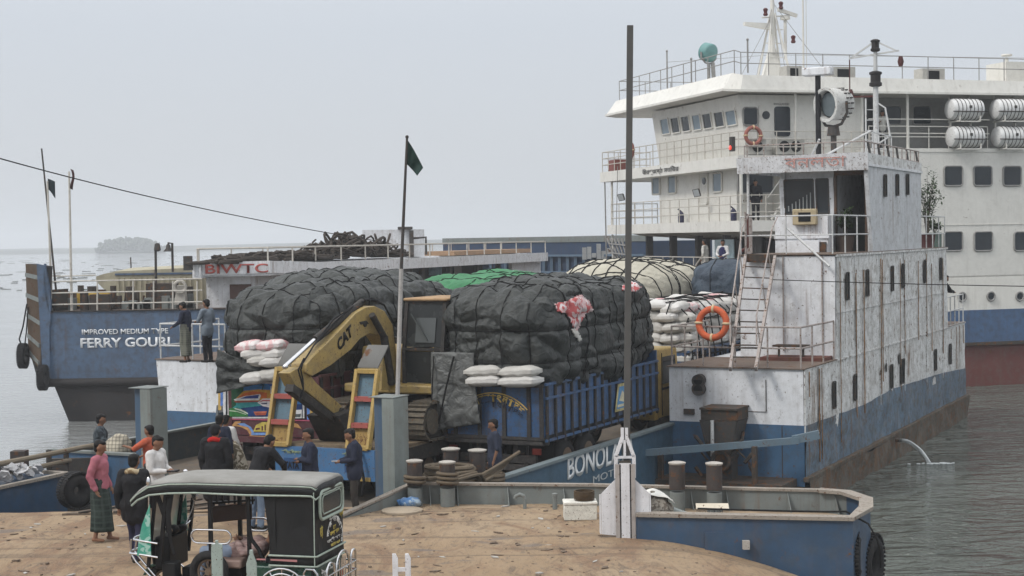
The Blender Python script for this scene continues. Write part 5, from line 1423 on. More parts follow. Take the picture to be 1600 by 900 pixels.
tb = dl(17.5, .3, zr0); mb = MB(); a, b = at(566, 350, tb.y), at(640, 350, tb.y)
mb.prism([V((a.x, tb.y, zr0)), V((b.x, tb.y + .6, zr0)), V((b.x + .6, tb.y + 1.9, zr0)), V((a.x + .6, tb.y + 1.5, zr0))], (0, 0, 1.35)); tk = gw(mb, 'roof_tank', M_white)
mb = MB(); mb.tube([V((b.x, tb.y + .5, zr0 + .9)), V((b.x + .75, tb.y + .5, zr0 + .95)), V((b.x + .75, tb.y + .5, zr0 + .1))], .06, 8); mb.box((b.x - .6, tb.y + .3, zr0 + 1.35), (b.x + .1, tb.y + .7, zr0 + 1.48)); mb.bar((b.x + .05, tb.y + .45, zr0), (b.x + .05, tb.y + .45, zr0 + 1.3), .3, .2); gw(mb, 'tank_pipe', M_frame_dark)
mb = MB(); mb.prism([dl(22, -1, zr0), dl(33, -1, zr0), dl(33, 1.2, zr0), dl(22, 1.2, zr0)], (0, 0, .22)); gw(mb, 'roof_planks', paint('roof_wood', (.28, .18, .11), .85))
def rope_heap(s0, n0, ln, wd, ht, label, seed, nn):
    rnd = random.Random(seed); mb = MB()
    for k in range(nn):
        a = rnd.uniform(-1, 1); b = rnd.uniform(-1, 1); pts = []
        R = rnd.uniform(.3, .9); ph = rnd.uniform(0, 6); c = dl(s0 + a * ln, n0 + b * wd * .5, zr0); h = ht * (1 - a * a) * rnd.uniform(.15, 1)
        for i in range(14):
            t = ph + i * .45; pts.append(c + E * R * 1.6 * cos(t) + N * R * .6 * sin(t) + Z * (.06 + max(0, h * (.7 + .3 * sin(t * 2 + ph)))))
        mb.tube(pts, rnd.uniform(.04, .075), 5)
    mb.solo('rope_heap', paint('rope_dark', (.045, .036, .03), .95, dirtamt=.4, dirt=(.12, .10, .08), scale=2), label, 'rope heap', 'rope heaps on the roof of the blue ferry')
rope_heap(4.2, .8, 4.0, 1.5, .45, 'lower heap of dark mooring ropes on the long roof, just above the faded red letters', 3, 90)
rope_heap(12.0, .6, 3.6, 1.6, 1.25, 'taller heap of dark tangled ropes on the long roof beside the white tank', 5, 110)

# dark blue barge with ribbed side seen between the roof and the cream ferry
M_barge = paint('barge_blue', (.030, .052, .10), .6, streak=.4, rust=.1, dirtamt=.4, dirt=(.05, .06, .07))
bg = thing('barge', 'long dark blue barge with a ribbed rusty side lying far behind the trucks', 'barge', at(870, 420, 96), 0)
mb = MB(); a, b = at(690, 384, 100), at(1010, 378, 92)
p0, p1 = V((a.x, 102, 0)), V((b.x, 92, 0)); d = (p1 - p0).normalized(); nn = V((d.y, -d.x, 0))
mb.prism([p0 - Z * .5, p1 - Z * .5, p1 - nn * 7 - Z * .5, p0 - nn * 7 - Z * .5], (0, 0, 6.5)); mb.part('hull', M_barge, bg, world=True)
mb = MB()
M_rib = paint('barge_rib', (.10, .15, .21), .6, rust=.15)
for k in range(26):
    q = p0.lerp(p1, (k + .5) / 26); mb.box((q.x - .08, q.y - .28, 2.5), (q.x + .08, q.y + .05, 5.2))
for z in (4.15, 5.15): mb.prism([p0 + nn * .12 + Z * z, p1 + nn * .12 + Z * z, p1 + nn * .35 + Z * z, p0 + nn * .35 + Z * z], (0, 0, .12))
mb.part('rib', M_rib, bg, world=True)
mb = MB(); mb.prism([p0 + nn * .05 + Z * 6, p1 + nn * .05 + Z * 6, p1 - nn * .4 + Z * 6, p0 - nn * .4 + Z * 6], (0, 0, .35)); mb.part('gunwale', M_grey_steel, bg, world=True)
mb = MB(); q = p0.lerp(p1, .80); rnd = random.Random(3)
for k in range(12): mb.box((q.x + k * .28 - 1.2, q.y - .5, 4.9 + rnd.uniform(0, .3)), (q.x + k * .28 - .95, q.y - .3, 5.3 + rnd.uniform(0, .7)))
mb.part('worn_patch', paint('pale_patch', (.33, .34, .34), .8, rust=.3), bg, world=True)
# ---------------------------------------------------------------- loaded trucks on the near ferry
CD = .83                                                       # car deck height
M_tblue = paint('truck_blue', (.030, .088, .20), .5, streak=.7, rust=.2, chips=.5, var=.25, rusty=.35, dirt=(.045, .05, .055), dirtamt=.75, scale=1.6)
M_tdark = paint('truck_frame_dark', (.035, .033, .033), .75, rust=.3, scale=3, dirtamt=.4)
M_tyellow = paint('truck_yellow', (.40, .27, .075), .5, streak=.3, rust=.12, chips=.3, dirtamt=.4, scale=2)
M_rimsteel = paint('wheel_rim', (.14, .10, .07), .7, rust=.4, scale=4)

def wheel(parent, c, R=.5, w=.26, axis=Y):
    mb = MB(); ax = V(axis); mb.torus(c, ax, R - .14, .15, 32, 10, w / .3); o = mb.part('tyre', M_tyre, parent)
    mb = MB(); mb.lathe([(.1, -w * .5), (R * .56, -w * .42), (R * .6, 0), (R * .56, w * .42), (.1, w * .5)], c, ax, 20); mb.part('rim', M_rimsteel, parent)

def truck(name, T, label, L=6.8, Wd=2.45, floor=1.1, top=2.27, side=None, rear=None, cab=True, group='loaded trucks on the near ferry'):
    side = side or M_tblue; rear = rear or side
    t = thing(name, label, 'truck', T.o, T.a, group)
    for x in (.15, L - .1):
        for y in (.06, Wd - .06): pass
    mb = MB(); mb.box((.05, .04, floor), (L, Wd - .04, floor + .1)); mb.part('bed', M_tdark, t)
    for y0 in (.0, Wd - .05):
        mb = MB(); mb.box((.06, y0, floor + .08), (L, y0 + .05, top)); o = mb.part('side_board', side, t)
        mb = MB()
        n = 15
        for k in range(n + 1):
            x = .08 + (L - .16) * k / n; yy = y0 - .05 if y0 == 0 else y0 + .05
            mb.box((x - .035, yy, floor - .12), (x + .035, yy + .05, top + .02))
            mb.box((x - .02, yy - .015, floor - .1), (x + .02, yy, floor + .02))
        mb.part('upright', M_tdark, o)
        mb = MB()
        for z in (floor - .05, top - .3, top): mb.box((.0, (y0 - .055) if y0 == 0 else y0 + .0, z), (L, (y0 + .0) if y0 == 0 else y0 + .105, z + .055))
        mb.part('rail', side, o)
    mb = MB(); mb.box((.0, .02, floor + .02), (.05, Wd - .02, top)); rb = mb.part('rear_board', rear, t)
    mb = MB(); mb.box((L - .03, .0, floor), (L + .03, Wd, top + .3)); mb.part('head_board', side, t)
    mb = MB()
    for y in (.7, 1.6): mb.box((.1, y, floor - .35), (L + 2.0, y + .12, floor - .02))
    mb.box((.02, .05, floor - .14), (.14, Wd - .05, floor)); mb.box((.15, .3, .55), (.25, Wd - .3, .72)); mb.box((.2, .5, .6), (.24, .56, floor)); mb.box((.2, Wd - .56, .6), (.24, Wd - .5, floor)); mb.part('chassis', M_tdark, t)
    for x in (1.3, 2.5, 7.6 if cab else 5.6):
        for y in ((.18, .52, Wd - .52, Wd - .18) if x < 3 else (.3, Wd - .3)):
            mb = MB(); w_ = .28; mb.torus((x, y, .5), Y, .35, .15, 30, 10, .95); o = mb.part('wheel', M_tyre, t)
            mb = MB(); mb.lathe([(.08, -.13), (.29, -.12), (.31, 0), (.29, .12), (.08, .13)], (x, y, .5), Y, 18); mb.part('rim', M_rimsteel, o)
    for y in (.02, Wd - .62):
        mb = MB(); mb.box((.45, y, .35), (.47, y + .6, floor - .1)); mb.part('mudflap', M_black, t)
    for y in (.1, Wd - .3):
        mb = MB(); mb.box((-.01, y, floor - .33), (.04, y + .2, floor - .2)); mb.part('tail_light', plain('tail_red', (.09, .014, .01), .5), t)
    if cab:
        c0 = L + .12
        mb = MB(); mb.prism([(c0, .08, .75), (c0 + 1.75, .08, .75), (c0 + 1.75, .08, 1.55), (c0 + 1.6, .08, 2.55), (c0, .08, 2.6)], (0, Wd - .16, 0)); cb = mb.part('cab', M_tyellow, t, bevel=.06)
        mb = MB(); mb.prism([(c0 + .5, .07, 1.65), (c0 + 1.5, .07, 1.65), (c0 + 1.42, .07, 2.35), (c0 + .5, .07, 2.35)], (0, .02, 0)); o = mb.part('window', M_glass, cb)
        mb = MB(); mb.box((c0 + .42, .06, .85), (c0 + .44, .09, 2.45)); mb.box((c0 + .42, .06, 1.5), (c0 + 1.6, .075, 1.56)); mb.part('door_trim', M_tdark, cb)
        mb = MB(); mb.box((c0 + .05, .12, 1.75), (c0 + .02, 1.0, 2.3)); mb.part('rear_window', M_glass, cb)
        mb = MB(); mb.box((c0 + .2, .05, .5), (c0 + .9, .2, .8)); mb.part('step', M_tdark, cb)
    return t, rb

# ---- lumpy loads under tarpaulin
def load_obj(name, T, lo, hi, mat, label, cat='load', seed=0, sack=.8, amp=.13, round_=4.5, wrinkle=.035, cuts=74, prof=None, group=None, pins=(), pinz=()):
    """rounded heap of sacks below a sheet: cube grid pushed to a superellipsoid, then swollen sack by sack and creased"""
    lo, hi = V(lo), V(hi); ce, h = (lo + hi) / 2, (hi - lo) / 2
    bm = bmesh.new(); bmesh.ops.create_cube(bm, size=2)
    bmesh.ops.subdivide_edges(bm, edges=bm.edges[:], cuts=cuts, use_grid_fill=True)
    k = round_; sd = V((seed * 7.3, seed * 3.1, seed * 1.7))
    P = []
    for v in bm.verts:
        p = v.co
        n = (abs(p.x) ** k + abs(p.y) ** k + abs(p.z) ** k) ** (1 / k)
        q = p / n
        g = V((abs(q.x) ** (k - 1) * (1 if q.x > 0 else -1) / h.x, abs(q.y) ** (k - 1) * (1 if q.y > 0 else -1) / h.y, abs(q.z) ** (k - 1) * (1 if q.z > 0 else -1) / h.z)).normalized()
        w = V((q.x * h.x, q.y * h.y, q.z * h.z))
        if prof: w = prof(w, h)
        s = w + sd
        ws = s + V((noise.noise(s * .9), noise.noise(s * .9 + V((5, 0, 0))), noise.noise(s * .9 + V((0, 5, 0))))) * .28
        d = noise.voronoi(V((ws.x / (sack * 1.25), ws.y / sack, ws.z / (sack * .75))))[0]
        puff = min(1, max(0, d[1] - d[0]) * 1.3); puff = puff * (2 - puff)
        dd = amp * .8 * (puff - .55) * (.55 + .9 * abs(noise.noise(s * .7 + V((3, 3, 3))))) + .20 * noise.noise(s * .55)
        al = w.x * .9 + w.y * .9
        tf = 1 - abs(noise.noise(V((al * 4.2 + .8 * noise.noise(s * 1.3), w.z * .9 + al * .3, seed))))      # stretched folds hanging down the sides
        tg = 1 - abs(noise.noise(V((al * 1.1 + w.z * 3.4, w.z * 1.0 - al * 1.7, seed + 4))))
        dd += wrinkle * (1.3 * tf ** 4 * (1 if abs(g.z) < .75 else .35) + .9 * tg ** 5 - .5)
        r1 = 1 - abs(noise.noise(V((ws.x * 2.6, ws.y * 2.6, ws.z * 1.5)) + V((0, 9, 0))))
        r2 = 1 - abs(noise.noise(V((ws.x * 5.2 + ws.z * 2, ws.y * 5.2, ws.z * 3.0 - ws.x))))
        dd += wrinkle * (r1 ** 3 - .4) + wrinkle * .65 * (r2 ** 4 - .3)
        for xr in pins: dd -= .055 * math.exp(-((w.x + ce.x - xr) / .085) ** 2)
        for zr_ in pinz: dd -= .05 * math.exp(-((w.z + ce.z - zr_) / .07) ** 2)
        if w.z < -h.z * .3:                                     # lower hem pulled in and gathered by the ropes
            dd += wrinkle * 1.2 * sin((w.x + w.y) * 9 + 2 * noise.noise(s)) * min(1, (-w.z / h.z - .3) * 2)
        P.append(w + g * dd)
    for v, p in zip(bm.verts, P): v.co = p + ce
    tree = BVHTree.FromBMesh(bm)
    me = bpy.data.meshes.new(name); bm.to_mesh(me); bm.free()
    me.polygons.foreach_set('use_smooth', [True] * len(me.polygons)); me.materials.append(mat)
    o = bpy.data.objects.new(name, me); C.objects.link(o); o.location = T.o; o.rotation_euler = (0, 0, T.a); MW[o.name] = T.m.copy()
    tag(o, label, cat, group)
    return o, tree, ce, h

def loop(tree, ce, h, x, off=.014, tilt=0.0, a0=-.35, a1=pi + .35, n=64):
    """rope laid across the load at position x"""
    pts = []
    for i in range(n + 1):
        a = a0 + (a1 - a0) * i / n
        d = V((tilt * cos(a), cos(a), sin(a))).normalized()
        c = V((x, ce.y, ce.z - h.z * .4)); hit = tree.ray_cast(c + d * 9, -d)
        if hit[0] is not None: pts.append(hit[0] + hit[1] * off)
    return pts
def loop_len(tree, ce, h, y, off=.014, a0=-.3, a1=pi + .3, n=80):
    pts = []
    for i in range(n + 1):
        a = a0 + (a1 - a0) * i / n
        d = V((cos(a), 0, sin(a))); c = V((ce.x, y, ce.z - h.z * .4))
        hit = tree.ray_cast(c + d * 14, -d)
        if hit[0] is not None: pts.append(hit[0] + hit[1] * off)
    return pts
def ring(tree, ce, h, z, off=.014, n=120):
    pts = []
    for i in range(n):
        a = 2 * pi * i / n
        d = V((cos(a) * h.x, sin(a) * h.y, 0)); d.normalize(); c = V((ce.x, ce.y, z)); hit = tree.ray_cast(c + d * 14, -d)
        if hit[0] is not None: pts.append(hit[0] + hit[1] * off)
    return pts
def ropes(o, tree, ce, h, xs, ys=(), zs=(), r=.0125, mat=None, seed=1):
    rnd = random.Random(seed); mb = MB()
    for x in xs:
        p = loop(tree, ce, h, x, tilt=rnd.uniform(-.55, .55))
        if len(p) > 2: mb.tube(p, r, 5)
    for y in ys:
        p = loop_len(tree, ce, h, y)
        if len(p) > 2: mb.tube(p, r, 5)
    for z in zs:
        p = ring(tree, ce, h, z)
        if len(p) > 2: mb.tube(p, r * .9, 5, closed=True)
    return mb.part('rope_net', mat or M_ropeblack, o)

def tarp_mat(name, col, col2, rough=.55):
    m = cloth(name, col, col2, 3.4, 1.0, rough, .07, .1)
    m.node_tree.nodes['Principled BSDF'].inputs['Specular IOR Level'].default_value = .38
    return m
M_tarp = tarp_mat('black_tarpaulin', (.026, .029, .028), (.050, .054, .051))
M_tarp2 = tarp_mat('black_tarpaulin_old', (.032, .036, .034), (.058, .062, .058))
M_greytarp = tarp_mat('grey_tarpaulin', (.13, .135, .13), (.075, .078, .076))
M_green = tarp_mat('green_tarpaulin', (.045, .20, .085), (.03, .13, .06), .7)
M_beigetarp = tarp_mat('beige_tarpaulin', (.44, .415, .34), (.33, .31, .25), .8)
M_bluetarp = tarp_mat('navy_tarpaulin', (.045, .065, .09), (.03, .04, .06), .7)

def patch(o, tree, T, poly, mat, name, step=2.0, off=.03):
    """loose piece of printed sacking lying on the load; outline given where it is seen on the load's surface"""
    us = [p[0] for p in poly]; vs_ = [p[1] for p in poly]
    def inside(u, v):
        r = False; j = len(poly) - 1
        for i in range(len(poly)):
            if (poly[i][1] > v) != (poly[j][1] > v) and u < (poly[j][0] - poly[i][0]) * (v - poly[i][1]) / (poly[j][1] - poly[i][1]) + poly[i][0]: r = not r
            j = i
        return r
    nu = int((max(us) - min(us)) / step) + 1; nv = int((max(vs_) - min(vs_)) / step) + 1
    idx = {}; pts = []; e = T.i @ EYE
    for i in range(nu + 1):
        for j in range(nv + 1):
            u, v = min(us) + i * step, min(vs_) + j * step
            if not inside(u, v): continue
            d = (T.i.to_3x3() @ ray(u, v)).normalized(); hit = tree.ray_cast(e, d)
            if hit[0] is None: continue
            idx[i, j] = len(pts); pts.append(hit[0] + hit[1] * (off + .03 * noise.noise(hit[0] * 5) + .02 * noise.noise(hit[0] * 13)))
    fs = [(idx[i, j], idx[i + 1, j], idx[i + 1, j + 1], idx[i, j + 1]) for (i, j) in idx if (i + 1, j) in idx and (i + 1, j + 1) in idx and (i, j + 1) in idx]
    if not fs: return
    mb = MB(); mb.add(pts, fs); q = mb.part(name, mat, o, smooth=180); q.modifiers.new('s', 'SOLIDIFY').thickness = .02
    return q
M_sackprint = cloth('printed_sacking', (.62, .60, .60), (.42, .10, .10), 8, .7, .8, .03, .1, 'print', 5)

# sacks
def sack_mesh(name, L=.92, Wd=.52, H=.26, seed=0):
    bm = bmesh.new(); bmesh.ops.create_cube(bm, size=2); bmesh.ops.subdivide_edges(bm, edges=bm.edges[:], cuts=11, use_grid_fill=True)
    for v in bm.verts:
        p = v.co.copy(); n = (abs(p.x) ** 5 + abs(p.y) ** 3.2 + abs(p.z) ** 2.2) ** (1 / 3.4)
        u, w = p.x, p.y
        th = max(.08, (1 - abs(p.x) ** 4) * (1 - abs(p.y) ** 3.5)) ** .5
        q = V((p.x * L / 2 * (1 - .06 * p.y * p.y), p.y * Wd / 2 * (1 - .10 * (1 - p.x * p.x) * 0 - .05 * p.x * p.x), p.z * H / 2 * th))
        q += V((0, 0, .022 * noise.noise(q * 5 + V((seed, 0, 0))))) + V((0, .012 * noise.noise(q * 9 + V((0, seed, 0))), .008 * noise.noise(q * 16)))
        v.co = q
    me = bpy.data.meshes.new(name); bm.to_mesh(me); bm.free(); me.polygons.foreach_set('use_smooth', [True] * len(me.polygons))
    return me
M_sack = cloth('white_sack', (.58, .57, .55), (.42, .40, .37), 5, .7, .75, .02, .05)
M_sackpink = cloth('pink_sack', (.58, .30, .31), (.62, .58, .57), 6, .5, .75, .02, .05, 'print', 4)
M_sackdirty = cloth('dull_sack', (.50, .49, .46), (.36, .34, .31), 5, .7, .8, .02, .05)
SACK = []
for s_, m_ in ((1, M_sack), (2, M_sack), (3, M_sackdirty), (4, M_sackpink)):
    me = sack_mesh('sack', seed=s_ * 3.3); me.materials.append(m_); SACK.append(me)
def put_sack(w, rot, k, label, group, sc=(1, 1, 1)):
    o = bpy.data.objects.new('sack', SACK[k]); C.objects.link(o); o.location = w; o.rotation_euler = rot; o.scale = [a * (1 + .14 * noise.noise(V(w) * 7.3 + V((i * 9, 0, 0)))) for i, a in enumerate(sc)]
    return tag(o, label, 'sack', group)

# ---- truck with the blue body, right lane
T3 = Frame(*B.w(-6.94, 3.78).xy, 64.0, CD)
t3, rb3 = truck('cargo_truck', T3, 'truck with a ribbed blue body, yellow cab and arched yellow lettering on its tailboard')
mb = MB()
for y in (.02, .32, .92, 1.52, 2.12, 2.38): mb.box((-.04, y, 1.1), (.0, y + .09, 2.28))
for z in (1.08, 2.23): mb.box((-.035, .0, z), (.0, 2.45, z + .07))
mb.part('tail_frame', M_tdark, rb3)
mb = MB(); mb.box((-.03, .05, .98), (.02, 2.42, 1.06)); mb.box((-.1, .3, .42), (-.02, 2.1, .55)); mb.part('tail_bumper', M_tdark, rb3)
M_arch = plain('arch_yellow', (.46, .33, .10), .7, var=.3)
M_archd = plain('arch_dark', (.03, .035, .05), .7)
def arch(r, cx, cy): 
    def f(a, b):
        th = pi * .84 - a / r * 1.0
        return cx + (r + b) * cos(th), cy + (r + b) * sin(th)
    return f
ly0 = B.i @ T3.w(0, 2.2, 0)
# letters placed along an arch on the tailboard (seen from behind: reading direction is -y)
def arch_text(body, mat, parent, c, R, h, span, ext):
    n = len(body)
    for i, ch in enumerate(body):
        if ch == ' ': continue
        th = pi / 2 + span / 2 - span * (i + .5) / n
        xd = V((0, -sin(th), -cos(th))); up = V((0, -cos(th) , sin(th)))
        p = V((c[0], c[1] - R * cos(th), c[2] + R * sin(th)))
        text('arch_letter', ch, mat, parent, p - xd * h * .4, xd, up, h, h * .85, ext, bold=.02)
arch_text('সমগরবাংলাদশ', M_arch, t3, (-.045, 1.21, .95), .95, .16, 1.55, .012)
arch_text('সমগরবাংলাদশ', M_archd, t3, (-.045, 1.21, .83), .95, .13, 1.5, .008)
mb = MB()
for i in range(24):
    th0 = pi / 2 + .80 - 1.6 * i / 24; th1 = pi / 2 + .80 - 1.6 * (i + 1) / 24
    c = V((-.05, 1.21, .95))
    f = lambda th, r: c + V((0, -r * cos(th), r * sin(th)))
    mb.prism([f(th0, 1.13), f(th1, 1.13), f(th1, 1.155), f(th0, 1.155)], (.006, 0, 0))
mb.part('arch_line', M_arch, t3)
mb = MB(); cx = 4.35
mb.prism([(cx - .5, -.056, 1.3), (cx + .5, -.056, 1.3), (cx + .28, -.056, 1.95), (cx - .28, -.056, 1.95)], (0, .006, 0)); mb.part('side_emblem', plain('pale_emblem', (.42, .36, .18), .7, var=.4), t3)
mb = MB(); mb.prism([(cx - .4, -.062, 1.36), (cx + .4, -.062, 1.36), (cx + .22, -.062, 1.88), (cx - .22, -.062, 1.88)], (0, .005, 0)); mb.part('emblem_field', plain('emblem_blue', (.10, .24, .42), .6), t3)
mb = MB(); mb.prism([(cx - .25, -.068, 1.55), (cx - .05, -.068, 1.78), (cx + .2, -.068, 1.62), (cx + .05, -.068, 1.5)], (0, .005, 0)); mb.box((cx - .35, -.068, 1.4), (cx + .35, -.063, 1.46)); mb.part('emblem_mark', plain('emblem_white', (.55, .5, .35), .6), t3)
def prof3(w, h):
    rear = max(0, (-w.x / h.x - .25) / .75)                    # the rear end of the heap is lower and rounder
    w = w.copy()
    if w.z > 0: w.z *= 1 - .10 * rear ** 2
    return w
l3, tr3, ce3, h3 = load_obj('tarp_load', T3, (-.22, -.22, 2.05), (6.95, 2.72, 4.50), M_tarp, 'lumpy black tarpaulin load roped on the blue truck, torn open to red and white sacking', 'tarp load', 3, .82, .25, 4.8, .030, cuts=98, pins=(.5, 1.0, 1.7, 2.6, 3.5, 4.4, 5.4, 6.4), pinz=(2.75, 3.45), prof=prof3, group=None)
ropes(l3, tr3, ce3, h3, [.5, 1.0, 1.7, 2.1, 2.6, 3.1, 3.5, 4.0, 4.4, 4.9, 5.4, 5.9, 6.4], (.3, .9, 1.5, 2.1), (2.75, 3.45), seed=3)
patch(l3, tr3, T3, [(862, 474), (884, 470), (906, 459), (918, 470), (926, 486), (914, 492), (906, 505), (900, 520), (893, 516), (888, 500), (880, 490), (868, 488)], M_sackprint, 'torn_sacking')
patch(l3, tr3, T3, [(968, 446), (990, 440), (1003, 450), (990, 458), (970, 454)], M_sackprint, 'torn_sacking')
patch(l3, tr3, T3, [(888, 514), (898, 510), (908, 532), (902, 536)], M_sackdirty, 'torn_sacking')
mb = MB(); vs = []; n, m = 26, 36                              # pale grey sheet hanging over the rear left corner
for i in range(n + 1):
    for j in range(m + 1):
        a, b = i / n, j / m
        y = 2.62 - a * 1.05; z = 2.98 - b * (1.75 - .2 * a); 
        x = -.30 - .05 * sin(b * 3) + .07 * noise.noise(V((a * 4, b * 3, 1))) + .06 * (1 - abs(noise.noise(V((a * 3 + b * 7, b * 4 - a * 5, 4))))) ** 2 + .08 * b
        vs.append((x, y - .12 * b * a, z))
mb.add(vs, [(i * (m + 1) + j, (i + 1) * (m + 1) + j, (i + 1) * (m + 1) + j + 1, i * (m + 1) + j + 1) for i in range(n) for j in range(m)])
o = mb.part('grey_sheet', M_greytarp, l3, smooth=180, label='pale grey sheet hanging over the rear corner'); o.modifiers.new('s', 'SOLIDIFY').thickness = .02
mb = MB(); mb.tube([(-.36, 2.5, 2.9), (-.4, 2.52, 2.4), (-.36, 2.6, 1.5)], .015, 5); mb.tube([(-.36, 2.0, 2.9), (-.38, 2.2, 2.2), (-.3, 2.45, 1.4)], .022, 5); mb.part('hanging_rope', M_ropeblack, l3)
for k, (y, z, dz) in enumerate(((.50, 2.38, 0), (1.32, 2.38, 0), (.52, 2.58, .02), (1.34, 2.58, .0))):
    put_sack(T3.w(-.12, y, z), (0, .05, T3.a + pi / 2 + (.05 if k % 2 else -.04)), 0 if k < 2 else 2, 'white sack squeezed between the blue tailboard and the black tarpaulin', 'white sacks above the blue tailboard', (.98, 1.1, 1.0))
# ---- painted truck, second lane from the left
T1 = Frame(*B.w(-7.76, 9.0).xy, 64.0, CD)
M_maroon = paint('truck_maroon', (.085, .022, .03), .5, chips=.3, dirtamt=.4, scale=2)
t1, rb1 = truck('cargo_truck', T1, 'truck with a brightly painted river scene on its tailboard above a maroon panel', rear=M_maroon, side=M_maroon, top=2.4, floor=1.0)
def art(poly, col, k, name='painted_scene'):
    pts = [T1.px(330 + x / 6.43, 560 + y / 6.43, -.012 - .004 * k) for x, y in poly]
    return pts
ART = [
 ((.02, .02, .025), [(150, 225), (950, 225), (950, 615), (150, 615)], 0),
 ((.70, .70, .70), [(165, 238), (935, 238), (935, 602), (165, 602)], 1),
 ((.06, .22, .52), [(182, 254), (915, 254), (915, 585), (182, 585)], 2),
 ((.03, .10, .40), [(560, 254), (915, 254), (915, 330), (640, 318)], 3),
 ((.55, .30, .05), [(240, 395), (330, 325), (480, 310), (660, 320), (915, 335), (915, 430), (240, 430)], 3),
 ((.55, .13, .03), [(260, 395), (340, 345), (420, 330), (560, 345), (560, 400)], 4),
 ((.02, .08, .04), [(182, 254), (330, 254), (320, 330), (250, 400), (250, 470), (182, 520)], 4),
 ((.02, .07, .05), [(660, 340), (740, 300), (800, 330), (915, 320), (915, 420), (660, 420)], 4),
 ((.05, .28, .28), [(230, 440), (600, 430), (600, 520), (182, 540), (182, 480)], 4),
 ((.02, .05, .16), [(300, 500), (620, 460), (915, 460), (915, 585), (300, 585)], 5),
 ((.04, .17, .05), [(182, 500), (260, 495), (350, 530), (372, 585), (182, 585)], 6),
 ((.60, .62, .55), [(235, 498), (300, 512), (365, 548), (372, 560), (300, 530), (235, 508)], 7),
 ((.45, .55, .40), [(182, 520), (260, 528), (350, 560), (350, 566), (260, 538), (182, 530)], 7),
 ((.68, .66, .64), [(225, 412), (340, 378), (490, 358), (500, 375), (480, 420), (240, 425)], 6),
 ((.03, .05, .20), [(290, 405), (350, 380), (480, 365), (470, 402)], 7),
 ((.30, .07, .05), [(225, 428), (480, 424), (470, 438), (250, 445)], 7),
 ((.66, .62, .62), [(465, 445), (515, 405), (640, 400), (640, 505), (520, 480)], 7),
 ((.45, .10, .10), [(480, 440), (520, 415), (640, 420), (640, 432), (520, 430)], 8),
 ((.05, .05, .10), [(500, 450), (560, 445), (560, 460), (510, 462)], 8),
 ((.60, .25, .04), [(575, 385), (600, 355), (625, 385), (625, 400), (575, 400)], 8),
 ((.68, .68, .70), [(594, 355), (598, 280), (604, 280), (608, 355)], 8),
 ((.45, .14, .08), [(425, 535), (560, 530), (545, 570), (445, 572)], 8),
 ((.30, .07, .05), [(440, 548), (548, 545), (540, 565), (450, 567)], 9),
 ((.02, .07, .03), [(505, 320), (520, 268), (470, 280), (515, 258), (560, 275), (528, 268), (515, 320)], 9),
 ((.64, .64, .64), [(820, 520), (910, 515), (910, 600), (830, 602)], 8),
 ((.10, .12, .12), [(835, 560), (900, 556), (895, 590), (840, 590)], 9),
 # side strips
 ((.50, .34, .10), [(70, 270), (100, 260), (100, 520), (70, 520)], 1), ((.10, .20, .50), [(92, 310), (125, 300), (120, 470), (92, 480)], 2), ((.62, .62, .62), [(118, 255), (145, 250), (145, 600), (125, 600), (118, 480)], 2),
 ((.50, .34, .10), [(990, 490), (1022, 490), (1022, 618), (990, 618)], 1), ((.10, .22, .55), [(962, 480), (990, 485), (990, 615), (962, 615)], 2),
 ((.45, .10, .16), [(120, 602), (1030, 620), (1030, 632), (120, 614)], 3),
 # scrolls on the maroon panel
 ((.46, .25, .10), [(190, 690), (240, 635), (300, 630), (290, 650), (250, 665), (350, 680), (400, 720), (420, 775), (570, 780), (570, 810), (350, 808), (390, 770), (360, 720), (300, 690), (240, 680)], 2),
 ((.16, .28, .55), [(265, 655), (330, 650), (400, 690), (430, 745), (570, 745), (570, 770), (400, 772), (405, 740), (370, 690), (300, 675)], 3),
 ((.52, .42, .10), [(420, 735), (450, 670), (510, 640), (580, 640), (580, 735)], 2),
 ((.10, .03, .03), [(448, 700), (485, 695), (490, 712), (445, 720)], 3), ((.10, .03, .03), [(505, 680), (520, 680), (520, 725), (505, 725)], 3), ((.10, .03, .03), [(535, 665), (548, 665), (548, 725), (535, 725)], 3), ((.10, .03, .03), [(560, 665), (572, 665), (572, 725), (560, 725)], 3),
 ((.46, .25, .10), [(810, 640), (870, 660), (910, 710), (880, 700), (830, 690)], 2),
]
mb = MB(); mats = []
for i, (col, poly, k) in enumerate(ART):
    key = 'art_%d' % i; mats.append(plain('truck_art_%d' % i, col, .55, var=.25, scale=9)); mb.cur = i
    pts = art(poly, col, k); mb.prism(pts, (.003, 0, 0))
mb.part('painted_scene', mats, rb1, smooth=None)
mb = MB(); mb.box((-.05, -.02, .86), (.05, 2.47, 1.0)); mb.box((-.03, 2.38, 1.0), (.02, 2.47, 2.42)); mb.box((-.03, -.02, 1.0), (.02, .06, 2.42)); mb.part('tail_frame', M_maroon, rb1)
l1, tr1, ce1, h1 = load_obj('tarp_load', T1, (-.25, -.25, 2.16), (7.0, 2.9, 4.46), M_tarp, 'lumpy black tarpaulin load on the painted truck, pale sacks showing at its rear', 'tarp load', 11, .86, .26, 4.6, .030, cuts=96, pins=(.4, 1.1, 1.8, 2.6, 3.4, 4.2, 5.0, 5.8, 6.4), pinz=(3.5,))
ropes(l1, tr1, ce1, h1, [.4, 1.1, 1.8, 2.6, 3.4, 4.2, 5.0, 5.8, 6.4], (.5, 1.2, 1.9, 2.4), (3.5,), seed=5)
pl = [(392, 541, 3), (425, 540, 3), (405, 552, 0), (428, 553, 0), (432, 564, 0), (412, 563, 2), (400, 590, 0), (425, 586, 2)]
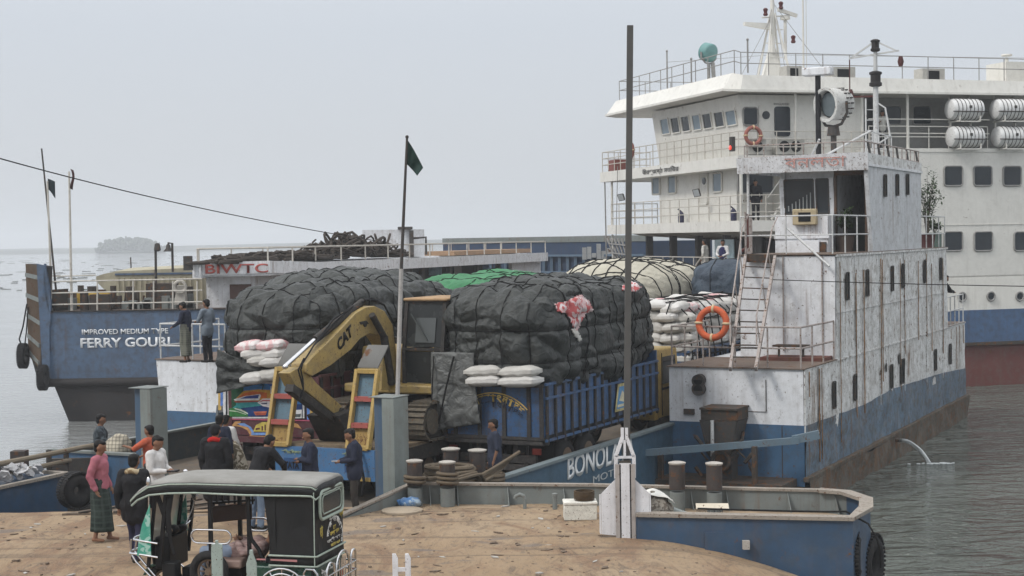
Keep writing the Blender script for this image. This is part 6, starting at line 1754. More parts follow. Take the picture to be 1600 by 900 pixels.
for k, (u, v, kk) in enumerate(pl):
    p = T1.px(u, v, -.40); put_sack(T1.m @ p, (.1 * (k % 3) - .1, .1, T1.a + pi / 2 + .2 * (k % 3 - 1)), kk,
        'pink striped sack poking out at the rear of the black load on the painted truck' if kk == 3 else 'white sack poking out at the rear of the black load on the painted truck',
        'pink sacks at the rear of the painted truck' if kk == 3 else 'white sacks at the rear of the painted truck', (.78, .9, 1.05))
mb = MB(); vs = []; n, m = 30, 22                              # end of the sheet gathered below the sacks
for i in range(n + 1):
    for j in range(m + 1):
        a, b = i / n, j / m
        u = 340 + a * 82; vtop = 545 + a * 40; vbot = 615 - a * 20
        p = T1.px(u, vtop + (vbot - vtop) * b, -.40)
        p.x = -.32 - .10 * (1 - a) + .05 * sin(b * 16 + a * 3 + noise.noise(V((a * 6, b * 3, 0))) * 3) * (.4 + .6 * a) + .05 * noise.noise(V((a * 4, b * 5, 7)))
        vs.append(p)
mb.add(vs, [(i * (m + 1) + j, (i + 1) * (m + 1) + j, (i + 1) * (m + 1) + j + 1, i * (m + 1) + j + 1) for i in range(n) for j in range(m)])
o = mb.part('gathered_sheet', M_tarp, l1, smooth=180); o.modifiers.new('s', 'SOLIDIFY').thickness = .02
# ---- the other trucks further along the deck
def far_truck(x, y, label, **k):
    T = Frame(*B.w(x, y).xy, 64.0, CD); return T, copy_tree(t3base, T.o, T.a, label)
t3base, _ = truck('cargo_truck', Frame(*B.w(-1.3, 12.8).xy, 64.0, CD), 'truck under the tallest black load, mostly hidden by the painted truck', cab=False, top=2.3)
T2 = Frame(*B.w(-1.5, 12.9).xy, 64.0, CD)
l2, tr2, ce2, h2 = load_obj('tarp_load', T2, (-.2, -.2, 2.0), (6.4, 2.7, 4.62), M_tarp2, 'taller black tarpaulin load farther back, behind the painted truck', 'tarp load', 17, .9, .26, 4.0, .03, cuts=66, pins=(.8, 1.7, 2.6, 3.5, 4.4, 5.3, 6.2))
ropes(l2, tr2, ce2, h2, [.8, 1.7, 2.6, 3.5, 4.4, 5.3, 6.2], (.6, 1.4, 2.2), seed=6)
q = B.pz(775, 470, 4.0)
def at_px(u, d): p = at(u, 400, d); return B.i @ p
c = at_px(775, 50); T4, t4 = far_truck(c.x - 3.4, c.y - 1.2, 'truck carrying the low green tarpaulin load behind the excavator')
l4, tr4, ce4, h4 = load_obj('tarp_load', T4, (-.3, -.5, 2.2), (7.0, 3.2, 4.42), M_green, 'green tarpaulin load behind the excavator cab', 'tarp load', 23, .9, .16, 3.0, .03, cuts=50)
ropes(l4, tr4, ce4, h4, [1.2, 2.6, 4.0, 5.4], (.6, 1.8), seed=7)
c = at_px(985, 56); T5, t5 = far_truck(c.x - 3.4, c.y - 1.6, 'truck carrying the big beige roped load by the car deck of the passenger ferry')
l5, tr5, ce5, h5 = load_obj('tarp_load', T5, (-.4, -.7, 1.7), (7.2, 3.6, 4.62), M_beigetarp, 'beige canvas load with many dark ropes below the passenger ferry', 'tarp load', 29, 1.6, .08, 3.0, .03, cuts=56)
ropes(l5, tr5, ce5, h5, [.2, .9, 1.2, 1.9, 2.3, 3.0, 3.4, 4.1, 4.8, 5.2, 6.0, 6.5], (.2, .7, 1.2, 1.7, 2.2, 2.8), (2.6, 3.4), .022, seed=8)
c = at_px(1152, 55); T7, t7 = far_truck(c.x - 1.5, c.y - 1.2, 'truck carrying the navy tarpaulin load beside the ladder of the white ferry')
l7, tr7, ce7, h7 = load_obj('tarp_load', T7, (-.2, -.2, 2.0), (3.4, 2.5, 4.6), M_bluetarp, 'navy tarpaulin load beside the ladder of the white ferry', 'tarp load', 31, .8, .14, 3.6, .03, cuts=44)
ropes(l7, tr7, ce7, h7, [.6, 1.4, 2.2, 3.0], (.6, 1.6), seed=9)
T6, t6 = far_truck(2.6, 3.95, 'truck piled with bare white sacks behind the lifebuoy')
rnd = random.Random(14); top6 = 3.85
LAB6 = 'white sack in the bare roped pile behind the lifebuoy'
for lay in range(8):
    z = 1.2 + .27 * lay + .14; inset = .05 * lay
    for i in range(8):
        put_sack(T6.w(.45 + .84 * i + rnd.uniform(-.08, .08), .18 + inset + rnd.uniform(-.06, .06), z + rnd.uniform(-.03, .03)), (rnd.uniform(-.25, .1), rnd.uniform(-.08, .08), T6.a + rnd.uniform(-.15, .15)), rnd.choice((0, 1, 2, 0)), LAB6, 'white sacks piled behind the lifebuoy', (1.02, 1.1, 1.15))
    for i in range(3):
        put_sack(T6.w(.1 + inset, .35 + .85 * i, z), (rnd.uniform(-.15, .15), 0, T6.a + pi / 2 + rnd.uniform(-.15, .15)), rnd.choice((0, 1, 2)), LAB6, 'white sacks piled behind the lifebuoy', (1, 1.05, 1.15))
for i in range(8):
    for j in range(4):
        put_sack(T6.w(.5 + .82 * i, .5 + .5 * j, 3.42 + .12 * sin(j) + rnd.uniform(-.05, .08)), (rnd.uniform(-.15, .15), rnd.uniform(-.12, .12), T6.a + rnd.uniform(-.3, .3)), 3 if rnd.random() < .3 else rnd.choice((0, 1)), LAB6 if False else 'sack on top of the bare roped pile behind the lifebuoy', 'sacks on top of the pile behind the lifebuoy', (1.02, 1.08, 1.1))
mb = MB()
for k in range(11):
    x = .3 + .62 * k; t_ = rnd.uniform(-.5, .5)
    pts = [(x + t_, -.16, 1.3), (x + t_ * .6, -.1, 2.2), (x + t_ * .3, .06, 3.3), (x, .4, 3.62), (x - t_ * .2, 1.2, 3.68), (x - t_ * .5, 2.1, 3.6), (x - t_, 2.5, 3.0)]
    mb.tube(pts, .02, 5)
for y, z in ((.0, 3.2), (.5, 3.66), (1.2, 3.7), (1.9, 3.65), (-.12, 2.2)): mb.tube([(-.2, y, z - .3)] + [(x, y + .05 * sin(x * 2), z + .03 * sin(x * 5)) for x in (.2, 1, 2, 3, 4, 5, 6, 6.8)], .02, 5)
mb.xf(T6.m); mb.solo('lashing_rope', M_ropeblack, 'black rope lashing stretched over the white sack pile', 'rope')
# ---------------------------------------------------------------- low-loader trailer with the excavator
M_cat = paint('digger_yellow', (.36, .255, .085), .5, streak=.3, rust=.06, chips=.45, var=.14, dirt=(.19, .15, .10), dirtamt=.6, scale=1.6, rusty=.35)
M_catd = paint('digger_dark', (.028, .026, .025), .7, rust=.25, scale=3, dirtamt=.4)
M_track = paint('track_steel', (.085, .075, .06), .85, rust=.3, scale=3, bump=.5, dirt=(.2, .16, .11), dirtamt=.6)
M_wood = paint('deck_timber', (.17, .125, .08), .9, streak=0, var=.3, dirt=(.28, .22, .15), dirtamt=.6, scale=2.5, bump=.5)
M_tata = paint('trailer_blue', (.05, .15, .31), .5, chips=.35, rust=.1, streak=.3, dirtamt=.4, scale=2)
TL = Frame(*B.w(-9.9, 6.25).xy, 64.0, CD)
lb = thing('low_loader', 'blue low-loader trailer with timber deck and two raised yellow ramps, carrying the excavator', 'trailer', TL.o, TL.a)
mb = MB()
for k in range(6): mb.box((.1, .1 + .385 * k, 1.0), (9.0, .1 + .385 * k + .37, 1.06 + .004 * (k % 2)))
mb.part('timber_deck', M_wood, lb)
mb = MB(); mb.prism([(.05, .05, .72), (9, .05, .62), (9, .05, 1.0), (.05, .05, 1.0)], (0, 2.35, 0)); mb.part('frame', M_catd, lb)
mb = MB(); mb.box((-.06, .0, .5), (.05, 2.45, 1.14)); rbm = mb.part('rear_beam', M_tata, lb)
mb = MB(); mb.prism([(.05, .08, 1.06), (2.2, .08, 1.06), (.05, .08, 1.2)], (0, 2.3, 0)); mb.part('rear_slope', M_wood, lb)
for y0 in (.28, 1.78):
    mb = MB(); mb.box((-.075, y0 + .02, .66), (-.06, y0 + .44, .9)); o = mb.part('name_plate', plain('plate_navy', (.03, .07, .16), .6), rbm)
    text('maker_letters', 'TATA', plain('plate_black', (.012, .012, .015), .6), rbm, V((-.078, y0 + .42, .68)), -Y, Z, .15, .36, .004, bold=.04)
    text('greeting_letters', 'বিসমিল্লাহ', plain('faded_yellow', (.30, .36, .20), .7), rbm, V((-.066, y0 + .5, .97)), -Y, Z, .11, .5, .004, bold=.02)
mb = MB(); mb.box((-.085, .1, .5), (-.06, .34, .58)); mb.box((-.085, 2.0, .5), (-.06, 2.35, .58)); mb.part('yellow_corner', M_tyellow, rbm)
for k in range(3):
    for y in (.35, .75, 1.7, 2.1):
        mb = MB(); mb.torus((1.5 + 1.2 * k, y, .42), Y, .30, .12, 26, 8); o = mb.part('wheel', M_tyre, lb); mb = MB(); mb.lathe([(.06, -.1), (.24, -.09), (.26, 0), (.24, .09), (.06, .1)], (1.5 + 1.2 * k, y, .42), Y, 16); mb.part('rim', M_rimsteel, o)
def tl_ramp(y0, y1, flap):
    b = V((-.02, (y0 + y1) / 2, 1.15)); 
    def q(y, t): return V((-.05 + .45 * t, y, 1.15 + 1.62 * t))
    mb = MB()
    for y in (y0, y1): mb.bar(q(y, 0), q(y, 1), .075, .13)
    for t in (0.02, .98): mb.bar(q(y0, t), q(y1, t), .12, .1)
    o = mb.part('loading_ramp', M_tyellow, lb, bevel=.01)
    mb = MB(); mb.prism([q(y0, .03) + X * .08, q(y1, .03) + X * .08, q(y1, .97) + X * .08, q(y0, .97) + X * .08], (.015, 0, 0)); mb.part('back_plate', paint('ramp_blue_plate', (.10, .17, .22), .6, rust=.2, chips=.4, scale=2), o)
    mb = MB()
    for t in (.3, .63): mb.bar(q(y0 + .05, t), q(y1 - .05, t), .12, .1)
    mb.part('red_rung', paint('ramp_red', (.36, .10, .085), .6, chips=.3), o)
    mb = MB(); mb.prism([q(y0 + .05, .04) + X * .06, q(y1 - .05, .04) + X * .06, q(y1 - .05, .26) + X * .06, q(y0 + .05, .26) + X * .06], (.012, 0, 0)); mb.part('worn_foot', paint('worn_yellow', (.30, .20, .07), .8, rust=.5, scale=3), o)
    if flap:
        mb = MB(); a, c = q(y0, 1.02), q(y1, 1.02); mb.prism([a, c, c + V((.35, -.05, .42)), a + V((.35, -.05, .42))], (.0, 0, .04)); mb.part('grey_flap', paint('flap_grey', (.14, .14, .135), .7, rust=.2), o)
a = TL.px(436, 690, 0); b = TL.px(561, 692, 0)
tl_ramp(a.y - .27, a.y + .27, True); tl_ramp(b.y - .25, b.y + .25, True)
mb = MB(); mb.tube([(-.1, .3, 1.1), (-.2, .25, .9), (-.15, .2, .5), (-.12, .3, .2)], .03, 6); mb.part('air_hose', M_black, lb)
# excavator: faces the stern, boom folded
XO = B.w(-5.95, 7.5)
TX = Frame(XO.x, XO.y, 244.0, CD + 1.07)
ex = thing('excavator', 'muddy yellow tracked excavator with folded boom and dark cab riding on the low-loader', 'excavator', TX.o, TX.a)
def xp(mb, n, m, par=None, **k): return mb.part(n, m, par or ex, **k)
for y0, s_ in ((.78, 1), (-1.28, -1)):
    mb = MB(); prof = []
    for i in range(11): a = pi / 2 + pi * i / 10; prof.append((-1.55 + .40 * cos(a), .40 + .40 * sin(a)))
    for i in range(11): a = -pi / 2 + pi * i / 10; prof.append((1.55 + .40 * cos(a), .40 + .40 * sin(a)))
    pr = [(x, z) for x, z in prof]
    mb.prism([(x * .985, y0 + .06, .4 + (z - .4) * .9) for x, z in pr], (0, .38, 0)); tk_ = xp(mb, 'track', M_catd)
    mb = MB(); n = len(pr); per = 0; seg = []
    for i in range(n):
        p, q = V((pr[i][0], 0, pr[i][1])), V((pr[(i + 1) % n][0], 0, pr[(i + 1) % n][1])); L_ = (q - p).length; m = max(1, int(L_ / .17))
        for k in range(m):
            a, c = p.lerp(q, k / m), p.lerp(q, (k + .86) / m); nn_ = (c - a).cross(Y).normalized() 
            if nn_.dot((a + c) / 2 - V((0, 0, .4))) < 0: nn_ = -nn_
            a.y = c.y = y0; mb.prism([a - nn_ * .02, c - nn_ * .02, c + nn_ * .015, a + nn_ * .055], (0, .5, 0))
    xp(mb, 'track_shoe', M_track, tk_)
    mb = MB()
    for x in (-1.0, -.5, 0, .5, 1.0): mb.cyl((x, y0 + .02, .2), (x, y0 + .48, .2), .12, None, 12)
    for x in (-1.55, 1.55): mb.cyl((x, y0 + .0, .4), (x, y0 + .5, .4), .28, None, 16)
    xp(mb, 'roller', M_track, tk_)
mb = MB(); mb.box((-1.1, -.8, .3), (1.1, .8, .75)); mb.cyl((0, 0, .7), (0, 0, .95), .55, None, 20); xp(mb, 'undercarriage', M_catd)
mb = MB(); mb.box((-1.6, -1.25, .95), (1.15, 1.25, 1.15)); mb.prism([(-1.7, -1.2, 1.15), (.55, -1.2, 1.15), (.4, -1.2, 1.95), (-1.7, -1.2, 1.95)], (0, 1.2, 0)); mb.prism([(-1.7, 0, 1.15), (-.75, 0, 1.15), (-.75, 0, 1.95), (-1.7, 0, 1.95)], (0, 1.2, 0)); xp(mb, 'engine_deck', M_cat, bevel=.04)
mb = MB(); pts = []
for i in range(9): a = radians(100 + 160 * i / 8); pts.append((-1.6 + .85 * cos(a), 1.25 * sin(a) * 1.0, .95))
mb.prism([(-1.5, 1.25, .95)] + pts + [(-1.5, -1.25, .95)], (0, 0, .85)); xp(mb, 'counterweight', M_cat, bevel=.04)
# cab on its left side
c0, c1, y0, y1, z0, z1 = -.70, 1.05, .30, 1.28, 1.15, 3.0
mb = MB()
for x, y in ((c0, y0), (c0, y1), (c1, y0), (c1, y1), (.15, y1)):
    x2 = x - (.18 if x == c1 else 0); mb.bar((x, y, z0), (x, y, z0 + .75), .08); mb.bar((x, y, z0 + .75), (x2, y, z1), .08)
for y in (y0, y1):
    mb.bar((c0, y, z1), (c1 - .18, y, z1), .08); mb.bar((c0, y, z0 + .78), (c1, y, z0 + .78), .06)
for x in (c0, c1 - .18): mb.bar((x, y0, z1), (x, y1, z1), .08)
mb.bar((c1, y0, z0 + .8), (c1, y1, z0 + .8), .06)
cabf = xp(mb, 'cab', M_catd)
M_cabglass = glass('cab_glass', (.018, .02, .02), .2)
mb = MB(); mb.box((c0 + .04, y1 - .01, z0 + .1), (c1 - .05, y1 + .01, z0 + .75)); mb.box((c0 + .02, y0 + .05, z0), (c0 + .04, y1, z0 + .9)); xp(mb, 'cab_door', M_catd, cabf)
for q in ([(c1, y0 + .05, z0 + .05), (c1, y1 - .05, z0 + .05), (c1, y1 - .05, z0 + .75), (c1, y0 + .05, z0 + .75)], [(c1, y0 + .05, z0 + .85), (c1, y1 - .05, z0 + .85), (c1 - .17, y1 - .05, z1 - .05), (c1 - .17, y0 + .05, z1 - .05)]):
    mb = MB(); mb.prism(q, (-.02, 0, 0)); xp(mb, 'windscreen', M_cabglass, cabf)
mb = MB(); mb.prism([(.2, y1, z0 + .85), (c1 - .06, y1, z0 + .85), (c1 - .2, y1, z1 - .06), (.2, y1, z1 - .06)], (0, .015, 0)); mb.box((c0 + .06, y1, z0 + .85), (.1, y1 + .015, z1 - .06)); xp(mb, 'side_window', M_cabglass, cabf)
mb = MB(); mb.prism([(c1 - .01, .58, z0 + .95), (c1 - .01, 1.08, z0 + .95), (c1 - .11, 1.08, z1 - .35), (c1 - .11, .58, z1 - .35)], (.02, 0, 0)); mb.bar((c1 + .02, .5, z1 - .25), (c1 + .02, .9, z0 + 1.0), .025, .03); xp(mb, 'painted_reflection', glass('pale_reflection', (.075, .082, .082), .15), cabf)  # pale sheet stands in for a reflection in the windscreen
mb = MB(); mb.box((c0 - .06, y0 - .06, z1 + .02), (c1 - .08, y1 + .06, z1 + .09)); xp(mb, 'cab_roof', paint('cab_roof_tan', (.34, .22, .12), .75, rust=.3, scale=2), cabf, bevel=.03)
mb = MB(); mb.box((c1 - .05, y0 - .06, z0 - .16), (c1 + .06, y1 + .05, z0 + .03)); mb.box((-.7, y1 - .05, z0 - .16), (c1, y1 + .05, z0 + .03)); o = xp(mb, 'cab_sill', M_cat, cabf)
text('sill_letters', 'CAT', plain('cat_black', (.015, .014, .013), .6), cabf, V((c1 + .065, .62, z0 - .13)), Y, Z, .10, .34, .004, bold=.04)
mb = MB(); mb.box((.1, .55, z0), (.6, 1.05, z0 + .45)); mb.box((.0, .55, z0 + .4), (.12, 1.05, z0 + 1.0)); xp(mb, 'seat', M_catd, cabf)
# boom, stick, cylinders; profile read in the plane of the boom
BY = -.10
def bp(u, v, y=BY): p = TX.py(u, v, y); return V((p.x, y, p.z))
outer = [(608, 590), (618, 540), (614, 508), (601, 486), (586, 478), (571, 480), (556, 489), (522, 525), (490, 556), (479, 569), (478, 582), (488, 588), (517, 571), (549, 546), (563, 529), (578, 521), (594, 525), (603, 538), (600, 590)]
mb = MB(); mb.prism([bp(u, v) - Y * .0 for u, v in outer], (0, -.38, 0)); bm_ = xp(mb, 'boom', M_cat, smooth=30, bevel=.015)
p, q = bp(530, 549), bp(552, 524)
text('boom_letters', 'CAT', plain('cat_black', (.015, .014, .013), .6), bm_, bp(529, 550) + Y * .004, bp(550, 524) - bp(529, 550), bp(525, 530) - bp(529, 550), .26, .66, .006, bold=.045)
mb = MB(); mb.cyl(bp(570, 506) + Y * .02, bp(570, 506) - Y * .4, .07); mb.prism([bp(561, 503) + Y * .006, bp(572, 501) + Y * .006, bp(576, 506) + Y * .006, bp(563, 507) + Y * .006], (0, .004, 0)); xp(mb, 'boom_pin', M_catd, bm_)
stick = [(452, 583), (467, 574), (480, 580), (496, 600), (534, 634), (531, 648), (520, 645), (480, 612), (462, 604)]
sy = BY - .07
mb = MB(); mb.prism([bp(u, v, sy) for u, v in stick], (0, -.28, 0)); st_ = xp(mb, 'stick', M_cat, smooth=30, bevel=.012)
mb = MB(); mb.bar(bp(452, 606, sy), bp(548, 676, sy), .2, .16); mb.bar(bp(530, 640, sy), bp(552, 668, sy), .12, .1); xp(mb, 'stick_link', M_catd, st_)
mb = MB(); mb.prism([bp(530, 645, sy), bp(570, 640, sy), bp(585, 668, sy), bp(570, 690, sy), bp(545, 680, sy)], (0, .0, 0)) if False else None
pts = [(528, 650), (552, 640), (585, 655), (592, 680), (575, 694), (548, 690)]
mb.prism([bp(u, v, sy + .25) for u, v in pts], (0, -.8, 0)); xp(mb, 'bucket', M_catd, bevel=.02)
ya = BY - .19
mb = MB(); mb.cyl(bp(566, 472, ya), bp(492, 531, ya), .085, None, 14); cy_ = xp(mb, 'stick_cylinder', M_catd)
mb = MB(); mb.cyl(bp(494, 529, ya), bp(446, 572, ya), .05, None, 12); mb.ball(bp(446, 573, ya), .06); xp(mb, 'rod', M_chrome, cy_)
for yy in (BY + .12, BY - .5):
    mb = MB(); mb.cyl(bp(581, 492, yy), bp(600, 526, yy), .075, None, 12); mb.cyl(bp(600, 526, yy), bp(612, 600, yy), .09, None, 12); xp(mb, 'boom_cylinder', M_catd)
mb = MB()
for yy in (BY + .08, BY - .46): mb.prism([bp(600, 520, yy), bp(618, 540, yy), bp(622, 610, yy), bp(596, 610, yy)], (0, -.05, 0))
xp(mb, 'boom_foot', M_cat)
mb = MB()
for k, (yy, o1, o2) in enumerate(((BY + .03, 0, 0), (BY + .05, 4, 3), (BY - .3, -3, 2))):
    mb.tube([bp(566 + o1, 472 - abs(o2), yy - .1), bp(580 + o1, 466 + o2, yy - .1), bp(600, 476, yy - .1), bp(618, 510, yy - .1)], .022, 6)
    mb.tube([bp(475, 560, yy), bp(466 + o1, 578, yy), bp(470 + o2, 592, yy), bp(474, 608, yy), bp(468, 622 + o1, yy)], .02, 6)
    mb.tube([bp(552, 478, yy - .15), bp(520 + o1, 500 + o2, yy - .15), bp(490, 540, yy - .1), bp(474, 566, yy)], .018, 6)
xp(mb, 'hydraulic_hose', M_black)
mb = MB(); mb.box((-1.3, -1.1, 1.95), (-.5, -.3, 2.1)); mb.cyl((-1.0, -.9, 2.0), (-1.0, -.9, 2.5), .06); mb.rail([(-1.6, -1.15, 1.95), (.3, -1.15, 1.95)], .4, .6); xp(mb, 'hood_rail', M_catd)
# ---------------------------------------------------------------- electric rickshaw in the foreground
RX = Frame(-3.76, 22.0, 166.0, DZ)
rk = thing('rickshaw', 'black and green three-wheeled rickshaw with grey vinyl roof and chrome guards on the sand', 'rickshaw', RX.o, RX.a)
def kp(mb, n, m, par=None, **k): return mb.part(n, m, par or rk, **k)
M_vinyl = cloth('black_vinyl', (.014, .0145, .015), (.022, .022, .023), 2.5, .5, .5, .03, .0)
M_roofv = cloth('grey_roof_vinyl', (.27, .265, .25), (.15, .145, .13), 3.0, .45, .75, .02, .0)
M_piping = paint('pale_piping', (.33, .39, .34), .65, chips=.2, scale=6, dirtamt=.3)
M_rgreen = paint('rickshaw_green', (.010, .05, .034), .3, dirtamt=.3, chips=.12, scale=4)
M_rblack = plain('rickshaw_black', (.012, .012, .013), .45)
M_teal = cloth('teal_cover', (.02, .26, .18), (.30, .48, .42), 6, .3, .5, .02, 0, 'print', 9)
M_vinyl.node_tree.nodes['Principled BSDF'].inputs['Specular IOR Level'].default_value = .18
def sx(u, v=800, y=.5): return RX.py(u, v, y).x
ST = [(1.47, 1.47, .44), (1.36, 1.57, .47), (1.17, 1.68, .50), (.85, 1.735, .53), (.45, 1.75, .545), (-.3, 1.75, .55), (-1.05, 1.745, .55), (-1.22, 1.735, .54), (-1.27, 1.70, .52)]
NY = 12
def roofpt(st, t):
    x, ze, hw = st; y = -hw + 2 * hw * t
    k = abs(2 * t - 1)
    return V((x - .03 * (1 - k) * (1 if x < -1.2 else 0), y, ze + .06 * (1 - k ** 4) - .012 * abs(sin(x * 4.2)) * (1 - k ** 2) + .012 * noise.noise(V((x * 3, y * 5, 0)))))
mb = MB(); n = len(ST)
mb.add([roofpt(s, j / NY) for s in ST for j in range(NY + 1)], [(i * (NY + 1) + j, (i + 1) * (NY + 1) + j, (i + 1) * (NY + 1) + j + 1, i * (NY + 1) + j + 1) for i in range(n - 1) for j in range(NY)])
ro = kp(mb, 'roof', M_roofv, smooth=180); ro.modifiers.new('s', 'SOLIDIFY').thickness = .012
def edge(t, dz=0, grow=0):
    pts = []
    for s in ST: p = roofpt(s, t); p.z += dz; p.y += grow * (1 if t > .5 else -1); pts.append(p)
    return pts
around = edge(1) + [roofpt(ST[-1], 1 - j / NY) for j in range(1, NY)] + list(reversed(edge(0)))
mb = MB(); m = len(around); vs = []
for i, p in enumerate(around):
    out = V((p.x * .0, 1 if p.y > 0 else -1, 0)) * .012 if abs(p.y) > .5 else V((-.012, 0, 0))
    hh = .135 if p.x < 1.0 else .135 - .06 * (p.x - 1.0) / .47
    vs += [p + out * .3 + Z * .004, p + out + V((0, 0, -hh + .006 * sin(i * 2.1)))]
mb.add(vs, [(2 * i, 2 * i + 2, 2 * i + 3, 2 * i + 1) for i in range(m - 1)])
va = kp(mb, 'valance', M_vinyl, ro, smooth=60); va.modifiers.new('s', 'SOLIDIFY').thickness = .01
mb = MB(); mb.tube([p + V((0, .012 if p.y > 0 else -.012, -.012)) for p in around], .012, 6); mb.tube([vs[2 * i + 1] + V((0, .004 if vs[2 * i].y > 0 else -.004, .0)) for i in range(m)], .015, 6); kp(mb, 'piping', M_piping, ro)
front_lip = [roofpt(ST[0], j / NY) for j in range(NY + 1)]
mb = MB(); mb.add([q + V((.05 * (1 - abs(2 * j / NY - 1)), 0, dz)) for j, q in enumerate(front_lip) for dz in (0.0, -.055)], [(2 * j, 2 * j + 2, 2 * j + 3, 2 * j + 1) for j in range(NY)]); o = kp(mb, 'visor', M_roofv, ro, smooth=60); o.modifiers.new('s', 'SOLIDIFY').thickness = .008
# posts
xa, xb, xc = sx(328), sx(388), sx(420)
mb = MB()
for y in (.49, -.49):
    mb.bar((xa, y, .55), (xa, y, 1.68), .05); mb.bar((xb + .0, y, .55), (xb, y, 1.68), .045)
    mb.tube([(xb, y, 1.2), (xb - .03, y, 1.0), (xb - .14, y, .86), (xb - .2, y, .7)], .028, 8)
    mb.bar((1.05, y * .9, .62), (.93, y * .92, 1.66), .045)
    mb.bar((-1.2, y, .5), (-1.2, y, 1.7), .04); mb.bar((1.0, y, 1.66), (-1.2, y, 1.70), .035)
kp(mb, 'post', M_rblack)
# rear cover
mb = MB(); z0 = .66; zt_ = 1.66
def cov(x0, y0, x1, y1, nn, bot, top):
    vs = []
    for i in range(nn + 1):
        for j in range(15):
            t = i / nn; b = j / 14; x, y = x0 + (x1 - x0) * t, y0 + (y1 - y0) * t
            d = V((y1 - y0, x0 - x1, 0)).normalized()
            off = -.025 * sin(pi * b) * (.6 + .4 * noise.noise(V((t * 4, b * 3, x0)))) + .012 * noise.noise(V((t * 9 + b * 3, b * 5, y0)))
            vs.append(V((x, y, bot + (top - bot) * b)) + d * off)
    mb.add(vs, [(i * 15 + j, (i + 1) * 15 + j, (i + 1) * 15 + j + 1, i * 15 + j + 1) for i in range(nn) for j in range(14)])
cov(xc, .52, -1.24, .53, 16, z0, zt_); cov(-1.25, .53, -1.27, -.53, 18, z0, zt_); cov(-1.24, -.53, xc, -.52, 10, z0, zt_)
cv = kp(mb, 'rear_cover', M_vinyl, smooth=180); cv.modifiers.new('s', 'SOLIDIFY').thickness = .012
mb = MB(); mb.prism([(xc, .50, zt_), (xc + .07, .50, zt_), (xc - .02, .50, .9), (xc - .1, .5, .7), (xc - .1, .5, zt_)], (0, .02, 0)); kp(mb, 'cover_flap', M_vinyl, cv)
mb = MB()
for z in (.665, .80):
    mb.tube([(xc + .0, .54, z), (-1.23, .55, z), (-1.275, .53, z), (-1.29, -.53, z)], .014, 6)
mb.tube([(-1.245, .545, .66), (-1.25, .545, 1.66)], .008, 6)
kp(mb, 'piping', M_piping, cv)
mb = MB(); mb.prism([(-1.0, .552, .725), (-.62, .552, .735), (-.62, .552, .755), (-1.0, .552, .755)], (0, .004, 0)); mb.prism([(-.55, .552, .735), (-.42, .552, .735), (-.42, .552, .755), (-.55, .552, .755)], (0, .004, 0))
mb.prism([(-1.283, .35, 1.655), (-1.283, -.3, 1.655), (-1.283, -.3, 1.675), (-1.283, .35, 1.675)], (-.003, 0, 0)); kp(mb, 'red_stripe', plain('faded_pink', (.42, .20, .20), .6), cv)
# rear window
def yz(pts, x): return [V((x, y, z)) for y, z in pts]
rw = rrect((0, 1.46), .40, .155, .09)
mb = MB(); mb.prism(yz(rw, -1.295), (.012, 0, 0)); o = kp(mb, 'rear_window', glass('rear_pane', (.02, .022, .024), .1), cv)
mb = MB(); mb.tube(yz(rrect((0, 1.46), .44, .19, .1), -1.295), .022, 8, closed=True); mb.tube(yz(rrect((0, 1.46), .36, .125, .07), -1.30), .01, 6, closed=True); kp(mb, 'frame', M_piping, o)
M_w, M_y = plain('paint_white', (.60, .60, .58), .6, var=.3), plain('paint_yellow', (.52, .42, .10), .6, var=.3)
def rt(body, mat, yc, z, h, w, **k): return text('painted_letters', body, mat, cv, V((-1.292, yc + w / 2, z)), -Y, Z, h, w, .004, bold=.03, **k)
rt('মা', M_w, .06, 1.205, .055, .08); rt('বাবা', M_w, -.08, 1.205, .055, .11)
rt('দোয়া', M_y, .40, 1.02, .18, .10); rt('আল্লাহ', M_y, -.38, 1.17, .11, .16)
for i, ch in enumerate('মায়ের দোয়া পরিবহন'.replace(' ', '')):
    n_ = 14; th = radians(165 - 150 * (i + .5) / n_); R_ = .24
    c = V((-1.292, -.10 - R_ * cos(th), .93 + R_ * sin(th))); up = V((0, -cos(th), sin(th))); xd = V((0, -sin(th), -cos(th)))
    text('painted_letters', ch, M_w, cv, c - xd * .03, xd, up, .075, .07, .004, bold=.04)
rt('ঢাকা', M_y, -.10, 1.06, .06, .10); rt('মাওয়া রোড', M_y, -.10, .985, .07, .34); rt('যাত্রী সেবা', M_w, -.06, .90, .065, .50); rt('ফোন ০১৭', M_y, -.12, .84, .05, .36)
# lower body
mb = MB(); mb.box((-1.26, -.5, .28), (xb, .5, .65)); kp(mb, 'rear_body', M_rgreen, bevel=.03)
mb = MB(); mb.box((xb - .02, -.48, .25), (.55, .48, .33)); mb.box((.5, -.42, .25), (1.0, .42, .31)); kp(mb, 'floor', M_rblack)
text('tail_letters', 'ইজি বাইক', M_w, rk, V((-1.266, .36, .44)), -Y, Z, .16, .7, .004, bold=.03)
mb = MB()
for y in (.40, -.40): mb.box((-1.285, y - .07, .31), (-1.255, y + .07, .43))
kp(mb, 'tail_lamp', plain('lamp_red', (.28, .02, .015), .3))
mb = MB(); mb.bar((xa, .5, .36), (-1.2, .51, .36), .03, .05); kp(mb, 'side_sill', M_chrome)
def rw_wheel(x, y, R, par=None):
    mb = MB(); mb.torus((x, y, R), Y, R - .055, .055, 32, 10); o = kp(mb, 'wheel', M_tyre)
    mb = MB(); mb.torus((x, y, R), Y, R - .115, .02, 28, 8); mb.cyl((x, y - .05, R), (x, y + .05, R), .05, None, 12)
    for k in range(9):
        a = 2 * pi * k / 9; mb.tube([(x, y, R), (x + (R - .11) * cos(a), y, R + (R - .11) * sin(a))], .009, 5)
    kp(mb, 'rim', M_rimsteel, o)
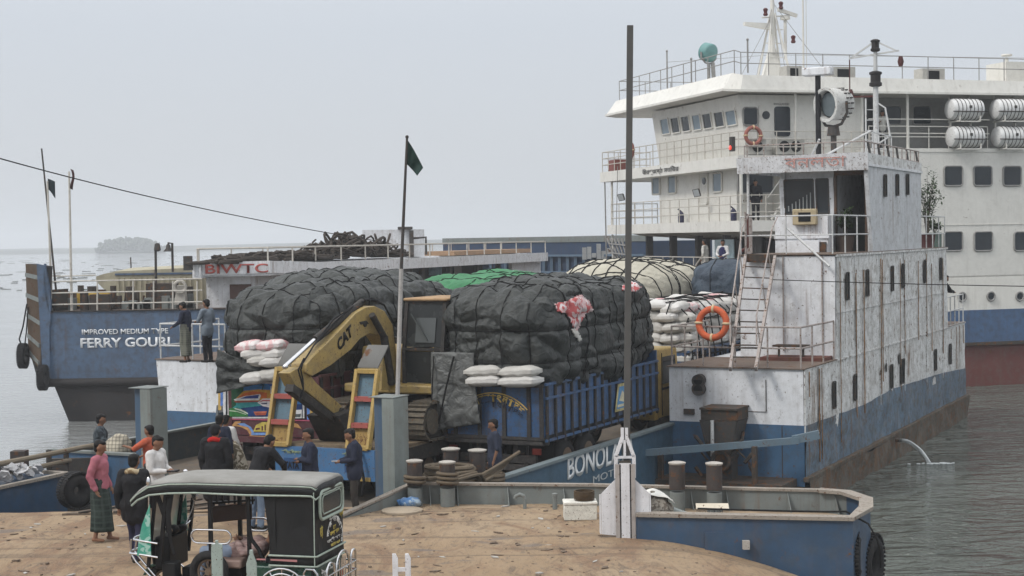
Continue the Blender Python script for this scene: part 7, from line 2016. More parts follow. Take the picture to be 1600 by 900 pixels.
rw_wheel(-.78, .43, .27); rw_wheel(-.78, -.43, .27); rw_wheel(1.2, 0, .27)
mb = MB()                                                        # chrome arches over the rear wheel
for R_ in (.36, .29):
    mb.tube([(-.78 + R_ * cos(radians(a)), .555, .27 + R_ * sin(radians(a))) for a in range(0, 181, 12)], .016, 8)
for a in (30, 60, 90, 120, 150): mb.tube([(-.78 + .18 * cos(radians(a)), .555, .27 + .18 * sin(radians(a))), (-.78 + .36 * cos(radians(a)), .555, .27 + .36 * sin(radians(a)))], .010, 6)
kp(mb, 'wheel_guard', M_chrome)
def hoop(mb, pts, r=.016):
    mb.tube(pts, r, 8)
mb = MB()                                                        # rear bumper hoops
for y0, y1, h in ((.56, .28, .66), (.2, -.3, .70), (-.38, -.58, .68)):
    yc, w = (y0 + y1) / 2, (y0 - y1) / 2
    hoop(mb, [(-1.42, y0, .3), (-1.42, y0, h - w * .5)] + [(-1.42, yc + w * cos(radians(a)), h - w * .5 + w * .8 * sin(radians(a))) for a in range(20, 180, 20)] + [(-1.42, y1, h - w * .5), (-1.42, y1, .3)])
for z in (.42, .54): mb.tube([(-1.25, .6, z), (-1.42, .58, z), (-1.42, -.6, z), (-1.25, -.62, z)], .014, 8)
for y in (.08, .0, -.08, -.16): mb.tube([(-1.42, y, .42), (-1.42, y, .68)], .009, 6)
mb.tube([(-1.0, .58, .54), (-1.3, .6, .54), (-1.42, .58, .5)], .014, 8)
hoop(mb, [(-1.1, .57, .3), (-1.1, .57, .58), (-1.14, .58, .64), (-1.25, .6, .64), (-1.3, .6, .58), (-1.3, .6, .3)])
kp(mb, 'rear_bumper', M_chrome)
# side rails
mb = MB()
def srail(u0, v0, u1, v1, y):
    a, b = RX.py(u0, v1, y), RX.py(u1, v0, y); r = (b.z - a.z) / 2
    zc = (a.z + b.z) / 2; r = abs(r)
    pts = [(a.x - r, y, zc - r), (b.x + r, y, zc - r)] + [(b.x + r - r * sin(radians(t)), y, zc - r * cos(radians(t))) for t in range(30, 180, 30)] + [(b.x + r, y, zc + r), (a.x - r, y, zc + r)] + [(a.x - r + r * sin(radians(t)), y, zc + r * cos(radians(t))) for t in range(30, 180, 30)]
    mb.tube(pts, .014, 8, closed=True)
srail(299, 829, 361, 848, .53); srail(388, 810, 421, 829, -.50)
kp(mb, 'side_rail', M_chrome)
# slatted rack and panel on the far side, seats
mb = MB(); x0, x1 = sx(330, 800, -.5), sx(395, 800, -.5)
for k in range(8):
    x = x0 + (x1 - x0) * k / 7; mb.bar((x, -.5, 1.30), (x, -.5, 1.62), .035, .02)
mb.bar((x0 + .03, -.5, 1.30), (x1 - .03, -.5, 1.36), .05, .03); mb.bar((x0 + .03, -.5, 1.62), (x1 - .03, -.5, 1.63), .05, .03); kp(mb, 'slatted_rack', M_rblack)
mb = MB(); mb.prism([(x0, -.49, 1.02), (x1, -.49, 1.10), (x1, -.49, 1.31), (x0, -.49, 1.26)], (0, .04, 0)); kp(mb, 'back_cushion', cloth('brown_vinyl', (.085, .055, .045), None, 4, .3, .5), bevel=.015)
M_seat = cloth('seat_vinyl', (.20, .13, .11), (.34, .26, .22), 5, .4, .6)
mb = MB(); mb.box((-.15, -.46, .58), (.35, .46, .70)); kp(mb, 'driver_seat', M_seat, bevel=.03)
mb = MB(); mb.box((-.13, -.42, .33), (.33, .42, .58)); kp(mb, 'battery_box', M_rblack)
mb = MB(); mb.box((-1.15, -.46, .62), (-.75, .46, .74)); mb.box((-1.2, -.46, .74), (-1.1, .46, 1.2)); kp(mb, 'rear_seat', M_seat, bevel=.03)
# spare wheel at the near side
p = RX.py(327, 893, .58); R_ = .28
mb = MB(); mb.torus((p.x, .58, p.z), Y, R_ - .055, .06, 32, 10); o = kp(mb, 'spare_wheel', M_tyre)
mb = MB(); mb.torus((p.x, .58, p.z), Y, R_ - .12, .02, 28, 8); mb.cyl((p.x, .55, p.z), (p.x, .62, p.z), .05)
for k in range(10):
    a = 2 * pi * k / 10; mb.tube([(p.x, .58, p.z), (p.x + (R_ - .12) * cos(a), .58, p.z + (R_ - .12) * sin(a))], .01, 5)
kp(mb, 'rim', M_rimsteel, o)
# front: windshield, fairings, handlebar, fork, guards
m_, nt, bs = _new('clear_sheet'); bs.inputs['Base Color'].default_value = (.75, .73, .66, 1); bs.inputs['Roughness'].default_value = .15; bs.inputs['Alpha'].default_value = .55
mb = MB(); mb.prism([(1.22, .40, .88), (1.22, -.40, .88), (1.12, -.43, 1.55), (1.12, .43, 1.55)], (.006, 0, 0)); kp(mb, 'windscreen', m_)
mb = MB()
for y in (.42, -.42): mb.bar((1.24, y, .55), (1.10, y, 1.62), .04)
mb.bar((1.23, .42, .88), (1.23, -.42, .88), .04); mb.bar((.92, .42, 1.1), (1.08, .42, 1.55), .05)
mb.prism([(.80, .47, 1.62), (.90, .47, 1.6), (.93, .47, 1.35), (.90, .47, 1.0), (.84, .47, .75), (.80, .47, .75), (.85, .47, 1.0), (.86, .47, 1.3)], (0, .02, 0)); kp(mb, 'screen_frame', M_rblack)
mb = MB()
g = [RX.py(u, v, .5) for u, v in ((234, 788), (236, 868), (214, 868), (217, 845), (222, 820))]
mb.prism([V((q.x, .49, q.z)) for q in g], (0, .015, 0)); mb.prism([(1.33, .46, 1.18), (1.33, -.46, 1.18), (1.40, -.40, .62), (1.40, .40, .62)], (.01, 0, 0)) if False else None
mb.prism([V((q.x, -.50, q.z)) for q in g], (0, .015, 0)); g2 = [RX.py(u, v, -.47) for u, v in ((268, 832), (291, 772), (294, 828), (284, 838))]
mb.prism([V((q.x, -.47, q.z)) for q in g2], (0, .01, 0)); kp(mb, 'side_fairing', M_teal)
mb = MB(); mb.box((.98, -.30, .5), (1.2, .30, .95)); mb.prism([(1.2, .28, .55), (1.2, -.28, .55), (1.26, -.26, .92), (1.26, .26, .92)], (.05, 0, 0)); kp(mb, 'front_panel', M_rblack, bevel=.03)
mb = MB(); mb.box((.85, .2, .3), (1.05, .40, .62)); mb.box((.6, -.2, .3), (.9, .1, .5)); kp(mb, 'leg_shield', M_vinyl, bevel=.02)
mb = MB(); mb.tube([(.98, .38, 1.08), (.95, .28, 1.06), (1.02, .12, .98), (1.03, -.12, .98), (.95, -.28, 1.06), (.98, -.38, 1.08)], .014, 8); mb.tube([(1.03, 0, .98), (1.12, 0, .6), (1.2, 0, .27)], .025, 8); kp(mb, 'handlebar', M_chrome)
mb = MB()
for y in (.42, -.42): mb.cyl((.97, y, 1.085), (.98, y - .12 * (1 if y > 0 else -1), 1.08), .022, None, 10)
mb.ball((1.02, .1, 1.02), (.09, .12, .07)); mb.ball((1.0, -.15, 1.0), (.07, .1, .06)); kp(mb, 'grip', M_rblack)
mb = MB(); mb.tube([(.98, .25, 1.06), (.93, .34, 1.25), (.92, .36, 1.34)], .008, 6); o = kp(mb, 'mirror_stem', M_chrome); mb = MB(); mb.lathe([(.02, -.02), (.075, 0), (.07, .015), (.01, .02)], (.915, -.40, 1.42), V((-1, .3, 0)), 18); mb.tube([(.98, -.25, 1.06), (.93, -.36, 1.25), (.92, -.40, 1.38)], .008, 6); kp(mb, 'mirror', M_chrome)
mb = MB(); mb.lathe([(.05, -.08), (.10, 0), (.105, .03), (.02, .04)], (1.3, 0, .78), X, 18); kp(mb, 'headlight', M_chrome)
mb = MB(); mb.prism([(1.0, .09, .50), (1.2, .09, .58), (1.42, .09, .50), (1.5, .09, .36), (1.46, .09, .36), (1.4, .09, .46), (1.2, .09, .54), (1.0, .09, .46)], (0, -.18, 0)); kp(mb, 'front_fender', M_rgreen, bevel=.01)
mb = MB()
for z, xo in ((.93, 1.50), (.74, 1.56)):
    mb.tube([(1.05, .50, z - .03), (1.3, .50, z), (xo - .06, .44, z), (xo, .3, z), (xo, -.3, z), (xo - .06, -.44, z), (1.3, -.5, z), (1.05, -.5, z - .03)], .017, 8)
for y in (.40, .15, -.15, -.40): mb.tube([(1.54 if abs(y) < .3 else 1.5, y, .93), (1.57 if abs(y) < .3 else 1.51, y, .74)], .012, 6)
mb.tube([(1.5, .42, .74), (1.42, .42, .62), (1.1, .45, .35)], .016, 8); mb.tube([(1.5, .3, .74), (1.38, .3, .6), (1.1, .33, .32)], .016, 8); mb.tube([(1.5, -.42, .74), (1.42, -.42, .62), (1.1, -.45, .35)], .016, 8)
kp(mb, 'front_guard', M_chrome)
for u, v0, v1, y in ((233, 800, 745, .47), (290, 748, 733, -.2)):
    a, b = RX.py(u, v0, y), RX.py(u, v1, y); mb = MB(); mb.lathe([(.012, 0), (.012, (b.z - a.z) * .6), (.03, (b.z - a.z) * .62), (.018, (b.z - a.z) * .75), (.034, (b.z - a.z) * .82), (.02, (b.z - a.z) * .95), (.004, (b.z - a.z))], a, Z, 14); kp(mb, 'chrome_finial', M_chrome)
# ---------------------------------------------------------------- people
def union(prims, voxel, mat, name, smooth=3, wr=0.0, seed=0):
    """closed solids fused into one continuous skin"""
    mb = MB()
    for pr in prims:
        if pr[0] == 'b': mb.ball(pr[1], pr[2], 16, 10)
        else:
            _, p, q, r0, r1 = pr; p, q = V(p), V(q)
            mb.tube([p, q], [r0, r1], 14); mb.ball(p, r0, 14, 8); mb.ball(q, r1, 14, 8)
    me = bpy.data.meshes.new(name); me.from_pydata([tuple(v) for v in mb.v], [], mb.f)
    ob = bpy.data.objects.new('tmp', me); C.objects.link(ob)
    md = ob.modifiers.new('r', 'REMESH'); md.mode = 'VOXEL'; md.voxel_size = voxel
    dg = bpy.context.evaluated_depsgraph_get(); dg.update()
    m2 = bpy.data.meshes.new_from_object(ob.evaluated_get(dg)); bpy.data.objects.remove(ob)
    bm = bmesh.new(); bm.from_mesh(m2)
    for _ in range(smooth): bmesh.ops.smooth_vert(bm, verts=bm.verts, factor=.5, use_axis_x=True, use_axis_y=True, use_axis_z=True)
    if wr:
        bm.normal_update(); sd = V((seed * 3.7, seed, 0))
        for v in bm.verts:
            w = v.co + sd
            v.co = v.co + v.normal * wr * ((1 - abs(noise.noise(V((w.x * 9, w.y * 9, w.z * 6))))) ** 2 - .5 + .6 * noise.noise(w * 14))
    bm.to_mesh(m2); bm.free(); m2.name = name
    m2.polygons.foreach_set('use_smooth', [True] * len(m2.polygons)); m2.materials.clear(); m2.materials.append(mat)
    return m2
def pchild(name, me, par):
    o = bpy.data.objects.new(name, me); C.objects.link(o); o.parent = par; MW[o.name] = MW[par.name].copy(); return o

BASE = dict(hipl=(-.085, 0, .90), hipr=(.085, 0, .90), kneel=(-.095, .02, .49), kneer=(.095, .02, .49), ankl=(-.10, -.02, .08), ankr=(.10, -.02, .08),
            pelvis=(0, 0, .95), waist=(0, 0, 1.08), chest=(0, .005, 1.28), neck=(0, .0, 1.45), head=(0, .025, 1.59), shl=(-.175, 0, 1.395), shr=(.175, 0, 1.395),
            ell=(-.245, -.02, 1.12), elr=(.245, -.02, 1.12), wrl=(-.25, .06, .88), wrr=(.25, .06, .88))
def person(world, face, label, pose=None, h=1.68, top=None, hem=.86, sleeve='long', bottom=None, kind='trousers', near=True, hair=True, cap=None, scarf=None, shoes=None, skin=None, group=None, coat=0.0, holding=False, bare=False):
    J = {k: V(v) for k, v in BASE.items()}
    for k, v in (pose or {}).items(): J[k] = V(v)
    vx = .0095 if near else .016
    t = thing('person', label, 'person', world, radians(face), group); t.scale = (h / 1.70,) * 3
    MW[t.name] = MW[t.name] @ Matrix.Scale(h / 1.70, 4)
    hd = (J['head'] - J['neck']).normalized()
    fwd = V((0, 1, 0)); fwd = (fwd - hd * fwd.dot(hd)).normalized()
    if pose and 'look' in pose: fwd = V(pose['look']); fwd = (fwd - hd * fwd.dot(hd)).normalized()
    sd = hd.cross(fwd); c = J['head']
    P = [('c', J['neck'] - hd * .05, c - hd * .03, .055, .058), ('b', c + hd * .015, (.083, .098, .108)), ('b', c + fwd * .03 - hd * .055, (.055, .055, .055)),
         ('c', c + fwd * .092 - hd * .005, c + fwd * .108 - hd * .035, .011, .016), ('b', c + sd * .083 - hd * .01, (.014, .022, .03)), ('b', c - sd * .083 - hd * .01, (.014, .022, .03)),
         ('c', J['pelvis'], J['waist'], .118, .105), ('c', J['waist'], J['chest'], .105, .125), ('c', J['shl'], J['shr'], .06, .06), ('b', J['chest'], (.15, .10, .15))]
    for s in 'lr':
        P += [('c', J['hip' + s], J['knee' + s], .078, .052), ('c', J['knee' + s], J['ank' + s], .05, .036), ('c', J['sh' + s], J['el' + s], .048, .038), ('c', J['el' + s], J['wr' + s], .037, .026)]
        f = (J['ank' + s] - J['knee' + s]).normalized(); toe = V((0, 1, 0)) if abs(f.z) > .5 else V((0, .3, -1)).normalized()
        P += [('c', J['ank' + s] - Z * .03 - toe * .03, J['ank' + s] - Z * .045 + toe * .14, .036, .026)]
        # hand: palm, four curled fingers, thumb
        d = (J['wr' + s] - J['el' + s]).normalized(); a = d.cross(X if s == 'l' else -X); a = a.normalized() if a.length > .2 else d.cross(Y).normalized(); b = d.cross(a).normalized()
        w = J['wr' + s]; palm = w + d * .065
        P += [('c', w, palm, .026, .028), ('c', palm - b * .018, palm + b * .018, .02, .02)]
        for k in range(4):
            o_ = b * (-.027 + .018 * k); L_ = (.062, .072, .068, .052)[k]
            P += [('c', palm + o_ + d * .015, palm + o_ + d * (.015 + L_ * .55) + a * .006, .0095, .009), ('c', palm + o_ + d * (.015 + L_ * .55) + a * .006, palm + o_ + d * (.012 + L_ * .85) + a * (.028 + (.02 if holding else 0)), .009, .008)]
        P += [('c', w + d * .03 - b * .02, w + d * .075 - b * .045 + a * .02, .012, .009)]
    body = pchild('body', union(P, vx, skin or M_skin, 'body'), t)
    if hair:
        H = [('b', c + hd * .040 - fwd * .034, (.089, .088, .088)), ('b', c + hd * .072 + fwd * .004, (.074, .084, .048)), ('b', c - fwd * .05 - hd * .02, (.078, .06, .075))]
        pchild('hair', union(H, .012, M_hair, 'hair', 2, .008, 3), t)
    if cap:
        pchild('cap', union([('b', c + hd * .055 - fwd * .01, (.096, .108, .072)), ('b', c - fwd * .045 + hd * .0, (.086, .07, .09))], .012, cap, 'cap', 2, .004), t)
    mb = MB()
    for s in (-1, 1): mb.ball(c + fwd * .088 + sd * s * .032 + hd * .012, (.010, .008, .006), 8, 5)
    mb.part('eyes', plain('eye_dark', (.01, .008, .007), .3), t)
    if top:
        g = .020 + coat; mid = J['waist'].lerp(J['pelvis'], .5)
        Q = [('c', J['waist'], J['chest'], .125 + g * .8, .135 + g), ('b', J['chest'] + V((0, 0, .02)), (.165 + g, .115 + g, .15)), ('c', J['shl'] - (J['shl'] - J['shr']) * .08, J['shr'] + (J['shl'] - J['shr']) * .08, .068 + g * .4, .068 + g * .4), ('c', J['chest'], J['neck'] - hd * .05, .11, .075),
             ('c', J['waist'], J['pelvis'] + V((0, 0, -.03)), .125 + g, .14 + g)]
        if hem < .82: 
            for s in 'lr': Q.append(('c', J['hip' + s] + V((0, 0, .02)), J['hip' + s].lerp(J['knee' + s], (.9 - hem) / .42), .10 + g, .095 + g))
            Q.append(('c', J['pelvis'], (J['hipl'] + J['hipr']) / 2 + ((J['kneel'] + J['kneer']) / 2 - (J['hipl'] + J['hipr']) / 2) * ((.9 - hem) / .42), .13 + g, .12 + g))
        for s in 'lr':
            Q += [('c', J['sh' + s], J['el' + s], .064 + g * .5, .052 + g * .4)]
            if sleeve == 'long': Q += [('c', J['el' + s], J['el' + s].lerp(J['wr' + s], .93), .05 + g * .4, .038 + g * .3)]
        pchild('shirt' if not coat else 'coat', union(Q, vx * 1.1, top, 'shirt', 3, .010, hash(label) % 17), t)
    if kind == 'trousers' and bottom:
        Q = [('c', J['pelvis'], (J['hipl'] + J['hipr']) / 2, .128, .125)]
        for s in 'lr':
            Q += [('c', J['hip' + s], J['knee' + s], .094, .070), ('c', J['knee' + s], J['ank' + s] + V((0, 0, .0)), .068, .058)]
        pchild('trousers', union(Q, vx * 1.1, bottom, 'trousers', 3, .009, 5), t)
    elif kind == 'lungi' and bottom:
        mb = MB(); n, m = 40, 16; vs = []
        b0 = (J['ankl'] + J['ankr']) / 2; k0 = (J['kneel'] + J['kneer']) / 2; spread = abs(J['ankl'].y - J['ankr'].y) * .5
        for j in range(m + 1):
            u = j / m; zc = J['waist'].lerp(J['pelvis'], min(1, u * 4)) if u < .25 else J['pelvis'].lerp(k0, (u - .25) / .35) if u < .6 else k0.lerp(b0 + Z * .10, (u - .6) / .4)
            rx = .135 + .035 * min(1, u * 3) - .02 * u; ry = .115 + .03 * min(1, u * 3) - .01 * u + spread * max(0, u - .3) * .9
            for i in range(n):
                a = 2 * pi * i / n; f = 1 + (.05 * sin(a * 5 + u * 2) + .035 * sin(a * 9 - u * 3) + .05 * noise.noise(V((cos(a) * 2, sin(a) * 2, u * 3)))) * min(1, u * 2)
                vs.append(V((zc.x + rx * f * cos(a), zc.y + ry * f * sin(a), zc.z)))
        mb.add(vs, [(j * n + i, j * n + (i + 1) % n, (j + 1) * n + (i + 1) % n, (j + 1) * n + i) for j in range(m) for i in range(n)])
        o = mb.part('lungi', bottom, t, smooth=180); o.modifiers.new('s', 'SOLIDIFY').thickness = .012
    if scarf:
        mb = MB(); nb = J['neck'] - hd * .015
        pts = [nb + (sd * cos(a) * .098 + fwd * sin(a) * .095) + hd * (.012 * sin(3 * a)) for a in [2 * pi * i / 18 for i in range(18)]]
        mb.tube(pts, .046, 10, closed=True); mb.tube([nb + fwd * .10 + sd * .03, nb + fwd * .14 - hd * .12 + sd * .04, nb + fwd * .14 - hd * .28 + sd * .05], [.04, .05, .045], 10)
        mb.part('scarf', scarf, t, smooth=180)
    if not bare:
        Q = []
        for s in 'lr':
            f = (J['ank' + s] - J['knee' + s]).normalized(); toe = V((0, 1, 0)) if abs(f.z) > .5 else V((0, .3, -1)).normalized()
            Q += [('c', J['ank' + s] - Z * .04 - toe * .035, J['ank' + s] - Z * .048 + toe * .15, .044, .034)]
        pchild('shoes', union(Q, .011, shoes or plain('dark_shoe', (.02, .018, .016), .6), 'shoes', 2), t)
    return t, J

def P_(u, d, z): p = at(u, 400, d); return V((p.x, p.y, z))
pinkshirt = cloth('pink_shirt', (.36, .13, .16), (.24, .08, .11), 9, .5, .85, .02)
lungi_g = cloth('green_plaid', (.012, .020, .019), (.06, .078, .07), 8, .4, .85, .02, .1, 'plaid', 3.2)
blackj = cloth('black_jacket', (.012, .012, .014), (.02, .02, .022), 8, .5, .7, .02)
navy = cloth('navy_cloth', (.018, .022, .04), (.028, .032, .05), 8, .5, .8, .02)
darktr = cloth('dark_trousers', (.016, .016, .02), None, 8, .5, .85, .02)
white_s = cloth('white_shirt', (.56, .55, .54), (.45, .44, .43), 9, .45, .8, .02)
beige_t = cloth('beige_trousers', (.34, .30, .23), None, 8, .4, .85, .02)
creamsc = cloth('cream_scarf', (.52, .44, .30), (.22, .16, .09), 7, .6, .9, .02, .1, 'print', 9)
camo = cloth('grey_camo', (.09, .11, .125), (.025, .03, .035), 7, .5, .85, .02, .1, 'print', 12)
orange = cloth('orange_cloth', (.42, .10, .055), (.30, .07, .04), 7, .5, .85, .02)
redsc = cloth('red_scarf', (.40, .02, .018), None, 8, .5, .9, .02)
jeans = cloth('blue_jeans', (.10, .14, .20), (.17, .21, .27), 6, .4, .85, .02)
greysh = cloth('grey_blue_shirt', (.16, .19, .22), (.11, .13, .16), 8, .4, .85, .02)
lungi_c = cloth('checked_lungi', (.06, .065, .055), (.20, .20, .16), 8, .3, .85, .02, .1, 'plaid', 5)
brown_t = cloth('brown_trousers', (.045, .04, .036), None, 8, .4, .85, .02)
kurta = cloth('pale_kurta', (.55, .54, .50), None, 7, .4, .85, .02)
vest = cloth('navy_vest', (.03, .03, .09), None, 7, .3, .8, .02)

walk = dict(kneel=(-.09, .10, .50), ankl=(-.095, .16, .09), kneer=(.09, -.02, .49), ankr=(.095, -.20, .12))
person(onz(158, 846, DZ), -98, 'man in pink shirt and dark plaid lungi standing barefoot on the sand', dict(kneel=(-.09, .04, .49), ankl=(-.1, .12, .08), ankr=(.1, -.06, .08), wrl=(-.22, .10, .90), elr=(.24, -.08, 1.13), wrr=(.22, .02, .90)), 1.70, pinkshirt, .84, 'long', lungi_g, 'lungi', bare=True)
p2 = P_(201, 25.0, sand_z(-6, 25))
person(p2, -12, 'man in black jacket with cream patterned shawl, seen from behind near the rickshaw', dict(walk, elr=(.25, .0, 1.12), wrr=(.27, .08, .88), ell=(-.25, -.05, 1.12), wrl=(-.26, .0, .87)), 1.70, blackj, .74, 'long', cloth('indigo_trousers', (.03, .03, .06), None, 8, .4), coat=.03, scarf=creamsc)
person(P_(236, 27.4, DZ), -112, 'man in white shirt reading a dark notebook by the grey guide post', dict(ell=(-.23, .04, 1.12), wrl=(-.07, .24, 1.12), elr=(.23, .04, 1.12), wrr=(.07, .25, 1.11), head=(0, .05, 1.58), look=(.1, 1, -.35)), 1.70, white_s, .80, 'long', beige_t)
nb = MB(); q = Frame(*P_(236, 27.4, DZ).xy, -112, DZ); nb.box((-.09, .27, 1.10), (.09, .42, 1.125)); nb.box((-.03, .25, 1.09), (.0, .44, 1.098)); nb.xf(q.m); nb.solo('notebook', plain('dark_cover', (.03, .028, .03), .5), 'dark notebook held by the man in the white shirt', 'notebook')
pc = P_(150, 35.0, CD)
person(pc, -80, 'man in grey mottled jacket at the bow of the white ferry with a striped bundle', dict(elr=(.24, .1, 1.15), wrr=(.18, .3, 1.1)), 1.74, camo, .8, 'long', darktr, near=False)
mb = MB(); vs = []
bmx = bmesh.new(); bmesh.ops.create_icosphere(bmx, subdivisions=4, radius=1)
for v in bmx.verts:
    n_ = v.co.normalized(); k = 1 + .1 * noise.noise(n_ * 3); v.co = V((n_.x * .30 * k, n_.y * .22 * k, n_.z * .42 * k))
mb.add([v.co.copy() for v in bmx.verts], [[v.index for v in f.verts] for f in bmx.faces]); bmx.free()
mb.xf(Matrix.Translation(P_(174, 34.7, CD + .95)) @ Matrix.Rotation(.5, 4, 'Y')); mb.solo('bundle', cloth('striped_bundle', (.52, .47, .37), (.04, .04, .04), 4, .6, .9, .03, .1, 'plaid', 4), 'pale bundle with dark stripes carried by the man in the mottled jacket', 'bundle', smooth=60)
person(P_(219, 36.0, CD), -90, 'man in orange with a white cap beside the blue guide post', dict(elr=(.2, .15, 1.2)), 1.68, orange, .6, 'long', lungi_c, 'lungi', near=False, hair=False, cap=white_s)
person(P_(228, 31.4, 1.08), 70, 'man in orange red shirt holding out an arm at the ramp', dict(ell=(-.25, .22, 1.25), wrl=(-.15, .48, 1.28), elr=(.24, .1, 1.15), wrr=(.15, .3, 1.05)), 1.64, orange, .84, 'short', brown_t, near=False)
person(P_(330, 28.7, DZ), -8, 'man in black coat with a red scarf and black cap, seen from behind', None, 1.72, blackj, .45, 'long', darktr, coat=.035, hair=False, cap=plain('black_cap', (.014, .014, .016), .9), scarf=redsc)
person(P_(337, 33.6, 1.0), -10, 'dark haired man in dark clothes walking ahead of the man with the red scarf', walk, 1.66, navy, .8, 'long', darktr, near=False)
person(P_(347, 34.6, CD + .06), -25, 'boy in white shirt carrying a patterned sack on the ramp', dict(walk, elr=(.25, .05, 1.12), wrr=(.27, .15, .95)), 1.66, white_s, .8, 'long', brown_t, near=False)
mb = MB(); q = P_(368, 34.0, 1.2); bmx = bmesh.new(); bmesh.ops.create_icosphere(bmx, subdivisions=4, radius=1)
for v in bmx.verts:
    n_ = v.co.normalized(); k = 1 + .08 * noise.noise(n_ * 3); v.co = V((n_.x * .17 * k, n_.y * .14 * k, n_.z * .52 * k - .10 * n_.x))
mb.add([v.co.copy() for v in bmx.verts], [[v.index for v in f.verts] for f in bmx.faces]); bmx.free()
mb.xf(Matrix.Translation(q + Z * .35) @ Matrix.Rotation(-.2, 4, 'Y')); mb.solo('sack', cloth('patterned_sack', (.50, .46, .38), (.12, .10, .07), 6, .5, .9, .03, .1, 'print', 7), 'tall cream sack with dark print carried by the boy in the white shirt', 'sack', smooth=60)
person(P_(393, 27.7, DZ), -35, 'man in dark jacket over a white shirt and jeans, bending forward', dict(waist=(0, .05, 1.07), chest=(0, .16, 1.24), neck=(0, .26, 1.37), head=(0, .34, 1.47), shl=(-.175, .22, 1.33), shr=(.175, .22, 1.33), ell=(-.3, .35, 1.12), wrl=(-.2, .5, .98), elr=(.30, .34, 1.12), wrr=(.2, .5, .98)), 1.72, blackj, .95, 'long', jeans)
for q in list(bpy.data.objects):
    pass
person(P_(478, 28.4, DZ), 108, 'man in navy jumper with folded arms behind the rickshaw roof', dict(ell=(-.25, .06, 1.14), wrl=(.02, .2, 1.15), elr=(.25, .06, 1.14), wrr=(-.02, .22, 1.12)), 1.66, navy, .84, 'long', darktr)
person(P_(548, 29.3, 1.2), 100, 'man in dark navy shirt and brown trousers looking down at a phone', dict(ell=(-.24, .04, 1.13), wrl=(-.05, .26, 1.08), elr=(.24, .04, 1.13), wrr=(.08, .27, 1.08), neck=(0, .03, 1.44), head=(0, .08, 1.565), look=(0, 1, -.5)), 1.66, navy, .80, 'long', brown_t)
mb = MB(); q = Frame(*P_(548, 29.3, 0).xy, 100, 1.2); mb.box((-.02, .30, 1.05), (.06, .42, 1.065)); mb.xf(q.m); mb.solo('phone', plain('phone_pale', (.35, .35, .36), .3), 'small pale phone in the hands of the man in brown trousers', 'phone')
person(P_(768, 33.2, CD), 100, 'man in dark slate shirt at the tail of the blue truck', dict(elr=(.24, .0, 1.12)), 1.70, cloth('slate_shirt', (.035, .042, .065), None, 8, .5), .8, 'short', darktr)
person(onz(291, 566, 2.87), 75, 'man in dark jumper and checked lungi leaning on the rail of the port casing', dict(head=(0, .07, 1.57), look=(0, 1, -.5), wrl=(-.2, .28, 1.02), ell=(-.26, .06, 1.14)), 1.74, navy, .84, 'long', lungi_c, 'lungi', near=False)
person(onz(325, 566, 2.87), 60, 'man in grey blue shirt and dark trousers beside the man in the checked lungi', dict(wrl=(-.12, .3, 1.1), ell=(-.25, .1, 1.14), wrr=(.15, .3, 1.08)), 1.80, greysh, .8, 'short', darktr, near=False)
q = G.px(1102, 432, -.35)
person(G.w(-.35, q.y, 4.36), 60, 'bearded man in long pale kurta standing by the stair of the passenger ferry', None, 1.74, kurta, .42, 'long', kurta, near=False)
q = G.px(1130, 420, -.4)
person(G.w(-.4, q.y, 4.36), 150, 'man in navy waistcoat over white, hands on the rail before the teal window', dict(ell=(-.25, .08, 1.13), wrl=(-.1, .28, 1.05), elr=(.25, .08, 1.13), wrr=(.1, .28, 1.05), look=(0, 1, -.4)), 1.72, white_s, .7, 'long', kurta, near=False, scarf=None)
tt = [o for o in bpy.data.objects if o.get('label', '').startswith('man in navy waistcoat')][0]
pchild('waistcoat', union([('c', (0, 0, 1.02), (0, .005, 1.28), .155, .168), ('c', (-.1, 0, 1.36), (.1, 0, 1.36), .085, .085), ('c', (0, 0, .9), (0, 0, 1.05), .165, .155)], .016, vest, 'waistcoat', 3, .006), tt)
q = G.py(1181, 335, .4)
person(G.w(q.x, .4, 6.87), 170, 'man in dark clothes standing on the promenade deck of the passenger ferry', None, 1.68, darktr, .8, 'long', darktr, near=False)
q = G.py(1379, 222, .7)
person(G.w(q.x, .7, 9.8), 165, 'man in white vest and dark trousers on the high gallery beside the ferry mast', dict(elr=(.25, .1, 1.15), wrr=(.12, .25, 1.2)), 1.70, kurta, .86, 'short', darktr, near=False)
person(B.w(19.3, .45, 3.0), -85, 'man in dark jacket leaning on the stern rail of the white ferry', dict(chest=(0, .08, 1.26), neck=(0, .14, 1.42), head=(0, .18, 1.55), shl=(-.175, .1, 1.37), shr=(.175, .1, 1.37), ell=(-.25, .25, 1.15), wrl=(-.1, .42, 1.1), elr=(.25, .25, 1.15), wrr=(.1, .42, 1.1)), 1.78, blackj, .8, 'long', darktr, near=False, coat=.02)
q = G.py(1220, 225, .9)
person(G.w(q.x, .75, 9.55 - .38), 150, 'man in grey shirt sitting on the bridge deck behind the rail', dict(kneel=(-.1, .38, .88), kneer=(.1, .38, .88), ankl=(-.1, .40, .46), ankr=(.1, .40, .46), wrl=(-.12, .35, 1.0), wrr=(.12, .35, 1.0)), 1.68, greysh, .88, 'short', darktr, near=False)
mb = MB(); mb.box((-.25, -.25, 0), (.25, .15, .42)); mb.box((-.25, -.28, .42), (.25, -.22, .9)); mb.xf(G.m @ Matrix.Translation(V((q.x, .80, 9.55)))); mb.solo('deck_chair', paint('chair_grey', (.25, .25, .24), .6), 'grey seat under the man sitting on the bridge deck', 'chair')
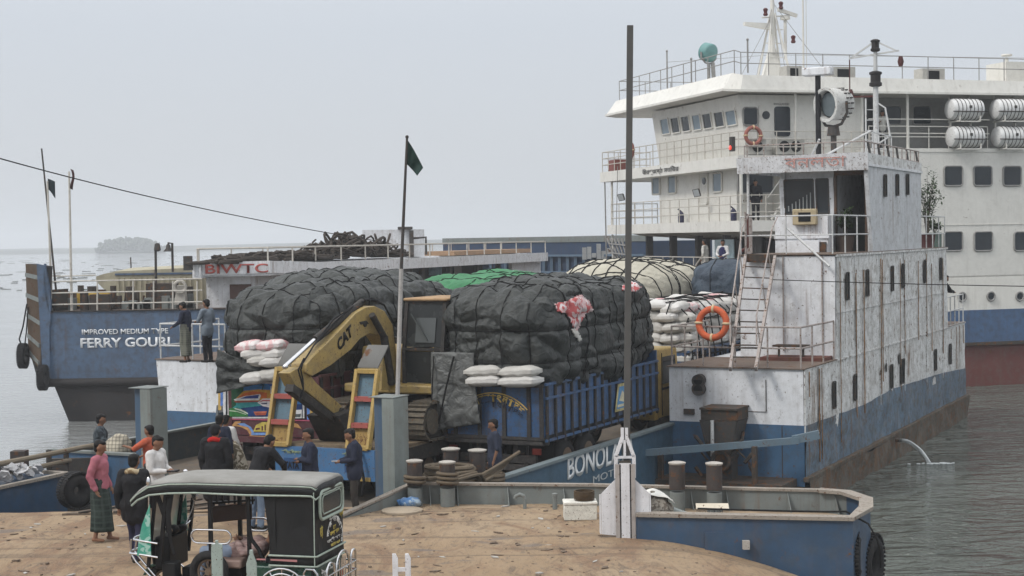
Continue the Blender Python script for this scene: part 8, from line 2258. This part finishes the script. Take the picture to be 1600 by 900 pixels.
# rickshaw: dozing driver stretched over the front seat, passenger at the back
q = RX.w(.05, .12, -.20)
person(q, 90 + 166 - 180, 'driver in jeans and pale shirt dozing stretched across the front seat of the rickshaw',
       dict(pelvis=(.0, .02, .98), hipl=(-.08, .06, .97), hipr=(.08, .06, .97), kneel=(-.09, .46, .99), kneer=(.09, .44, 1.0), ankl=(-.09, .52, .60), ankr=(.09, .55, .60), waist=(0, -.12, 1.0), chest=(0, -.32, 1.04), neck=(0, -.48, 1.12), head=(0, -.58, 1.22), look=(0, .6, .8),
            shl=(-.17, -.43, 1.08), shr=(.17, -.43, 1.08), ell=(-.27, -.2, 1.02), wrl=(-.1, -.05, 1.13), elr=(.27, -.2, 1.02), wrr=(.1, -.05, 1.13)), 1.66, cloth('pale_pink_shirt', (.40, .30, .28), (.20, .12, .11), 6, .4, .85, .02, .1, 'plaid', 5), .95, 'long', cloth('pale_jeans', (.20, .25, .34), (.30, .35, .43), 6, .4))
q = RX.w(-.92, .18, -.20)
person(q, 166 - 90, 'passenger in black sitting on the rear seat under the rickshaw cover',
       dict(kneel=(-.1, .44, .96), kneer=(.1, .44, .96), ankl=(-.1, .48, .56), ankr=(.1, .46, .56), wrl=(-.12, .35, 1.05), wrr=(.12, .35, 1.05), hipl=(-.085, .05, .93), hipr=(.085, .05, .93), neck=(0, -.03, 1.42), head=(0, -.01, 1.55)), 1.60, blackj, .9, 'long', darktr)
# ---------------------------------------------------------------- flag pole, cables, ropes, plants, the neighbouring pontoon
fp = thing('flag_pole', 'thin leaning pole with a drooping dark green flag fixed to the guide post', 'flag pole', at(618, 700, 31.0))
mb = MB(); a, b, c = at(619, 690, 31.0), at(627, 420, 31.0), at(636, 214, 31.0)
mb.tube([a, b], .042, 8); mb.part('lower_pole', paint('whitish_pole', (.38, .37, .36), .6, chips=.4, scale=4), fp, world=True)
mb = MB(); mb.tube([b, c], [.034, .022], 8); mb.ball(c, .035); mb.part('upper_pole', M_frame_dark, fp, world=True)
mb = MB(); vs = []; n, m = 16, 10; t0, t1 = at(636, 218, 31), at(633.5, 255, 31)
for i in range(n + 1):
    for j in range(m + 1):
        u, w = i / n, j / m                                       # u along the hoist, w out to the fly
        p = t0.lerp(t1, u); fly = .30 * w; drop = .62 * w ** 1.15 * (1 - .55 * u)
        vs.append(p + V((fly * (1 - .25 * u), .07 * sin(w * 9 + u * 2) * w + .05 * sin(w * 4), -drop * .88)))
mb.add(vs, [(i * (m + 1) + j, (i + 1) * (m + 1) + j, (i + 1) * (m + 1) + j + 1, i * (m + 1) + j + 1) for i in range(n) for j in range(m)])
o = mb.part('flag', cloth('green_flag', (.016, .036, .030), (.03, .05, .045), 5, .4), fp, smooth=180, world=True); o.modifiers.new('s', 'SOLIDIFY').thickness = .008
mb = MB(); pts = []
for i in range(30):
    t = i / 29; u = -60 + 668 * t; v = 232 + 195 * t - 46 * t * t - 1.5; pts.append(at(u, v, 42 + 34 * t))
mb.tube(pts, .019, 6); mb.solo('overhead_cable', M_ropeblack, 'long sagging dark cable crossing the sky down to the tank on the long roof', 'cable', center=False)
mb = MB(); mb.tube([at(1208 + 440 * t, 437 + 11 * t + 5 * t * (1 - t), 41.2 - 4 * t) for t in [i / 14 for i in range(15)]], .011, 5)
mb.solo('thin_cable', M_ropeblack, 'thin black cable stretched across the side of the white tower', 'cable', center=False)
# mooring ropes at the pontoon bollards
M_rope2 = paint('mooring_rope', (.13, .10, .068), .95, dirtamt=.6, scale=6, bump=.6)
mb = MB(); rnd = random.Random(44); c = B.w(-10.5, 4.2, 1.43)
for k in range(5):
    for q in range(2): mb.torus(c + V((rnd.uniform(-.03, .03), rnd.uniform(-.03, .03), .05 + .085 * k)), V((rnd.uniform(-.06, .06), rnd.uniform(-.06, .06), 1)), .50 - .11 * q - .01 * k, .045, 30, 7)
for k in range(3): mb.torus(c + V((.75, .1, .05 + .08 * k)), V((.05, 0, 1)), .30, .045, 24, 7)
mb.solo('rope_coil', M_rope2, 'stacked coil of brown mooring rope on the bow ledge behind the bollards', 'rope coil')
ends = [(640, 752), (655, 747), (668, 751), (700, 754), (690, 749)]
mb = MB()
for k, (u, v) in enumerate(ends):
    a = at(812 - 6 * k, 706 + 5 * k, 31.6); e = at(u, v - 1, 30.15); e.z = max(e.z, P_TOP + .07)
    pts = []
    for i in range(16):
        t = i / 15; p = a.lerp(e, t); p.z = max(P_TOP + .06 + .03 * (k % 3) if t > .45 else 1.5, p.z - .28 * sin(pi * t) * (1 - .2 * k / 5)) + .012 * sin(9 * t + k)
        pts.append(p)
    mb.tube(pts, .036, 7)
for u, z in ((648, 1.76), (648, 1.84), (699, 1.75), (699, 1.83), (699, 1.91)):
    p = at(u, 745, 29.95 if u < 660 else 29.85); mb.torus((p.x, p.y, z), V((.08, .05, 1)), .185, .034, 26, 7)
mb.solo('mooring_line', M_rope2, 'loose brown mooring lines running from the coil to the pair of bollards', 'rope', center=False)
mb = MB(); q = at(640, 784, 29.75)
bmx = bmesh.new(); bmesh.ops.create_icosphere(bmx, subdivisions=3, radius=1)
for v in bmx.verts: v.co = V((v.co.x * .22, v.co.y * .12, .09 + v.co.z * .1)) * (1 + .25 * noise.noise(v.co * 3))
mb.add([v.co.copy() for v in bmx.verts], [[v.index for v in f.verts] for f in bmx.faces]); bmx.free(); mb.xf(Matrix.Translation(V((q.x, q.y, DZ))))
mb.solo('blue_bag', cloth('blue_plastic', (.03, .14, .36), (.30, .38, .45), 6, .7, .4, .03, 0, 'print', 6), 'crumpled blue plastic bag at the foot of the bulwark', 'bag', smooth=60)
# potted plants on the upper deck of the white ferry
def plant(p, label, seed, hgt, n, spread, potcol, box_):
    t = thing('potted_plant', label, 'plant', p, B.a); rnd = random.Random(seed)
    mb = MB()
    if box_: mb.prism([(-.3, -.2, 0), (.3, -.2, 0), (.3, .2, 0), (-.3, .2, 0)], (0, 0, .5))
    else: mb.lathe([(.2, 0), (.26, .42), (.29, .46), (.25, .46), (.02, .42)], n=18)
    mb.part('pot', paint('pot_%d' % seed, potcol, .75, chips=.3), t)
    st_ = MB(); lf = MB()
    for k in range(n):
        a = rnd.uniform(0, 2 * pi); r = spread * sqrt(rnd.random()); top = V((r * cos(a), r * sin(a) * .7, .5 + hgt * rnd.uniform(.45, 1)))
        b0 = V((rnd.uniform(-.05, .05), rnd.uniform(-.05, .05), .42)); mid = b0.lerp(top, .5) + V((0, 0, .12)) - V((top.x, top.y, 0)) * .2
        path = [b0.lerp(mid, i / 5) if i < 5 else mid.lerp(top, (i - 5) / 5) for i in range(11)]
        st_.tube(path, [.014 - .001 * i for i in range(11)], 5)
        for i in range(4, 11):
            for q in range(rnd.randint(4, 7)):
                c = path[i] + V((rnd.gauss(0, .07), rnd.gauss(0, .07), rnd.gauss(0, .05))); d = V((rnd.gauss(0, 1), rnd.gauss(0, 1), rnd.gauss(.1, .6))).normalized(); s_ = d.cross(Z).normalized() * .036; L_ = rnd.uniform(.10, .19)
                lf.add([c, c + d * L_ * .5 + s_, c + d * L_, c + d * L_ * .5 - s_ + V((0, 0, .01))], [(0, 1, 2, 3)])
    st_.part('stem', paint('plant_stem', (.07, .055, .035), .8), t); lf.part('foliage', paint('plant_leaf', (.045, .075, .03), .6, var=.4, bump=0, scale=4), t, smooth=None)
plant(B.w(16.6, .35, 5.76), 'tall leafy shrub in a maroon pot behind the aft rail of the white tower', 5, 2.3, 15, .75, (.09, .03, .03), False)
plant(B.w(17.7, .35, 5.76), 'low plant in a dull green box next to the tall potted shrub', 6, .35, 7, .3, (.10, .15, .13), True)
plant(B.w(7.1, .75, 5.76), 'small green plant in the doorway of the white tower', 7, .7, 10, .28, (.08, .06, .05), False)
# neighbouring pontoon at the edge of the landing
np_ = thing('side_pontoon', 'blue pontoon end with a pale sloping rim and white litter heaped behind it', 'pontoon', onz(50, 760, DZ))
a, b = onz(-60, 772, 1.66), onz(104, 737, 1.66)
d = (b - a).normalized(); nn = V((-d.y, d.x, 0))
mb = MB(); mb.prism([V((*(p).xy, -.8)) for p in (a, b, b + nn * 1.6, a + nn * 1.6)], (0, 0, 2.40)); mb.part('hull', M_blue_hull, np_, world=True)
mb = MB(); mb.bar(V((a.x, a.y, 1.63)), V((b.x, b.y, 1.63)), .12, .06); mb.bar(V((b.x, b.y, 1.63)), V((*(b + nn * 1.5).xy, 1.63)), .1, .06); mb.part('rim', M_rim, np_, world=True)
mb = MB(); p = at(31, 735, 33.2); mb.box((p.x - .15, p.y - .15, 1.4), (p.x + .15, p.y + .15, at(31, 704, 33.2).z)); mb.part('bollard', M_bollard, np_, world=True)
rnd = random.Random(19); mb = MB()
for k in range(90):
    t = rnd.uniform(0, .93); c = a.lerp(b, t) + nn * rnd.uniform(.15, .9); c.z = 1.66 + rnd.uniform(0, .28) * (1 - abs(t - .5)); n_ = 6
    ax = V((rnd.gauss(0, 1), rnd.gauss(0, 1), rnd.gauss(1, .6))).normalized(); e1 = ax.orthogonal().normalized(); e2 = ax.cross(e1); r = rnd.uniform(.05, .15)
    mb.prism([c + e1 * r * cos(2 * pi * i / n_) * rnd.uniform(.6, 1.2) + e2 * r * sin(2 * pi * i / n_) for i in range(n_)], ax * rnd.uniform(.01, .06))
mb.solo('white_litter', paint('white_scraps', (.42, .42, .43), .8, chips=.4, scale=5, dirtamt=.4), None, None, kind='stuff', smooth=None)
mb = MB(); p0, p1 = onz(-40, 732, 2.0), at(196, 688, 35.5); mb.tube([p0, p0.lerp(p1, .35), p0.lerp(p1, .7) + Z * .02, p1], .055, 8); mb.tube([p0 - Z * .25, p0.lerp(p1, .6) - Z * .2], .05, 8)
mb.solo('long_pole', paint('bamboo_pole', (.20, .165, .12), .85, rust=.3, scale=2), 'long rusty pole resting across the bollard of the side pontoon towards the ferry bow', 'pole')
mb = MB(); p = at(77, 720, 33.0)
for u in (77, 104): p = at(u, 740, 33.6); mb.bar((p.x, p.y, 1.2), (p.x, p.y, at(u, 703, 33.6).z), .09)
mb.part('post', M_frame_dark, np_, world=True)
mb = MB(); mb.box((onz(82, 740, 1.4).x, 34.0, .2), (onz(160, 740, 1.4).x, 34.1, 1.75)); mb.part('dark_plate', M_frame_dark, np_, world=True)
mb = MB(); tyre(mb, (0, 0, 0), V((.75, -.66, 0)), .35, .14); mb.xf(Matrix.Translation(at(119, 766, 31.0))); mb.solo('tyre_fender', M_tyre, 'black tyre fender hanging between the side pontoon and the ferry bow', 'tyre')
